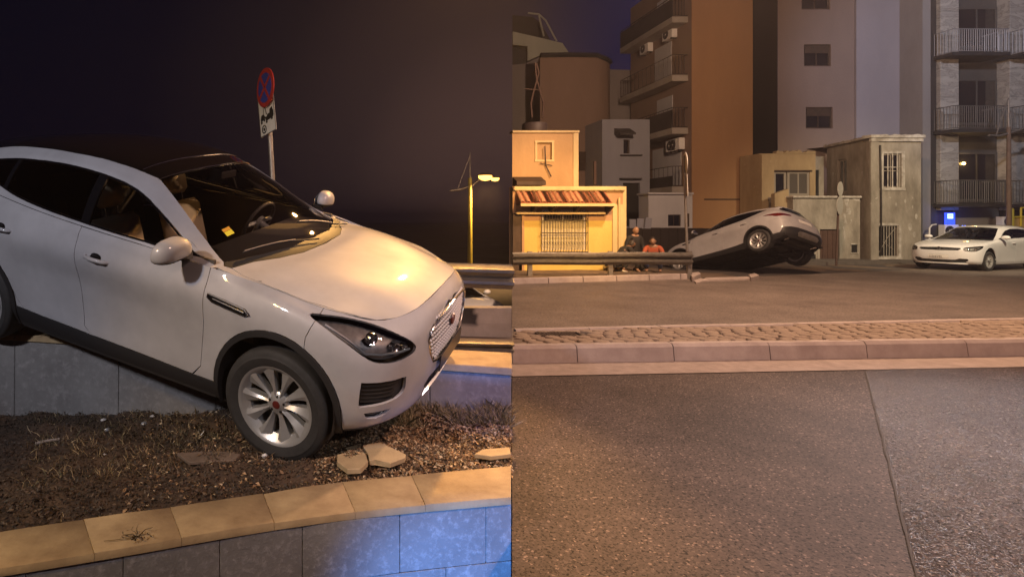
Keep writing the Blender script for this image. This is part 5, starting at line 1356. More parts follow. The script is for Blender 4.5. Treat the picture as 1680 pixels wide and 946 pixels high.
def kerb_stone(x0, x1, yf, z0, z1, w, bat, chip=0):
    m = MB(); g = .005; x0 += g; x1 -= g; n = 5; rows = []
    prof = [(0,z0),(bat*.75,z1-.035),(bat+.022,z1),(w,z1),(w,z0)]
    for i in range(n+1):
        x = x0+(x1-x0)*i/n; y = yf(x); jit = .002*math.sin(x*7)
        row = []
        for dy, z in prof:
            xx = x
            if i == 0: xx = max(x, lx(y+dy)+.002) if x0 < 2.2 else x
            row.append(m.bm.verts.new((xx, y+dy+jit, z)))
        rows.append(row)
    for A, B in zip(rows, rows[1:]):
        for j in range(5): m.bm.faces.new((A[j], B[j], B[(j+1) % 5], A[(j+1) % 5]))
    m.bm.faces.new(rows[0]); m.bm.faces.new(rows[-1])
    return m
for a, b in zip(js, js[1:]):
    mpart(kerb_stone(a, b, front, -.02, .198+random.uniform(-.004,.004), .15, .035), 'kerb_stone', KERB, smooth=25)
x = lx(7.4)+.003
while x < 13:
    mpart(kerb_stone(x, x+1.0, lambda q: back(q)-.12, -.02, .192+random.uniform(-.003,.003), .12, .004), 'back_kerb_stone', KERB, smooth=25); x += 1.0
# setts: rows of uneven stones between the two kerbs
rst = random.Random(11); protos = []
for k in range(9):
    m_ = MB(); n = rst.choice((5, 6, 6, 7)); w, h = rst.uniform(.085,.11), rst.uniform(.052,.068)
    pts = [(w*math.cos(2*math.pi*i/n+.3)*rst.uniform(.88,1.12), h*math.sin(2*math.pi*i/n+.3)*rst.uniform(.88,1.12)) for i in range(n)]
    m_.prism(pts, 0, .035, axis='z')
    top = [f for f in m_.bm.faces if all(v.co.z > .03 for v in f.verts)]
    bmesh.ops.bevel(m_.bm, geom=[e for f in top for e in f.edges], offset=.009, segments=1, affect='EDGES')
    protos.append(m_.mesh('sett', smooth=40)); protos[-1].materials.append(SETT)
cnt = 0; rest = MB(); y_i = 0
row_v = .0
while True:
    v0 = .16+row_v
    if v0 > 1.75: break
    x = 2.0+rst.uniform(0, .1)
    while x < 10.6:
        y = front(x)+v0; w = rst.uniform(.17, .205)
        if y < back(x)-.16 and x > lx(y)+.09 and not (2.42 < x < 3.02 and 6.85 < y < 7.16):
            zt = .158+rst.uniform(-.003, .006); rot = rst.uniform(-.12, .12)
            if cnt < 292 and x < 8.6:
                o = bpy.data.objects.new('sett', rst.choice(protos)); COL.objects.link(o); o.parent = med; o.matrix_parent_inverse = MI
                o.location = (x, y, zt); o.rotation_euler = (rst.uniform(-.03,.03), rst.uniform(-.03,.03), rot); cnt += 1
            else:
                me = rst.choice(protos); M = Matrix.Translation((x, y, zt)) @ Matrix.Rotation(rot, 4, 'Z')
                vv = [rest.bm.verts.new(M @ q.co) for q in me.vertices]
                for p_ in me.polygons: rest.bm.faces.new([vv[i] for i in p_.vertices])
        x += w
    row_v += .118
mpart(rest, 'setts', SETT, kind='stuff')
dg_ = empty('drain_grate', (2.72, 7.0, .170), label='dark rusty drain grate set in the paved median near its left end', cat='drain grate')
m_ = MB(); 
for lo, hi in (((-.27,-.13,0),(.27,-.105,.022)), ((-.27,.105,0),(.27,.13,.022)), ((-.27,-.105,0),(-.245,.105,.022)), ((.245,-.105,0),(.27,.105,.022))): m_.box(lo, hi)
m_.build('frame', mat('rusty_iron', (.09,.055,.035), rough=.8, noise=.5, nscale=20), dg_)
for k in range(11): m_ = MB(); m_.box((-.225+k*.041,-.104,.004), (-.205+k*.041,.104,.020)); m_.build('bar', MATS['rusty_iron'], dg_)
m_ = MB(); m_.box((-.245,-.105,-.002), (.245,.105,.002)); m_.build('pit', BLACKINK, dg_)

# ---- far kerb on the left, pavement and verge behind it
fk = empty('far_kerb', (4.4, 14.2, 0), kind='structure'); FI = Matrix.Translation(-Vector((4.4, 14.2, 0)))
x = lx(14.2)+.003
while x < 9.7:
    x1_ = min(9.85, x+1.0); m_ = MB(); g = .008
    a, b = (x+g, farl(x)), (x1_-g, farl(x1_)); zz = .14
    m_.hexa([(a[0],a[1],-.05),(b[0],b[1],-.05),(b[0],b[1]+.2,-.05),(a[0]+(.0 if x > 4.6 else .07),a[1]+.2,-.05)], [(a[0],a[1]+.02,zz),(b[0],b[1]+.02,zz),(b[0],b[1]+.2,zz),(a[0]+(.0 if x > 4.6 else .07),a[1]+.2,zz)])
    bmesh.ops.bevel(m_.bm, geom=m_.bm.edges[:], offset=.012, segments=1, affect='EDGES')
    o = m_.build('kerb_stone', KERB, fk); o.matrix_parent_inverse = FI; x = x1_
# crushed kerb and the small concrete rim in front of the car
for i, (pts, z) in enumerate((([(1136,462),(1150,455),(1146,452),(1132,455)], .12), ([(1150,462),(1236,459),(1232,456),(1158,458)], .05), ([(1232,461),(1246,457),(1238,453),(1228,456)], .10), ([(1142,466),(1160,461),(1150,458),(1138,462)], .04))):
    P = [gp(a, b-(0), 0) for a, b in pts]; m_ = MB(); m_.prism([(p.x, p.y) for p in P], -.05, z, axis='z')
    bmesh.ops.bevel(m_.bm, geom=m_.bm.edges[:], offset=.01, segments=1, affect='EDGES')
    lab = ['broken kerb piece at the end of the guardrail', 'long thin kerb rim lying in the road before the tipped car', 'pale end block of the long kerb rim', 'small kerb chunk in the gutter below the guardrail end'][i]
    m_.build('kerb_fragment', KERB, label=lab, cat='kerb piece')
VERGE = mat('verge_dirt', (.17,.12,.08), rough=.95, noise=.5, nscale=2, bump=.6, bscale=20, bdist=.02, col2=(.09,.065,.045))
def verge(u, v):
    x = u; y = farl(x)+.12+(26.5-farl(x))*v
    xl = SEAM*y+.02
    z = .10-.16*min(1, max(0, (x-9)/3))+.03*fbm(x, y, 0, .6)
    if x > 10: z = min(z, zr(y)+.0)
    d = math.hypot((x-12.6)/1.9, (y-20.3)/1.9)
    z -= .75*max(0, 1-d**3) if d < 1 else 0
    d2 = math.hypot((x-11.9)/1.0, (y-18.9)/1.1); z -= .35*max(0, 1-d2**3) if d2 < 1 else 0
    return (max(x, xl), y, z)
grid('verge', verge, 3.9, 40, 130, 0, 1, 60, VERGE, kind='structure')
# pavement in front of the old houses
PAVE = mat('pavement_dark', (.13,.11,.095), rough=.85, noise=.4, nscale=1.5, bump=.4, bscale=40)
m_ = MB(); m_.hexa([(15.6,20.6,-.2),(33,23.2,-.2),(33,24.6,-.2),(15.6,24.4,-.2)], [(15.6,20.6,.04),(33,23.2,.04),(33,24.6,.04),(15.6,24.4,.04)]); m_.build('pavement', PAVE, kind='structure')

def vr(t): return .0
w_beam('guardrail', (lx(15.25)+.01, 15.25), (9.62, 15.42), (.735, .735), .34, .09, 'weathered guardrail in front of the yellow house, three people behind it', (.10, .55, .995), zfun=lambda t: -.05)

# ---- people behind the guardrail
def figure(label, loc, rotz, J, Rr, edges, skinm, head=None, parts=()):
    root = empty('person', loc, (0, 0, rotz), label=label, cat='person')
    return root
def skin_mesh(name, nodes, links_, m, parent, sub=2):
    names = list(nodes); me = bpy.data.meshes.new(name)
    me.from_pydata([nodes[n][0] for n in names], [(names.index(a), names.index(b)) for a, b in links_], [])
    o = bpy.data.objects.new(name, me); COL.objects.link(o)
    md = o.modifiers.new('skin', 'SKIN'); md.use_smooth_shade = True
    for i, n in enumerate(names):
        r = nodes[n][1]; r = r if isinstance(r, tuple) else (r, r); me.skin_vertices[0].data[i].radius = r
    me.skin_vertices[0].data[0].use_root = True
    ms = o.modifiers.new('sub', 'SUBSURF'); ms.levels = sub; ms.render_levels = sub
    dg = bpy.context.evaluated_depsgraph_get(); me2 = bpy.data.meshes.new_from_object(o.evaluated_get(dg)); me2.name = name
    bpy.data.objects.remove(o)
    for p in me2.polygons: p.use_smooth = True
    return link(name, me2, parent, m)
def person(label, loc, rotz, P, skin, top, legs, shoes, hair=None, sleeve=True, lean=None, extra=None):
    "P: joint positions (x right, y forward, z up)"
    root = empty('person', loc, (0, 0, rotz), label=label, cat='person')
    V_ = {k: Vector(v) for k, v in P.items()}
    # body (skin): head, neck, torso core, arms and hands, legs
    nd = {'pelvis': (V_['pelvis'], (.13,.10)), 'chest': (V_['chest'], (.15,.11)), 'neck': (V_['neck'], .055), 'head0': (V_['neck'].lerp(V_['head'], .35), .06)}
    lk = [('pelvis','chest'), ('chest','neck'), ('neck','head0')]
    for s in ('L', 'R'):
        nd['sh'+s] = (V_['sh'+s], .062); nd['el'+s] = (V_['el'+s], .043); nd['wr'+s] = (V_['wr'+s], .030); nd['pa'+s] = (V_['ha'+s], (.038, .018))
        nd['hip'+s] = (V_['hip'+s], .088); nd['kn'+s] = (V_['kn'+s], .058); nd['an'+s] = (V_['an'+s], .042); nd['toe'+s] = (V_['toe'+s], (.040,.028))
        lk += [('neck','sh'+s), ('sh'+s,'el'+s), ('el'+s,'wr'+s), ('wr'+s,'pa'+s), ('pelvis','hip'+s), ('hip'+s,'kn'+s), ('kn'+s,'an'+s), ('an'+s,'toe'+s)]
        d = (V_['ha'+s]-V_['wr'+s]).normalized(); sd = d.orthogonal().normalized()
        for f in range(4):
            b0_ = V_['ha'+s]+sd*(.024-f*.016); L_ = (.066,.078,.072,.055)[f]
            nd['f%d%s' % (f, s)] = (b0_+d*L_*.55, .010); nd['g%d%s' % (f, s)] = (b0_+d*L_+d.cross(sd)*.018, .008)
            lk += [('pa'+s, 'f%d%s' % (f, s)), ('f%d%s' % (f, s), 'g%d%s' % (f, s))]
        nd['t'+s] = (V_['wr'+s].lerp(V_['ha'+s], .6)+sd*.05, .011); lk += [('pa'+s, 't'+s)]
    body = skin_mesh('body', nd, lk, skin, root)
    # head with a face
    h = V_['head']; fw = Vector(P.get('face', (0, 1, 0))).normalized(); up = Vector(P.get('crown', (0, 0, 1))).normalized(); rt = fw.cross(up).normalized(); up = rt.cross(fw).normalized()
    M = Matrix((( rt.x, fw.x, up.x, h.x), (rt.y, fw.y, up.y, h.y), (rt.z, fw.z, up.z, h.z), (0, 0, 0, 1)))
    bm = bmesh.new(); bmesh.ops.create_uvsphere(bm, u_segments=24, v_segments=18, radius=1)
    for v in bm.verts:
        x, y, z = v.co; w = .078*(1-.18*max(0, -z)); q = Vector((x*w, y*.098, z*.118))
        if z < -.2 and y > 0: q.y *= 1-.12*(-z); 
        if y > .8 and abs(x) < .25 and -.35 < z < .1: q.y += .020*(1-abs(x)/.25)*(1 if z < -.1 else .5)      # nose
        if y > .7 and .0 < z < .22 and .2 < abs(x) < .55: q.y -= .008                                        # eye sockets
        if y > .75 and -.62 < z < -.5 and abs(x) < .35: q.y += .005
        v.co = q
    for f in bm.faces: f.smooth = True
    bm.transform(M); me = bpy.data.meshes.new('head'); bm.to_mesh(me); hd = link('head', me, root, skin)
    for s in (1, -1):
        b_ = MB(); b_.lathe([(0,.008),(.004,.007),(.006,.003),(0,0)], n=8, M=M @ Matrix.Translation((.030*s, .084, .012))); b_.build('eye', BLACKINK, hd)
        b_ = MB(); b_.tube([(.078*s,0,.025),(.086*s,-.012,.012),(.084*s,-.006,-.018),(.076*s,.004,-.026)], [.010,.012,.010,.006], 6); b_.bm.transform(M); b_.build('ear', skin, hd, smooth=60)
    b_ = MB(); b_.tube([(-.016,.088,-.060),(0,.092,-.060),(.016,.088,-.060)], .003, 5); b_.bm.transform(M); b_.build('mouth', mat('lip', (.14,.06,.045)), hd)
    if hair:
        bm = bmesh.new(); bmesh.ops.create_uvsphere(bm, u_segments=20, v_segments=14, radius=1)
        bmesh.ops.bisect_plane(bm, geom=bm.verts[:]+bm.edges[:]+bm.faces[:], plane_co=(0,.25,.15), plane_no=(0,-.8,.6), clear_inner=True)
        for v in bm.verts: v.co = Vector((v.co.x*.086, v.co.y*.106, v.co.z*.128+.004))*(1+.05*mnoise.noise(v.co*9))
        for f in bm.faces: f.smooth = True
        bm.transform(M); me = bpy.data.meshes.new('hair'); bm.to_mesh(me); link('hair', me, root, hair)
    # clothes follow the body
    tn = {'pelvis': (V_['pelvis']+Vector((0,0,.0)), (.165,.135)), 'waist': (V_['pelvis'].lerp(V_['chest'], .45), (.155,.125)), 'chest': (V_['chest'], (.185,.135)), 'collar': (V_['chest'].lerp(V_['neck'], .88), (.085,.075))}
    tl = [('pelvis','waist'), ('waist','chest'), ('chest','collar')]
    for s in ('L', 'R'):
        e_ = V_['wr'+s].lerp(V_['el'+s], .08) if sleeve else V_['sh'+s].lerp(V_['el'+s], .75)
        tn['sh'+s] = (V_['sh'+s], .080); tl += [('collar','sh'+s)]
        if sleeve: tn['el'+s] = (V_['el'+s], .060); tn['cf'+s] = (e_, .044); tl += [('sh'+s,'el'+s), ('el'+s,'cf'+s)]
        else: tn['cf'+s] = (e_, .062); tl += [('sh'+s,'cf'+s)]
    skin_mesh('jacket' if sleeve else 'shirt', tn, tl, top, root)
    ln = {'seat': (V_['pelvis']-Vector((0,0,.03)), (.17,.14))}; ll = []
    for s in ('L', 'R'):
        ln['hip'+s] = (V_['hip'+s], .112); ln['kn'+s] = (V_['kn'+s], .078); ln['an'+s] = (V_['an'+s].lerp(V_['kn'+s], .08), .060); ll += [('seat','hip'+s), ('hip'+s,'kn'+s), ('kn'+s,'an'+s)]
    skin_mesh('trousers', ln, ll, legs, root)
    for s in ('L', 'R'):
        a, t = V_['an'+s], V_['toe'+s]
        skin_mesh('shoe', {'heel': (a-(t-a)*.25-Vector((0,0,.035)), (.042,.036)), 'mid': (a.lerp(t, .5)-Vector((0,0,.02)), (.045,.040)), 'toe': (t, (.046,.030))}, [('heel','mid'), ('mid','toe')], shoes, root, sub=1)
    return root
SKIN1 = mat('skin_warm', (.27,.155,.10), rough=.55); SKIN2 = mat('skin_brown', (.18,.10,.065), rough=.55)
BLK = mat('black_cloth', (.014,.013,.014), rough=.85); ORG = mat('orange_cloth', (.34,.075,.03), rough=.8); JEAN = mat('blue_denim', (.07,.11,.26), rough=.85); HAIR = mat('dark_hair', (.02,.013,.01), rough=.6); WSHOE = mat('white_shoe', (.7,.68,.62), rough=.6)
# bald man in black, kneeling upright
P1 = dict(pelvis=(0,0,.52), chest=(0,.04,.88), neck=(0,.05,1.10), head=(0,.09,1.24), shL=(-.19,.03,1.03), elL=(-.27,.04,.76), wrL=(-.20,.22,.60), haL=(-.18,.28,.57), shR=(.19,.03,1.03), elR=(.27,.02,.76), wrR=(.24,.20,.62), haR=(.22,.27,.60),
          hipL=(-.10,.0,.48), knL=(-.14,.24,.12), anL=(-.14,-.12,.10), toeL=(-.15,-.24,.05), hipR=(.10,0,.48), knR=(.14,.36,.46), anR=(.14,.34,.09), toeR=(.15,.48,.05), face=(.15,1,-.35), crown=(0,.3,1))
person('bald person in black kneeling upright behind the guardrail, middle of three', tuple(at(1040, 440, 16.9).xy)+(.06,), R(188), P1, SKIN1, BLK, BLK, BLK)
# crouched figure in black, bent forward, white-soled shoe
P2 = dict(pelvis=(0,-.12,.34), chest=(.03,.22,.62), neck=(.05,.40,.76), head=(.06,.50,.86), shL=(-.17,.30,.70), elL=(-.25,.42,.45), wrL=(-.14,.58,.32), haL=(-.11,.64,.28), shR=(.20,.30,.70), elR=(.26,.45,.48), wrR=(.16,.62,.36), haR=(.13,.68,.32),
          hipL=(-.11,-.10,.32), knL=(-.18,.30,.46), anL=(-.17,.05,.10), toeL=(-.18,.20,.05), hipR=(.11,-.10,.32), knR=(.18,.32,.46), anR=(.17,.07,.10), toeR=(.18,.22,.05), face=(.1,.9,-.5), crown=(0,.5,.9))
person('person in dark clothes crouching bent forward behind the guardrail, next to the yellow wall', tuple(at(1012, 440, 16.6).xy)+(.06,), R(-75), P2, SKIN2, BLK, BLK, WSHOE, hair=HAIR)
P3 = dict(P2); P3.update(pelvis=(0,-.10,.30), chest=(0,.14,.60), neck=(0,.22,.80), head=(.01,.27,.94), shL=(-.18,.18,.74), shR=(.18,.18,.74), elL=(-.27,.34,.54), elR=(.27,.34,.54), wrL=(-.15,.52,.45), haL=(-.12,.59,.43), wrR=(.15,.52,.45), haR=(.12,.59,.43), face=(0,1,-.2), crown=(0,.1,1))
person('dark-haired person in an orange shirt and blue jeans squatting beside the car front', tuple(at(1072, 440, 16.7).xy)+(.06,), R(150), P3, SKIN1, ORG, JEAN, BLK, hair=HAIR, sleeve=False)

# ---- round signs
def round_sign(base, top_z, label, discr, ang, lean=0, plate=True, disc_m=None, rust=False):
    r_ = empty('road_sign', base, (0, lean, 0), label=label, cat='road sign')
    H = top_z-base[2]; m_ = MB(); m_.tube([(0,0,0),(0,0,H-discr*.3)], .035, 12); m_.build('pole', mat('rusty_pole', (.10,.055,.04), rough=.8, noise=.5, nscale=6) if rust else GALV, r_, smooth=60)
    M = Matrix.Translation((0,-.05,H-discr)) @ Matrix.Rotation(ang, 4, 'Z'); m_ = MB(); m_.lathe([(0,-.012),(discr,-.012),(discr,.002),(0,.002)], n=32, M=M); m_.build('sign_disc', disc_m or SIGNWHITE, r_, smooth=30)
    if plate: m_ = MB(); m_.box((-.19,-.012,-.30),(.19,0,.30), M=Matrix.Translation((0,-.05,H-2*discr-.32)) @ Matrix.Rotation(ang, 4, 'Z')); m_.build('plate', SIGNWHITE, r_)
    return r_
b0 = at(1129, 440, 15.7); tz = at(1123, 250, 15.7).z
round_sign((b0.x, b0.y, 0), tz, 'pale road sign seen edge-on on a thin steel pole at the guardrail end', .30, R(68), lean=R(-2))
b0 = at(1372, 440, 20.6); tz = at(1376, 298, 20.6).z
rs_ = round_sign((b0.x, b0.y, -.05), tz, 'faded blank disc sign on a leaning rusty pole before the brown door', .27, R(32), lean=R(2), plate=False, disc_m=mat('faded_sign', (.38,.35,.30), rough=.7, noise=.2), rust=True)
m_ = MB(); m_.lathe([(0,-.012),(.34,-.012),(.34,.002),(0,.002)], n=32, M=Matrix.Translation((0,-.055,tz+.05-.25-.62)) @ Matrix.Rotation(R(34), 4, 'Z')); m_.build('sign_disc', MATS['faded_sign'], rs_, smooth=30)
# ------------------------------------------------------------------ buildings on the right
def plaster(name, c1, c2, c3=None, sc=.8, streak=.35, bump=.35, rough=.85):
    m = bpy.data.materials.new(name); m.use_nodes = True; nt = m.node_tree; N = nt.nodes; L = nt.links; b = N['Principled BSDF']
    t = N.new('ShaderNodeTexCoord'); mp = N.new('ShaderNodeMapping'); mp.inputs['Scale'].default_value = (1, 1, streak); L.new(t.outputs['Object'], mp.inputs[0])
    n1 = N.new('ShaderNodeTexNoise'); n1.inputs['Scale'].default_value = sc; n1.inputs['Detail'].default_value = 9; n1.inputs['Roughness'].default_value = .68; L.new(mp.outputs[0], n1.inputs[0])
    r = N.new('ShaderNodeValToRGB'); r.color_ramp.elements[0].position = .35; r.color_ramp.elements[1].position = .62
    r.color_ramp.elements[0].color = (*c2, 1); r.color_ramp.elements[1].color = (*c1, 1); L.new(n1.outputs[0], r.inputs[0])
    out = r.outputs[0]
    if c3:
        n2 = N.new('ShaderNodeTexNoise'); n2.inputs['Scale'].default_value = sc*2.3; n2.inputs['Detail'].default_value = 10; n2.inputs['Roughness'].default_value = .8; L.new(t.outputs['Object'], n2.inputs[0])
        r2 = N.new('ShaderNodeValToRGB'); r2.color_ramp.elements[0].position = .60; r2.color_ramp.elements[1].position = .635; r2.color_ramp.elements[0].color = (0,0,0,1); r2.color_ramp.elements[1].color = (1,1,1,1); L.new(n2.outputs[0], r2.inputs[0])
        mxn = N.new('ShaderNodeMix'); mxn.data_type = 'RGBA'; mxn.inputs[7].default_value = (*c3, 1); L.new(r2.outputs[0], mxn.inputs['Factor']); L.new(out, mxn.inputs[6]); out = mxn.outputs[2]
    L.new(out, b.inputs['Base Color']); b.inputs['Roughness'].default_value = rough
    n3 = N.new('ShaderNodeTexNoise'); n3.inputs['Scale'].default_value = 12; n3.inputs['Detail'].default_value = 8; L.new(t.outputs['Object'], n3.inputs[0])
    bp = N.new('ShaderNodeBump'); bp.inputs['Strength'].default_value = bump; bp.inputs['Distance'].default_value = .02; L.new(n3.outputs[0], bp.inputs['Height']); L.new(bp.outputs[0], b.inputs['Normal'])
    MATS[name] = m; return m
YEL = plaster('yellow_paint', (.60,.45,.13), (.50,.36,.09)); YPINK = plaster('old_orange_render', (.42,.26,.14), (.32,.19,.10))
YTRIM = plaster('cream_trim', (.60,.48,.26), (.46,.34,.17)); ROOMW = plaster('upper_room_render', (.46,.30,.15), (.36,.23,.11), (.26,.16,.09))
TERRA = mat('terracotta', (.36,.12,.06), rough=.7, noise=.4, nscale=12); TERRAL = mat('terracotta_light', (.52,.27,.15), rough=.7, noise=.3, nscale=12)
IRON = mat('wrought_iron', (.05,.035,.025), rough=.6, metal=.4); WFRAME = mat('white_frame', (.62,.58,.50), rough=.6); DARKWOOD = mat('dark_wood', (.06,.035,.022), rough=.7, noise=.4, nscale=5)
DGLASS = mat('dark_pane', (.012,.012,.015), rough=.08, coat=.4); OLDW = plaster('ruin_render', (.36,.325,.27), (.17,.15,.12), (.52,.49,.43), sc=1.5); OLDW2 = plaster('ruin_render_warm', (.40,.30,.17), (.28,.20,.11), (.52,.42,.28), sc=1.3)
PEEL = plaster('peeling_cornice', (.55,.52,.47), (.24,.21,.17), sc=3, streak=1); GREYB = plaster('grey_render', (.22,.20,.20), (.17,.155,.155), sc=.4); BROWNB = plaster('brown_render', (.25,.17,.13), (.20,.135,.10), sc=.35)
TALLW = plaster('tall_render', (.24,.18,.155), (.20,.15,.13), sc=.3); TALLO = plaster('tall_render_ochre', (.36,.20,.09), (.29,.16,.075), sc=.35); PURP = plaster('pale_section_render', (.30,.28,.31), (.25,.235,.26), sc=.3)
WHT = plaster('white_render', (.50,.50,.52), (.40,.40,.42), sc=.5); CONC = plaster('slab_concrete', (.36,.33,.29), (.27,.24,.21), sc=.8); DARKP = mat('dark_cladding', (.035,.033,.034), rough=.6, noise=.2, nscale=2); FENCE = mat('dark_fence_sheet', (.022,.015,.012), rough=.8, noise=.3, nscale=2)
def marble():
    m = bpy.data.materials.new('marble'); m.use_nodes = True; nt = m.node_tree; N = nt.nodes; L = nt.links; b = N['Principled BSDF']
    t = N.new('ShaderNodeTexCoord'); mp = N.new('ShaderNodeMapping'); mp.inputs['Scale'].default_value = (.6, .6, 1.6); mp.inputs['Rotation'].default_value = (.2, .35, 0); L.new(t.outputs['Object'], mp.inputs[0])
    n1 = N.new('ShaderNodeTexNoise'); n1.inputs['Scale'].default_value = 1.4; n1.inputs['Detail'].default_value = 10; n1.inputs['Roughness'].default_value = .62; n1.inputs['Distortion'].default_value = 1.6; L.new(mp.outputs[0], n1.inputs[0])
    r = N.new('ShaderNodeValToRGB'); E_ = r.color_ramp.elements; E_[0].position = .30; E_[0].color = (.30,.28,.25,1); E_[1].position = .60; E_[1].color = (.44,.42,.38,1); e = E_.new(.45); e.color = (.38,.36,.33,1); e = E_.new(.50); e.color = (.25,.235,.21,1); e = E_.new(.53); e.color = (.41,.39,.35,1)
    L.new(n1.outputs[0], r.inputs[0]); L.new(r.outputs[0], b.inputs['Base Color']); b.inputs['Roughness'].default_value = .35; MATS['marble'] = m; return m
MARBLE = marble()

class Facade:
    "local frame: u along the wall, v into the building, z up; made from two ground points"
    def __init__(s, name, p0, p1, label, cat='building', depth=5, z0=-.3):
        s.p0 = Vector((p0[0], p0[1], 0)); d = Vector((p1[0]-p0[0], p1[1]-p0[1], 0)); s.W = d.length; s.ang = math.atan2(d.y, d.x)
        s.root = empty(name, tuple(s.p0), (0, 0, s.ang), label=label, cat=cat); s.z0 = z0; s.M = Matrix.Translation(s.p0) @ Matrix.Rotation(s.ang, 4, 'Z'); s.Mi = s.M.inverted()
    def uz(s, px, py, v=0.0):
        "facade coordinates of a photograph point lying on the plane v"
        o = Vector((0, 0, EYE)); d = Vector(((px-PX)/FPX, 1, -(py-PY)/FPX)); o2 = s.Mi @ o; d2 = s.Mi.to_3x3() @ d
        t = (v-o2.y)/d2.y; q = o2+d2*t; return q.x, q.z
    def rect(s, px0, py0, px1, py1, v=0.0):
        u0, z1 = s.uz(px0, py0, v); u1, z0 = s.uz(px1, py1, v); return min(u0,u1), max(u0,u1), min(z0,z1), max(z0,z1)
    def build(s, mb, name, m, parent=None, **k): return mb.build(name, m, parent or s.root, **k)
    def wall(s, name, m, u0, u1, z0, z1, v=0, openings=(), reveal=.18, back=None, plan=None, side=None):
        "front skin with real openings and reveals; closed volume behind"
        us = sorted({u0, u1, *[o[i] for o in openings for i in (0, 1) if u0 < o[i] < u1]}); zs = sorted({z0, z1, *[o[i] for o in openings for i in (2, 3) if z0 < o[i] < z1]})
        mb = MB(); bm = mb.bm; V = {}
        def vert(u, z): 
            if (u, z) not in V: V[(u, z)] = bm.verts.new((u, v, z))
            return V[(u, z)]
        for a, b in zip(us, us[1:]):
            for c, d in zip(zs, zs[1:]):
                cu, cz = (a+b)/2, (c+d)/2
                if any(o[0] < cu < o[1] and o[2] < cz < o[3] for o in openings): continue
                bm.faces.new((vert(a, c), vert(b, c), vert(b, d), vert(a, d)))
        for o in openings:
            a, b, c, d = max(o[0], u0), min(o[1], u1), max(o[2], z0), min(o[3], z1)
            F = [bm.verts.new((p, v, q)) for p, q in ((a,c),(b,c),(b,d),(a,d))]; B = [bm.verts.new((p, v+reveal, q)) for p, q in ((a,c),(b,c),(b,d),(a,d))]
            for i in range(4): bm.faces.new((F[i], F[(i+1) % 4], B[(i+1) % 4], B[i]))
        if back:
            side = side or [(u0, v), (u0, v+back), (u1, v+back), (u1, v)]
            for (a, c), (b, d) in zip(side, side[1:]): bm.faces.new([bm.verts.new(p) for p in ((a,c,z0),(b,d,z0),(b,d,z1),(a,c,z1))])
            bm.faces.new([bm.verts.new((a, c, z1)) for a, c in side])
        me = mb.bm; bmesh.ops.remove_doubles(me, verts=me.verts, dist=1e-4)
        return s.build(mb, name, m)
    def window(s, r, v=.10, frame=.06, cols=2, rows=1, m=None, glass=None, fd=.05, name='window', shutter=None):
        u0, u1, z0, z1 = r; m = m or WFRAME; mb = MB(); w = frame
        for lo, hi in (((u0,z0),(u1,z0+w)), ((u0,z1-w),(u1,z1)), ((u0,z0+w),(u0+w,z1-w)), ((u1-w,z0+w),(u1,z1-w))): mb.box((lo[0], v, lo[1]), (hi[0], v+fd, hi[1]))
        f = s.build(mb, name, m)
        for k in range(cols):
            a = u0+w+(u1-u0-2*w)*k/cols; b = u0+w+(u1-u0-2*w)*(k+1)/cols
            for j in range(rows):
                c = z0+w+(z1-z0-2*w)*j/rows; d = z0+w+(z1-z0-2*w)*(j+1)/rows
                mb = MB(); g = w*.28 if (cols > 1 or rows > 1) else 0
                mb.box((a+(g if k else 0), v+.022, c+(g if j else 0)), (b-(g if k < cols-1 else 0), v+.032, d-(g if j < rows-1 else 0))); s.build(mb, 'pane', glass or DGLASS, f)
            if k: mb = MB(); mb.box((a-w*.3, v+.003, z0+w), (a+w*.3, v+fd-.003, z1-w)); s.build(mb, 'mullion', m, f)
        for j in range(1, rows): c = z0+w+(z1-z0-2*w)*j/rows; mb = MB(); mb.box((u0+w, v+.006, c-w*.3), (u1-w, v+fd-.006, c+w*.3)); s.build(mb, 'transom', m, f)
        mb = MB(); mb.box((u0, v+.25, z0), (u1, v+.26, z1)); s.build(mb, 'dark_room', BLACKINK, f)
        return f
    def bars(s, r, n, v=-.05, rad=.012, rails=(0, .5, 1), m=None, name='window_grille', scroll=False):
        u0, u1, z0, z1 = r; m = m or IRON; mb = MB()
        for q in rails: z = z0+(z1-z0)*q; mb.box((u0, v-.008, z-.014), (u1, v+.008, z+.014))
        g = s.build(mb, name, m)
        for k in range(n):
            u = u0+(u1-u0)*k/(n-1); b_ = MB(); b_.tube([(u, v-.02, z0-.05), (u, v-.02, z1+.03)], rad, 6); s.build(b_, 'bar', m, g)
        if scroll:
            b_ = MB()
            for k in range(n-1):
                for q in (.22, .80):
                    u = u0+(u1-u0)*(k+.5)/(n-1); z = z0+(z1-z0)*q; rr = (u1-u0)/(n-1)*.36
                    b_.tube([(u+rr*math.cos(t), v-.02, z+rr*1.3*math.sin(t)) for t in np.linspace(0, 5.5, 9)], .006, 4)
            s.build(b_, 'scrollwork', m, g, kind='stuff')
        return g
    def rail(s, u0, u1, z0, z1, v0, v1, n, m=None, sides='LR', name='balcony_railing', rad=.010, label=None):
        "balcony railing standing proud of the wall between v0 (front) and v1 (wall)"
        m = m or IRON; mb = MB(); mb.tube([(u0, v1, z1), (u0, v0, z1), (u1, v0, z1), (u1, v1, z1)], .02, 6); mb.tube([(u0, v1, z0+.05), (u0, v0, z0+.05), (u1, v0, z0+.05), (u1, v1, z0+.05)], .015, 6)
        g = s.build(mb, name, m)
        for k in range(n):
            u = u0+(u1-u0)*k/(n-1); b_ = MB(); b_.tube([(u, v0, z0+.05), (u, v0, z1)], rad, 5); s.build(b_, 'baluster', m, g)
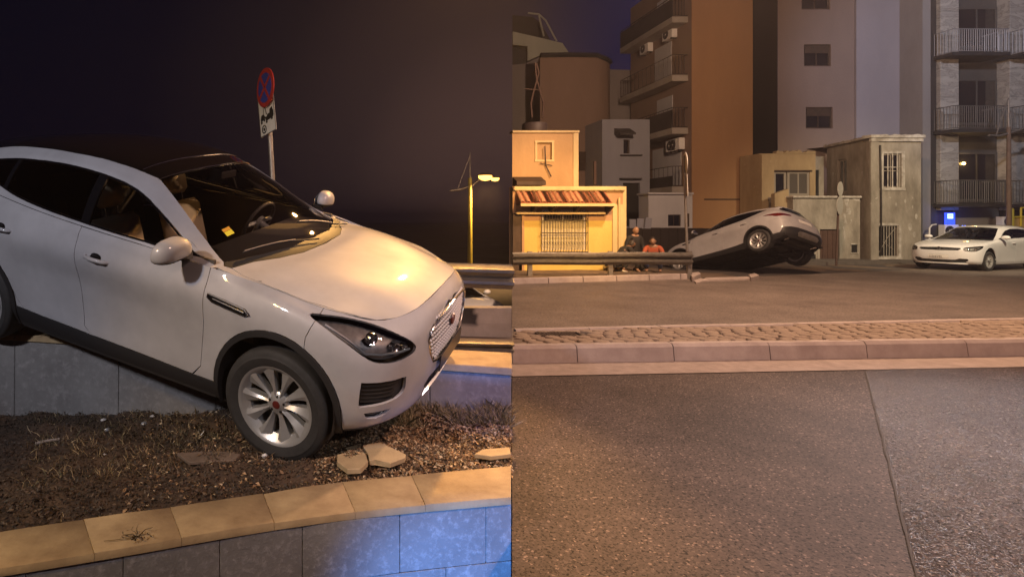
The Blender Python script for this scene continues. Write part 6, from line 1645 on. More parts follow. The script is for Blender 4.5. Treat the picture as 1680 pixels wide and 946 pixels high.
        for u in (u0, u1):
            k_ = max(2, int((v1-v0)/.12))
            for k in range(1, k_): v = v0+(v1-v0)*k/k_; b_ = MB(); b_.tube([(u, v, z0+.05), (u, v, z1)], rad, 5); s.build(b_, 'baluster', m, g)
        return g

# ---- 1 yellow house
H = Facade('yellow_house', (SEAM*17+.01, 17.0), (8.54, 17.0), 'low bright yellow house with a barred window and a small tiled awning')
zt = at(0, 306, 17).z; W = H.W; sidep = [(0, 0), (SEAM*4.4, 4.4), (W+.3, 4.4), (W, 0)]
uw0, uw1, zw0, zw1 = H.rect(889, 344, 962, 410)
zd = H.uz(900, 362)[1]
dad = H.wall('wall', YEL, H.uz(856, 400)[0], W, -.3, zd, v=0, openings=[(uw0, uw1, zw0, zd)])
H.wall('upper_wall', YPINK, H.uz(856, 400)[0], W, zd, zt-.002, v=.0, openings=[(uw0, uw1, zd, zw1)])
H.wall('side_walls', YPINK, 0, W, -.3, zt-.01, v=.30, back=4.1, side=[(SEAM*.31, .301), (SEAM*4.4, 4.4), (W+.25, 4.4), (W, .301)])
mb = MB(); mb.box((W-.002, .0, -.3), (W+.10, .32, zt)); H.build(mb, 'corner_return', YTRIM)
ud = H.uz(857, 400)[0]
mb = MB(); mb.box((.012, -.02, -.2), (ud-.03, .02, H.uz(850, 350)[1])); H.build(mb, 'door', DARKWOOD)
mb = MB(); mb.box((.012, .0, H.uz(850, 350)[1]), (ud, .3, zt-.003)); mb.box((ud-.03, -.06, -.3), (ud+.04, .1, H.uz(850, 344)[1])); H.build(mb, 'door_surround', YPINK)
H.window((uw0, uw1, zw0, zw1), cols=2, rows=1, frame=.07, v=.06, name='window', m=WFRAME)
f2 = MB(); f2.box((uw0+.06, .045, zw0+.05), (uw1-.06, .065, zw0+(zw1-zw0)*.74)); H.build(f2, 'shutter', mat('cream_shutter', (.60,.52,.30), rough=.6))
g0 = H.rect(886, 347, 962, 413); H.bars(g0, 18, v=-.10, rad=.009, rails=(0, .47, 1), scroll=True)
mb = MB(); mb.box((uw0-.12, -.06, zw0-.12), (uw1+.12, .02, zw0-.03)); H.build(mb, 'window_sill', YTRIM)
mb = MB(); mb.box((.02, -.10, zt-.13), (W+.03, .12, zt+.0)); bmesh.ops.bevel(mb.bm, geom=mb.bm.edges[:], offset=.02, segments=2, affect='EDGES'); H.build(mb, 'cornice', YTRIM)
mb = MB(); mb.box((H.uz(985, 400)[0]-.0, -.04, .3), (H.uz(1000, 400)[0]-.1, .0, zd)); 
mb = MB(); mb.box((H.uz(1004, 400)[0], -.05, -.3), (W+.01, .0, H.uz(1000, 335)[1])); H.build(mb, 'pilaster', YTRIM)
mb = MB(); mb.tube([(W-.16, -.09, -.2), (W-.16, -.09, 2.3)], .035, 8); H.build(mb, 'downpipe', YTRIM, smooth=60)
mb = MB(); mb.box((.2, -.02, .0), (W, -.001, .33)); H.build(mb, 'plinth', YEL)
# tiled awning: sloping tiles, each its own piece
ztop, zbot = H.uz(0, 313, -.12)[1], H.uz(0, 331, -.5)[1]; u1_ = H.uz(1000, 320, -.3)[0]
mb = MB(); mb.hexa([(.10,-.47,zbot-.05),(u1_,-.47,zbot-.05),(u1_,-.0,zbot-.05),(.10,-.0,zbot-.05)], [(.10,-.47,zbot-.02),(u1_,-.47,zbot-.02),(u1_,-.0,ztop-.02),(.10,-.0,ztop-.02)]); aw = H.build(mb, 'awning', TERRA)
tm = MB(); tm_ = [(.055*math.cos(a), .055*math.sin(a)) for a in np.linspace(0, math.pi, 7)]
A_ = [tm.bm.verts.new((x, 0, z)) for x, z in tm_]; B_ = [tm.bm.verts.new((x*1.15, -.52, z*1.15-(ztop-zbot)*1.08)) for x, z in tm_]
for i in range(6): tm.bm.faces.new((A_[i], A_[i+1], B_[i+1], B_[i]))
bmesh.ops.solidify(tm.bm, geom=tm.bm.faces[:], thickness=.012); tme = tm.mesh('tile', smooth=50); tme.materials.append(TERRAL)
k = 0; u = .16
while u < u1_-.03:
    o = bpy.data.objects.new('tile', tme); COL.objects.link(o); o.parent = aw; o.location = (u, .0, ztop-.015); o.rotation_euler = (0, 0, R(random.uniform(-1.5, 1.5))); u += .158
mb = MB(); mb.box((.08, -.56, zbot-.13), (u1_+.04, -.46, zbot-.05)); H.build(mb, 'beam', YTRIM)
mb = MB(); mb.box((.08, -.16, zbot-.36), (u1_-.05, -.001, zbot-.30)); H.build(mb, 'ledge', YTRIM)
for px in (876, 906, 946, 999):
    u = H.uz(px, 340, -.2)[0]; mb = MB(); mb.prism([(-.5, zbot-.05), (-.5, zbot-.12), (-.06, zbot-.36), (-.0, zbot-.36), (-.0, zbot-.05)], u-.035, u+.035, axis='x'); H.build(mb, 'bracket', DARKWOOD)
# ---- upper room set back on the yellow house
U = Facade('upper_room', (SEAM*18.6+.01, 18.6), (at(948, 0, 18.6).x, 18.6), 'orange-lit box room with a blind window on the roof of the yellow house', cat='roof room')
zt2 = at(0, 217, 18.6).z; r = U.rect(881, 234, 905, 262)
U.wall('wall', ROOMW, 0, U.W, 2.4, zt2, back=3, side=[(0,0),(SEAM*3,3),(U.W+.2,3),(U.W,0)], openings=[r], reveal=.1)
mb = MB(); mb.box((r[0]-.03, .07, r[2]-.03), (r[1]+.03, .10, r[3]+.03)); U.build(mb, 'blind_window', ROOMW)
for (a, b, c, d) in ((r[0]-.08, r[1]+.08, r[3], r[3]+.07), (r[0]-.08, r[1]+.08, r[2]-.07, r[2]), (r[0]-.07, r[0], r[2], r[3]), (r[1], r[1]+.07, r[2], r[3])): mb = MB(); mb.box((a, -.03, c), (b, -.001, d)); U.build(mb, 'window_surround', YTRIM)
mb = MB(); mb.box((.0, -.06, zt2-.02), (U.W+.03, .3, zt2+.05)); U.build(mb, 'cornice', YTRIM)
mb = MB(); mb.box((U.W-.16, -.03, 2.4), (U.W+.01, .0, zt2-.02)); U.build(mb, 'pilaster', YTRIM)
r2 = U.rect(844, 289, 893, 304, -.3); mb = MB(); mb.hexa([(r2[0]+.03,-.45,r2[2]),(r2[1],-.45,r2[2]),(r2[1],-.01,r2[2]),(r2[0]+.03,-.01,r2[2])], [(r2[0]+.03,-.45,r2[2]+.12),(r2[1],-.45,r2[2]+.12),(r2[1],-.01,r2[3]),(r2[0]+.03,-.01,r2[3])]); U.build(mb, 'canopy', DARKWOOD)
mb = MB(); mb.tube([(U.uz(893,255)[0], -.06, U.uz(0,240)[1]), (U.uz(893,255)[0]+.03, -.06, U.uz(0,272)[1]), (U.uz(903,290)[0], -.08, U.uz(0,290)[1])], .018, 6); mb.tube([(U.uz(885,265)[0], -.06, U.uz(0,268)[1]), (U.uz(905,274)[0], -.06, U.uz(0,272)[1])], .012, 6); U.build(mb, 'old_bracket', IRON)
# water tank and twisted mast on the roof
tk = at(877, 214, 19.4); 
m_ = MB(); m_.lathe([(0,0),(.40,0),(.42,.04),(.42,.38),(.40,.42),(.12,.47),(0,.47)], n=28, axis='z'); m_.build('water_tank', mat('tank_dark', (.05,.035,.035), rough=.6), smooth=40, loc=(tk.x, tk.y, zt2+.0), label='dark round water tank on the roof of the orange box room', cat='water tank')
ms_ = empty('roof_mast', (tk.x, tk.y+.1, zt2+.3), label='twisted rusty mast with two legs rising above the water tank', cat='mast')
def q(px, py): v = at(px, py, 19.5)-Vector(ms_.location); return (v.x, 0, v.z)
for pts in ([q(873,193),q(871,170),q(876,148),q(884,120),q(880,104)], [q(890,193),q(892,170),q(886,150),q(880,128),q(878,104)]): m_ = MB(); m_.tube(pts, .035, 6); m_.build('leg', mat('mast_rust', (.07,.04,.03), rough=.8), ms_, smooth=60)
m_ = MB(); m_.tube([q(862,146), q(884,148)], .02, 6); m_.build('cross_bar', MATS['mast_rust'], ms_)
m_ = MB(); m_.box((-.045,-.03,0), (.045,.03,.85)); p_ = at(976, 303, 20.5); m_.build('chimney_pipe', MATS['mast_rust'], loc=(p_.x, p_.y, p_.z), label='thin dark pipe behind the corner of the yellow house', cat='pipe')

def block(name, px0, px1, y_top, Y, depth, m, label=None, root=None, z0=-.5, cat='building', top_pts=None, rayL=False):
    "a plain volume seen between two bearings; returns a facade"
    F = Facade(name, (at(px0,0,Y).x, Y), (at(px1,0,Y).x, Y), label, cat); z1 = at(0, y_top, Y).z
    sd = [(0,0),((SEAM*depth*1.02) if rayL else 0, depth),(F.W, depth),(F.W, 0)]
    F.wall('wall', m, 0, F.W, z0, z1, back=depth, side=sd); F.z1 = z1; return F
# ---- 2 pale terraced block far back on the left
A = Facade('terraced_block', (SEAM*33+.02, 33), (at(945,0,33).x, 33), 'pale greenish apartment top with stepped terraces against the night sky')
def pz(px, py, v=0): return A.uz(px, py, v)
PALE = plaster('pale_green_render', (.40,.42,.36), (.32,.34,.29), sc=.5)
for i, (pts, nm, m_, v0, v1) in enumerate((
    ([(841.2,52),(885,62),(923,71),(934,88),(918,89),(893,88),(866,100),(866,76),(841.2,72)], 'parapet', PALE, 0, .6),
    ([(841.2,76),(865,80),(865,102),(858,106),(841.2,106)], 'dark_opening', DARKP, .2, .5),
    ([(841.2,106),(862,104),(880,96),(893,90),(893,300),(841.2,300)], 'wall', GREYB, .1, 3),
    ([(856,20),(880,22),(893,32),(912,66),(885,60),(841.2,50),(841.2,19)], 'glazed_canopy', DARKP, .6, 4),
)):
    mb = MB(); mb.prism([pz(*p) for p in pts], v0, v1); bmesh.ops.transform(mb.bm, matrix=Matrix.Identity(4), verts=mb.bm.verts)
    for v in mb.bm.verts:      # keep the left flank on the seam line
        v.co.x = max(v.co.x, (v.co.y)*SEAM)
    A.build(mb, nm, m_)
for pts in ([(866,22),(884,24),(895,34),(913,68)], [(884,26),(892,60)], [(841.5,73),(866,76),(866,100)]): mb = MB(); mb.tube([(pz(*p)[0], -.02+.58*0, pz(*p)[1]) for p in pts], .05, 6); A.build(mb, 'edge_trim', PALE)
# ---- 3 brown curved block
B = Facade('curved_block', (at(886,0,30).x, 30), (at(1060,0,31).x, 30.6), 'windowless brown apartment block with a rounded corner behind the yellow house')
mb = MB(); pts = [(0,0),(1.6,-.25),(3.0,-.3),(3.7,-.1),(4.15,.35),(4.3,1.0),(4.32,5),(1.6,5)]
zB = [B.uz(893,93)[1]]*3+[B.uz(975,100)[1]]*5
for i in range(len(pts)-1):
    a, b = pts[i], pts[i+1]; mb.poly([(*a,-.5),(*b,-.5),(*b,zB[i+1]),(*a,zB[i])])
mb.poly([(*p,z) for p,z in zip(pts, zB)]); bmesh.ops.remove_doubles(mb.bm, verts=mb.bm.verts, dist=1e-4); B.build(mb, 'wall', BROWNB, smooth=50)
mb = MB(); mb.tube([(p[0], p[1]-.04, z+.05) for p, z in list(zip(pts, zB))[:7]], .13, 5); B.build(mb, 'roof_edge', DARKP)
mb = MB(); mb.box((4.28, 1.2, -.5), (8.2, 5.5, B.uz(1010,104)[1])); B.build(mb, 'rear_wing', GREYB)
r = B.rect(950,249,964,280,-.3); mb = MB(); mb.box((r[0],-.34,r[2]),(r[1],-.30,r[3])); wn_ = B.build(mb, 'window', DARKWOOD)
r = B.rect(953,303,990,322,-.5); mb = MB(); mb.box((r[0],-.6,r[2]-1),(r[1],-.45,r[3]-.1)); B.build(mb, 'terrace_wall', DARKP)
# ---- 4 blue-grey house with small window
C_ = Facade('grey_house', (at(988,0,28).x, 28), (at(1066,0,28).x, 28), 'blue-grey house with a narrow awninged window beside the balconies')
GB = plaster('bluegrey_render', (.30,.31,.36), (.25,.26,.30), sc=.5)
r = C_.rect(1023,229,1033,252); rd = C_.rect(1022,300,1050,371)
C_.wall('wall', GB, 0, C_.W, -.4, at(0,196,28).z, back=3, openings=[r, rd], reveal=.15)
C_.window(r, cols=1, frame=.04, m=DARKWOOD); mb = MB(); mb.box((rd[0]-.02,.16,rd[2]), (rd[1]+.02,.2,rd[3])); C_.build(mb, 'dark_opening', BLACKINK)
r = C_.rect(1014,212,1040,222,-.4); mb = MB(); mb.hexa([(r[0],-.6,r[2]),(r[1],-.6,r[2]),(r[1],-.01,r[2]+.1),(r[0],-.01,r[2]+.1)], [(r[0],-.6,r[2]+.1),(r[1],-.6,r[2]+.1),(r[1],-.01,r[3]+.1),(r[0],-.01,r[3]+.1)]); C_.build(mb, 'awning', DARKP)
mb = MB(); a, b = C_.rect(1017,252,1052,255)[:2]; z = C_.uz(0,254)[1]; mb.box((a,-.12,z-.06),(b,-.001,z)); C_.build(mb, 'window_sill', DARKP)
mb = MB(); a, b = C_.rect(1016,292,1050,295)[:2]; z = C_.uz(0,293)[1]; mb.box((a,-.2,z-.05),(b,-.001,z+.02)); C_.build(mb, 'door_hood', DARKP)

# ---- 5 tall building
T = Facade('tall_building', (16.25, 26), (26.9, 26), 'tall brown apartment building with a dark vertical slot and balconies on its left side')
Z1 = 13.5
uA, uB, uC, uD, uE = 0, T.uz(1235,0)[0], T.uz(1276,0)[0], T.uz(1401,0)[0], T.W
mb = MB(); mb.box((uA, 0, -.4), (uB, 5.2, Z1)); T.build(mb, 'ochre_wall', TALLO)
rr = [T.rect(1319,73,1363,109), T.rect(1322,176,1366,211), T.rect(1315,-22,1362,16)]
T.wall('wall', TALLW, uC, uD, -.4, Z1, openings=rr, reveal=.14, v=.0)
for r in rr: T.window(r, cols=2, frame=.07, m=DARKWOOD, v=.06); mb = MB(); mb.box((r[0]+.08,.05,r[3]-.40), (r[1]-.08,.058,r[3]-.08)); T.build(mb, 'roller_blind', DARKWOOD)
mb = MB(); mb.box((uC-.02, .003, -.4), (uC-.001, 5.2, Z1)); T.build(mb, 'slot_side', mat('slot_recess_shade', (.012,.011,.013), rough=.5))  # shade of the recess put into a near-black side
mb = MB(); mb.box((uB+.001, 2.2, -.4), (uC-.001, 2.4, Z1)); T.build(mb, 'slot_back', BLACKINK)  # back of the slot blackened for the same recess shade
for z in (2.4, 5.2, 8.0, 10.8): 
    f = T.window((uB+.12, uC-.12, z, z+1.3), v=2.08, cols=1, frame=.06, m=DARKWOOD)
mb = MB(); mb.box((uD+.001, -.12, -.4), (uE, 3, Z1)); T.build(mb, 'pale_section', PURP)
u0_, z_ = T.uz(1155, 327); mb = MB(); mb.box((u0_, -.02, z_-.03), (uB, -.001, z_+.03)); T.build(mb, 'ledge', DARKWOOD)
mb = MB(); mb.box((.0,-.02,-.3), (.06,-.001,Z1)); 
# balcony side: local facade facing left
S_ = Facade('balcony_wing', (16.246, 31.5), (16.246, 26.02), 'side wing of the tall building with stacked balconies and white shutters')
S_.wall('wall', BROWNB, 0, S_.W, -.4, Z1, v=0, openings=(), back=None)
slabs = [(20, 68), (120, 156), (208, 238), (305, 314)]
for i, (yn, yf) in enumerate(slabs):
    u1_s, zt_ = S_.uz(1120, yn, -.5); zt_ = {0: 11.15, 1: 8.42, 2: 5.95, 3: 3.20}[i]
    mb = MB(); mb.box((.3, -.75, zt_-.28), (S_.W-.25, -.001, zt_)); bl_ = S_.build(mb, 'balcony_slab', CONC)
    if i < 3 or i == 3:
        if i in (0, 2, 3):
            mb = MB(); mb.box((.32, -.74, zt_+.002), (S_.W-.27, -.70, zt_+.85 if i != 3 else zt_+.5)); S_.build(mb, 'balcony_panel', FENCE)
        g = S_.rail(.32, S_.W-.27, zt_, zt_+.95, -.72, -.02, 14, m=FENCE)
    a, b = S_.uz(1075, 100)[0], S_.uz(1102, 100)[0]; a, b = min(a, b), max(a, b)
    if i == 0: a, b = 2.6, 3.8
    zb = zt_+.0
    r = {0: (2.7, 3.7, zb, zb+1.6), 1: (a, b, zb+.15, zb+2.0), 2: (a+.2, b+.1, zb+.1, zb+1.8), 3: (a-.2, b+.8, zb+.1, zb+2.05)}[i]
    mb = MB(); mb.box((r[0], -.03, r[2]), (r[1], -.001, r[3])); sh_ = S_.build(mb, 'shutter', WHT)
    k = int((r[3]-r[2])/.09)
    mb = MB(); [mb.box((r[0]+.03, -.036, r[2]+.04+j*.09), (r[1]-.03, -.0301, r[2]+.10+j*.09)) for j in range(k-1)]; S_.build(mb, 'slats', WHT, sh_, kind='stuff')
for i, (px, py, Yv) in enumerate(((1102, 57, 27.5), (1058, 80, 29.6), (1103, 240, 27.2), (1116, 238, 26.9))):
    u = 31.5-Yv; z = at(px, py, Yv).z
    def ac(F, u, z, v, w=.8, h=.55, label='', d=.28):
        M = F.M; r_ = empty('air_conditioner', tuple(M @ Vector((u, v, z))), (0, 0, F.ang), label=label, cat='air conditioner')
        mb = MB(); mb.box((-w/2,-d,0),(w/2,0,h), bev=.015); mb.build('case', WHITEP, r_)
        mb = MB(); mb.lathe([(0,-d-.004),(h*.40,-d-.004),(h*.42,-d+.01),(0,-d+.01)], n=24, M=Matrix.Translation((-w*.14,0,h*.5))); mb.build('fan_grille', BLACKPL, r_, smooth=30)
        for q_ in range(6): mb = MB(); aa = q_*math.pi/3; mb.tube([(-w*.14,-d-.010,h*.5), (-w*.14+h*.38*math.cos(aa),-d-.010,h*.5+h*.38*math.sin(aa))], .006, 4); mb.build('fan_blade', GALV, r_)
        mb = MB(); mb.lathe([(0,-d-.016),(.035,-d-.014),(.04,-d),(0,-d)], n=12, M=Matrix.Translation((-w*.14,0,h*.5))); mb.build('fan_hub', WHITEP, r_)
        for s in (-1, 1): mb = MB(); mb.box((s*w*.38-.02,-d,-.05),(s*w*.38+.02,.0,-.002)); mb.build('bracket', DARKMETAL, r_)
        return r_
    ac(S_, u, z-.25, -.005, label=['air conditioner under the topmost balcony, nearest the corner', 'air conditioner under the topmost balcony, farther back', 'left unit of the air conditioner pair below the second balcony from the ground', 'right unit of the air conditioner pair next to the building corner'][i])
# white lower wall with dark window under the balconies, dark sheet fence
Wl = Facade('white_wall', (at(1064,0,25).x, 25.0), (at(1136,0,25).x, 25.0), 'white ground-floor wall with a small dark window under the balconies', cat='wall')
r = Wl.rect(1096, 352, 1117, 371); Wl.wall('wall', WHT, 0, Wl.W, -.4, at(0,319,25).z, back=.8, openings=[r], reveal=.1)
Wl.window(r, cols=2, frame=.03, m=DARKWOOD, v=.05)
mb = MB(); mb.box((-.05,-.1,at(0,319,25).z), (Wl.W,.9,at(0,316,25).z)); Wl.build(mb, 'coping', WHT)
mb = MB(); mb.box((Wl.W-.35,-.02,at(0,372,25).z), (Wl.W-.15,-.001,at(0,350,25).z)); Wl.build(mb, 'blank_panel', DARKWOOD)
Fx = Facade('sheet_fence', (at(1024,0,21.6).x, 21.6), (at(1168,0,22.4).x, 22.4), 'dark brown metal sheet fence behind the three people', cat='fence')
k = 10
for i in range(k): mb = MB(); mb.box((Fx.W*i/k+.008,.0 if i % 2 else -.008,-.6), (Fx.W*(i+1)/k-.008,.02,at(0,374,22).z+random.uniform(-.02,.02))); Fx.build(mb, 'fence_sheet', FENCE)
for i in range(k+1): mb = MB(); mb.box((Fx.W*i/k-.03,.022,-.6),(Fx.W*i/k+.03,.07,at(0,374,22).z-.03)); Fx.build(mb, 'post', FENCE)
mb = MB(); mb.box((-.3,0,0),(.3,.04,.5)); p_ = at(1062, 372, 23.5); 
for i, dx in enumerate((0, .30, .62)): 
    mb = MB(); mb.box((-.14,0,0),(.13,.05,.42+.03*i)); mb.build('stored_panel', GB, loc=(p_.x-.6+dx, p_.y, p_.z-.1), rot=(0,.06*i,0), label=['pale grey board leaning behind the sheet fence, nearest the yellow house', 'middle pale grey board behind the sheet fence', 'right pale grey board behind the sheet fence by the white wall'][i], cat='board')

# ---- 6 ruined old houses
ragged = lambda u, s=1: .05*s*mnoise.noise(Vector((u*3, s, 0)))+.03*mnoise.noise(Vector((u*11, s, 2)))
def ragged_top(F, name, m, u0, u1, z0, z1, v0, v1, seed, amp=.12):
    mb = MB(); n = int((u1-u0)/.08); pts = [(u0, z0)]+[(u0+(u1-u0)*i/n, z1+amp*mnoise.noise(Vector((i*.37, seed, 0)))+amp*.5*mnoise.noise(Vector((i*.9, seed, 5)))) for i in range(n+1)]+[(u1, z0)]
    mb.prism(pts, v0, v1); return F.build(mb, name, m)
R1 = Facade('ruined_house', (at(1246,0,24.6).x, 24.6), (at(1338,0,24.6).x, 24.6), 'crumbling ochre house front with empty window frames above the tipped car')
r = R1.rect(1270, 281, 1329, 321); zt1 = at(0, 252, 24.6).z
R1.wall('wall', OLDW2, 0, R1.W, -.4, zt1, openings=[r], reveal=.2, back=1.2)
ragged_top(R1, 'broken_parapet', OLDW2, .75, R1.W, zt1-.01, zt1+.10, .0, .22, 3, .14)
mb = MB(); mb.box((0,-.14,-.4),(R1.uz(1266,0)[0],.0,zt1-.05)); R1.build(mb, 'side_pier', OLDW2)
u_ = R1.uz(1291, 0)[0]; R1.window((r[0], u_, r[2], r[3]), cols=1, rows=1, frame=.10, v=.04, m=mat('grey_frame', (.26,.23,.19), rough=.8))
R1.window((u_+.05, r[1], r[2], r[3]), cols=2, frame=.10, v=.04, m=MATS['grey_frame'], glass=TRIMDARK)
mb = MB(); mb.box((r[0]-.06,-.05,r[3]-.02),(r[1]+.06,.03,r[3]+.05)); R1.build(mb, 'lintel', DARKWOOD)
mb = MB(); q0 = R1.uz(1268,314,-1.2); q1 = R1.uz(1291,350,-1.2); mb.hexa([(q0[0],-1.3,q1[1]),(q1[0],-1.3,q1[1]),(q1[0],-1.1,q1[1]),(q0[0],-1.1,q1[1])],[(q0[0],-1.3,q0[1]-.1),(q1[0],-1.3,q0[1]+.1),(q1[0],-1.1,q0[1]+.1),(q0[0],-1.1,q0[1]-.1)]); R1.build(mb, 'leaning_board', OLDW2)
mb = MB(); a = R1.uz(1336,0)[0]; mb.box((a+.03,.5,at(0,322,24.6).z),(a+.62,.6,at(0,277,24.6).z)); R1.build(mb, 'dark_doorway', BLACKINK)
mb = MB(); mb.box((a+.03,.62,-.4),(a+.95,1.2,at(0,254,24.6).z)); R1.build(mb, 'rear_wall', OLDW)
# one-storey front with door
R2 = Facade('low_house', (at(1301,0,23.0).x, 23.0), (at(1411,0,23.0).x, 23.0), 'one-storey weathered house front with a brown door and a flat terrace top')
zt_ = at(0, 325, 23.0).z; rd = R2.rect(1344, 376, 1376, 437); rd = (rd[0], rd[1], -.3, rd[3])
R2.wall('wall', OLDW, 0, R2.W, -.4, zt_, openings=[rd], reveal=.12, back=1.3)
mb = MB(); mb.box((-.06,-.10,zt_),(R2.W,1.3,zt_+.09)); bmesh.ops.bevel(mb.bm, geom=mb.bm.edges[:], offset=.02, segments=1, affect='EDGES'); R2.build(mb, 'coping', PEEL)
mb = MB(); mb.box((rd[0],.08,-.1),(rd[1],.12,rd[3])); dr = R2.build(mb, 'door', mat('brown_door', (.10,.055,.04), rough=.6, noise=.4, nscale=3))
for i in range(4): w_ = (rd[1]-rd[0])/4; mb = MB(); mb.box((rd[0]+i*w_+.01,.06,0),(rd[0]+(i+1)*w_-.01,.079,rd[3]-.03)); R2.build(mb, 'board', MATS['brown_door'], dr)
for (a, b, c, d) in ((rd[0]-.10, rd[1]+.10, rd[3], rd[3]+.10), (rd[0]-.10, rd[0], -.2, rd[3]), (rd[1], rd[1]+.10, -.2, rd[3])): mb = MB(); mb.box((a,-.035,c),(b,-.001,d)); R2.build(mb, 'door_surround', OLDW)
r = R2.rect(1330, 417, 1338, 431); mb = MB(); mb.box((r[0],-.01,r[2]),(r[1],.001,r[3])); R2.build(mb, 'vent_hole', BLACKINK)
make_text('25', .20, (R2.uz(1331,0)[0], -.006, R2.uz(0,399)[1]), (R(90),0,0), mat('faded_digits', (.20,.16,.12), rough=.9), R2.root, 'house_number', .001)
# two-storey corner house
R3 = Facade('corner_house', (at(1430,0,22.5).x, 22.5), (at(1511,0,22.5).x, 22.5), 'two-storey derelict corner house with peeling white cornice and two barred windows')
zt3 = at(0, 226, 22.5).z; ra = R3.rect(1448, 252, 1479, 308); rb = R3.rect(1436, 370, 1473, 421)
R3.wall('wall', OLDW, 0, R3.W, -.4, zt3, openings=[ra, rb], reveal=.16, back=4, side=[(0,4),(R3.W,4),(R3.W,0)])
# left flank going back
L3 = Matrix.Identity(4)
F3 = Facade('flank', (22.0, 25.4), (R3.p0.x, 22.5), None); F3.root.parent = R3.root; F3.root.matrix_parent_inverse = R3.M.inverted(); del_ = [k for k in list(F3.root.keys())]
for k_ in del_: del F3.root[k_]
F3.root.name = 'flank'
u_a, u_b = sorted((F3.uz(1374,0)[0], F3.uz(1389,0)[0])); rf = (u_a, u_b, F3.uz(1380,316)[1], F3.uz(1380,262)[1])
F3.wall('flank_wall', OLDW, 0, F3.W, -.4, zt3, openings=[rf], reveal=.15)
F3.window(rf, cols=2, frame=.07, v=.05, m=MATS['grey_frame'])
mb = MB(); mb.box((0,.02,-.4),(F3.W,.5,zt3-.02)); 
ragged_top(R3, 'cornice', PEEL, -.16, R3.W+.02, zt3-.02, zt3+.10, -.16, .25, 8, .05)
mb = MB(); mb.box((-.10,-.10,zt3-.16),(R3.W,-.001,zt3-.022)); R3.build(mb, 'cornice_band', PEEL)
mb = MB(); n = 24
ragged_top(F3, 'cornice', PEEL, 0, F3.W+.1, zt3-.02, zt3+.08, -.14, .2, 12, .07)
bpy.context.view_layer.update()
for ch in list(F3.root.children): ch.parent = R3.root; ch.matrix_parent_inverse = R3.M.inverted() @ F3.M
bpy.data.objects.remove(F3.root)
mb = MB(); mb.box((-.08,-.07,-.4),(.22,-.001,zt3-.17)); R3.build(mb, 'pilaster', OLDW)
mb = MB(); mb.tube([(.32,-.05,.2),(.33,-.06,2.2),(.30,-.05,zt3-.3)], .03, 8); R3.build(mb, 'downpipe', DARKMETAL, smooth=60)
R3.window(ra, cols=2, rows=2, frame=.06, v=.05, m=MATS['grey_frame']); R3.bars(ra, 5, v=.0, rad=.02, rails=(0,.6,1), m=PEEL)
R3.window(rb, cols=1, frame=.05, v=.08, m=DARKWOOD, glass=BLACKINK); R3.bars((rb[0]+.02, rb[1]-.02, rb[2]+.02, rb[3]-.02), 9, v=.02, rad=.014, rails=(0,1), m=mat('pale_bars', (.30,.28,.24), rough=.7))
mb = MB(); mb.tube([(rb[0]+.1,.0,rb[2]+.1),(rb[0]+.5,-.01,rb[2]+.8),(rb[1]-.1,.0,rb[3]-.1)], .012, 5); mb.tube([(rb[0]+.3,.0,rb[2]+.6),(rb[1]-.2,-.01,rb[2]+.3)], .010, 5); R3.build(mb, 'dead_creeper', MATS['grey_frame'])
for r in (ra, rb):
    for (a, b, c, d) in ((r[0]-.10, r[1]+.10, r[3], r[3]+.10), (r[0]-.10, r[0], r[2], r[3]), (r[1], r[1]+.10, r[2], r[3]), (r[0]-.13, r[1]+.13, r[2]-.10, r[2])): mb = MB(); mb.box((a,-.04,c),(b,-.001,d)); R3.build(mb, 'window_surround', PEEL)
mb = MB(); r = R3.rect(1396, 401, 1407, 414, -.02); mb.box((r[0]-.04,-.03,r[2]-.04),(r[1]+.04,-.02,r[3]+.04)); 
r = R2.rect(1397, 401, 1406, 414); mb = MB(); mb.box((r[0],-.01,r[2]),(r[1],-.001,r[3])); R2.build(mb, 'meter_niche', BLACKINK)
mb = MB(); mb.box((r[0]-.05,-.03,r[3]),(r[1]+.05,-.001,r[3]+.05)); mb.box((r[0]-.05,-.03,r[2]-.05),(r[1]+.05,-.001,r[2])); R2.build(mb, 'niche_surround', PEEL)
# drips of old paint down the low wall
for i, (x0, y0, x1, y1, w_) in enumerate(((1388,324,1392,352,.16),(1386,350,1387,372,.09),(1384,372,1386,395,.06),(1401,323,1408,330,.25))):
    a, c = R2.uz(x0, y0); b, d = R2.uz(x1, y1); mb = MB(); n = 7
    L_ = [(a+(b-a)*t-w_/2*(1+.4*math.sin(t*9+i)), c+(d-c)*t) for t in np.linspace(0,1,n)]; R_ = [(a+(b-a)*t+w_/2*(1+.5*math.cos(t*8+i)), c+(d-c)*t) for t in np.linspace(1,0,n)]
    mb.prism(L_+R_, -.008, -.001); R2.build(mb, 'peeling_paint', PEEL)
for i, (px, py, s_) in enumerate(((1497,340,.05),(1493,372,.12),(1503,355,.08),(1500,385,.09),(1485,330,.06),(1470,335,.05))):
    u, z = R3.uz(px, py); n = 9; mb = MB(); mb.prism([(u+s_*math.cos(2*math.pi*k/n)*(.6+.5*mnoise.noise(Vector((k, i, 0)))), z+s_*1.9*math.sin(2*math.pi*k/n)*(.7+.5*mnoise.noise(Vector((k, i, 4))))) for k in range(n)], -.006, -.001); R3.build(mb, 'peeling_paint', PEEL)

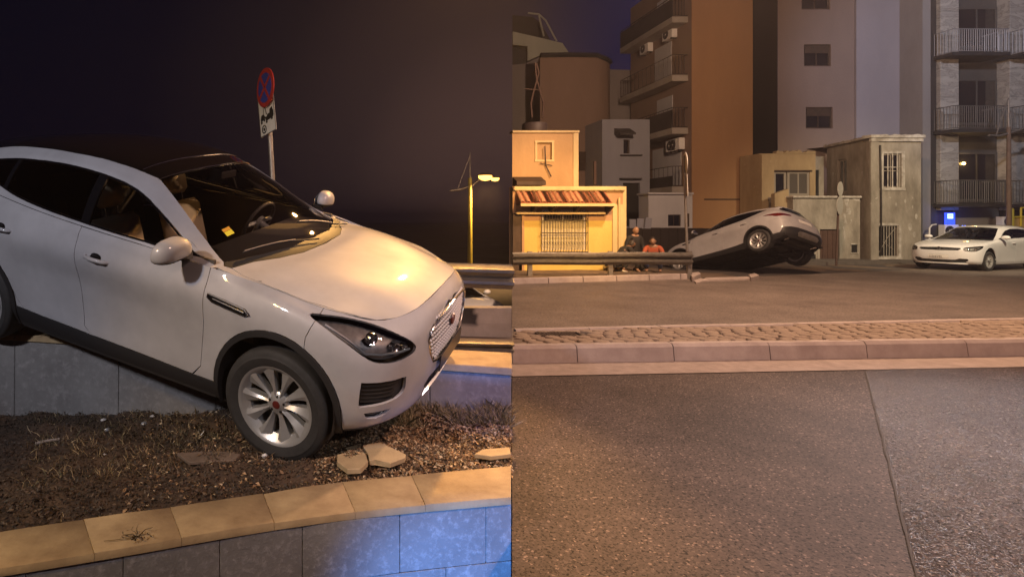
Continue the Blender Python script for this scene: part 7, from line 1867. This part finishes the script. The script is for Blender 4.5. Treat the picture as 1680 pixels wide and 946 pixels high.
# ---- 7 modern block with marble piers
N_ = Facade('modern_block', (at(1508,0,25.0).x, 25.0), (at(1760,0,25.0).x, 25.0), 'modern apartment block with marble piers and dark balconies behind the parked hatchback')
def U_(px): return N_.uz(px, 0)[0]
def Z_(py, v=0): return N_.uz(1600, py, v)[1]
mb = MB(); mb.box((0,-.15,-.4),(U_(1530),4,Z1)); N_.build(mb, 'grey_flank', plaster('flank_render', (.27,.255,.25), (.22,.205,.20)))
mb = MB(); mb.box((U_(1521),-.16,-.3),(U_(1530)-.005,-.151,Z1)); N_.build(mb, 'flank_groove', DARKP)
zm = Z_(345)
def pier(pxa, pxb, nm='marble_slab'):
    a, b = U_(pxa), U_(pxb); z = zm; i = 0
    while z < Z1:
        h = 1.25; mb = MB(); mb.box((a,-.32,z+.004),(b,.3,min(z+h, Z1)-.004), bev=.004); N_.build(mb, nm, MARBLE); z += h; i += 1
pier(1530.5, 1560); pier(1643, 1680); pier(1745, 1760)
N_.wall('bay_wall', DARKP, U_(1560)+.001, U_(1745), -.4, Z1, v=.25, openings=[], back=None)
BAY = mat('bay_cladding', (.085,.082,.078), rough=.6, noise=.25, nscale=1.2)
WIN = glass_mat('window_glass', (.30,.30,.28), refl=.8, rough=.02, ior=1.9)
for i, (py0, py1) in enumerate(((250,330),(130,205),(13,80))):
    r = N_.rect(1567,py0,1633,py1,.2)
    mb = MB(); mb.box((U_(1560),.18,r[3]),(U_(1643),.249,r[3]+1.1)); N_.build(mb, 'spandrel', BAY)
    f = N_.window((r[0], r[1], r[2], r[3]), v=.13, cols=2, frame=.09, m=BAY, glass=DGLASS, fd=.08, name='balcony_door')
for i, (ys, yr) in enumerate(((86,36),(212,165),(334,292))):
    z = Z_(ys, -.9); zr_ = z+1.0
    a, b = N_.uz(1561, 0, -.9)[0], N_.uz(1656, 0, -.9)[0]
    mb = MB(); mb.box((a,-.95,z-.14),(b,.2,z)); N_.build(mb, 'balcony_slab', DARKP)
    N_.rail(a+.05, b-.05, z, zr_, -.92, .1, 26, m=mat('rail_light', (.26,.26,.27), rough=.5, metal=.3) if i == 0 else mat('rail_grey', (.09,.088,.085), rough=.5, metal=.3), rad=.013)
    a2 = N_.uz(1676, 0, -.9)[0]
    mb = MB(); mb.box((a2,-.95,z-.14),(a2+1.6,.2,z)); N_.build(mb, 'balcony_slab', DARKP)
    N_.rail(a2+.05, a2+1.55, z, zr_, -.92, .1, 12, m=MATS['rail_grey'] if i else MATS['rail_light'], rad=.013)
# glowing ball added for the orange reflection in the lowest balcony door
b_ = MB(); b_.lathe([(0,.06),(.05,.04),(.07,0),(.05,-.04),(0,-.06)], n=14, M=Matrix.Translation((N_.uz(1583,0,.05)[0], .10, Z_(268,.05)))); b_.build('reflection_ball', mat('warm_reflection', (1,.6,.2), emit=(1,.60,.16), estr=14), N_.root, smooth=60)
lamp('reflection_ball_glow', 'POINT', N_.M @ Vector((N_.uz(1583,0,.0)[0], -.12, Z_(268,.0))), (1,.6,.2), 14, size=.05)  # added point light for the glow round that reflection
for pa, pb in ((1530.5,1560),(1643,1680),(1745,1760)): mb = MB(); mb.box((U_(pa),-.08,-.4),(U_(pb),.2,zm)); N_.build(mb, 'pier_base', DARKP)
mb = MB(); mb.box((U_(1560)+.002,.10,-.4),(U_(1643)-.002,.249,Z_(336,.1))); N_.build(mb, 'ground_floor_wall', plaster('ground_floor_render', (.24,.22,.19), (.19,.17,.15)))
mb = MB(); mb.box((U_(1560)+.002,.06,Z_(341)),(U_(1643)-.002,.099,Z_(336))); N_.build(mb, 'string_course', BAY)
ac(N_, U_(1547), Z_(388,-.3), -.09, w=.62, h=.52, label='white air conditioner on the pier base under the blue sign')
ac(N_, U_(1641), Z_(371,-.3), -.09, w=.62, h=.42, label='air conditioner right above the parked hatchback roof')
bs = empty('blue_sign', tuple(N_.M @ Vector((U_(1547), -.25, Z_(357)))), label='small glowing blue sign with a white square above the air conditioner', cat='sign')
b_ = MB(); b_.box((-.22,-.05,-.30),(.22,.0,.22), bev=.01); b_.build('box', mat('blue_glow', (.02,.04,.5), emit=(.03,.08,1.0), estr=1.6), bs)
b_ = MB(); b_.box((-.12,-.056,-.04),(.12,-.051,.17)); b_.build('white_square', mat('white_glow', (.5,.8,1), emit=(.45,.80,1.0), estr=2.5), bs)
for k in range(2): b_ = MB(); b_.box((-.10,-.060,.10-.05*k),(.10,-.0565,.125-.05*k)); b_.build('text_bar', mat('blue_bar', (.05,.2,.7), emit=(.05,.2,.8), estr=.8), bs)
lamp('blue_sign_glow', 'POINT', Vector(bs.location)+Vector((0,-.5,0)), (.1,.2,1.0), 10, size=.1)
p0 = N_.M @ Vector((U_(1537), -.5, 0)); q_ = lambda px, py: (at(px, py, 24.3)-Vector((0,0,0)))
b_ = MB(); b_.tube([at(1525,404,24.3)-Vector((0,0,.6)), at(1525,374,24.3), at(1529,369,24.3), at(1536,368,24.3)], .03, 8); b_.build('vent_pipe', WHITEP, smooth=60, label='bent white pipe left of the air conditioner behind the hatchback', cat='pipe')
yb = empty('yellow_gate', tuple(at(1672, 372, 23.6)), label='yellow framed gate panel behind the hatchback at the right edge', cat='gate')
YP = mat('yellow_metal', (.62,.48,.04), rough=.5); o0 = Vector(yb.location)
for a, b in (((1662,371),(1662,342)), ((1675,371),(1675,341)), ((1675,341),(1700,340)), ((1700,371),(1700,340)), ((1662,356),(1700,355))): b_ = MB(); b_.tube([at(*a, 23.6)-o0, at(*b, 23.6)-o0], .035, 6); b_.build('frame_bar', YP, yb)
b_ = MB(); v0, v1 = at(1658,371,23.7)-o0, at(1700,355,23.7)-o0; b_.box((v0.x, 0.04, v0.z-1.2), (v1.x, .08, v1.z)); b_.build('panel', mat('ochre_panel', (.45,.30,.10), rough=.7), yb)

# right-hand lamp post
Y = 22.9; b0 = at(1655, 430, Y); b0.z = -.2; H_ = at(1654, 152, Y).z+.2
def lp(px, py): v = at(px, py, Y)-b0; return (v.x, v.y, v.z)
street_lamp(tuple(b0), H_, 'rusty lamp post with a curved white arm in front of the marble pier', [[lp(1654,219), lp(1640,223), lp(1622,222)], [lp(1654,219), lp(1670,214), lp(1690,206), lp(1712,200)]],
    [(lp(1722,198), .2, False)], rp=.075, m=mat('rusty_lamp_pole', (.20,.13,.09), rough=.75, noise=.5, nscale=2))
# ------------------------------------------------------------------ night haze over the whole place
def haze(density, col=(.80,.72,.74)):
    m = bpy.data.materials.new('night_haze'); m.use_nodes = True; nt = m.node_tree; nt.nodes.clear()
    o = nt.nodes.new('ShaderNodeOutputMaterial'); v = nt.nodes.new('ShaderNodeVolumePrincipled')
    v.inputs['Density'].default_value = density; v.inputs['Color'].default_value = (*col, 1); v.inputs['Anisotropy'].default_value = .35
    nt.links.new(v.outputs[0], o.inputs['Volume'])
    b = MB(); b.box((-900, -40, -2.7), (900, 2300, 26)); o_ = b.build('haze', m, kind='stuff'); return o_
haze(.0014)
suv1 = make_suv('white crossover tipped nose down off the raised wall with its front wheel on the soil', (-.048, 4.202, .364), (.192, .177, -.421), steer=.0)
suv2 = copy_tree(suv1); suv2.location = (12.478, 19.511, -.352); suv2.rotation_euler = (.28, .30, 1.95)
suv2['label'] = 'white crossover seen from behind, nose down in the ditch and tail in the air'
hb = make_hatch('white hatchback parked facing left in front of the marble-fronted block', (20.62, 18.90, -.03), (0, 0, 3.46))
hb2 = copy_tree(hb); hb2.location = (3.55, 15.4, -1.55); hb2.rotation_euler = (0, 0, R(-72)); hb2['label'] = 'white car on the lower road, glimpsed over the concrete barrier'
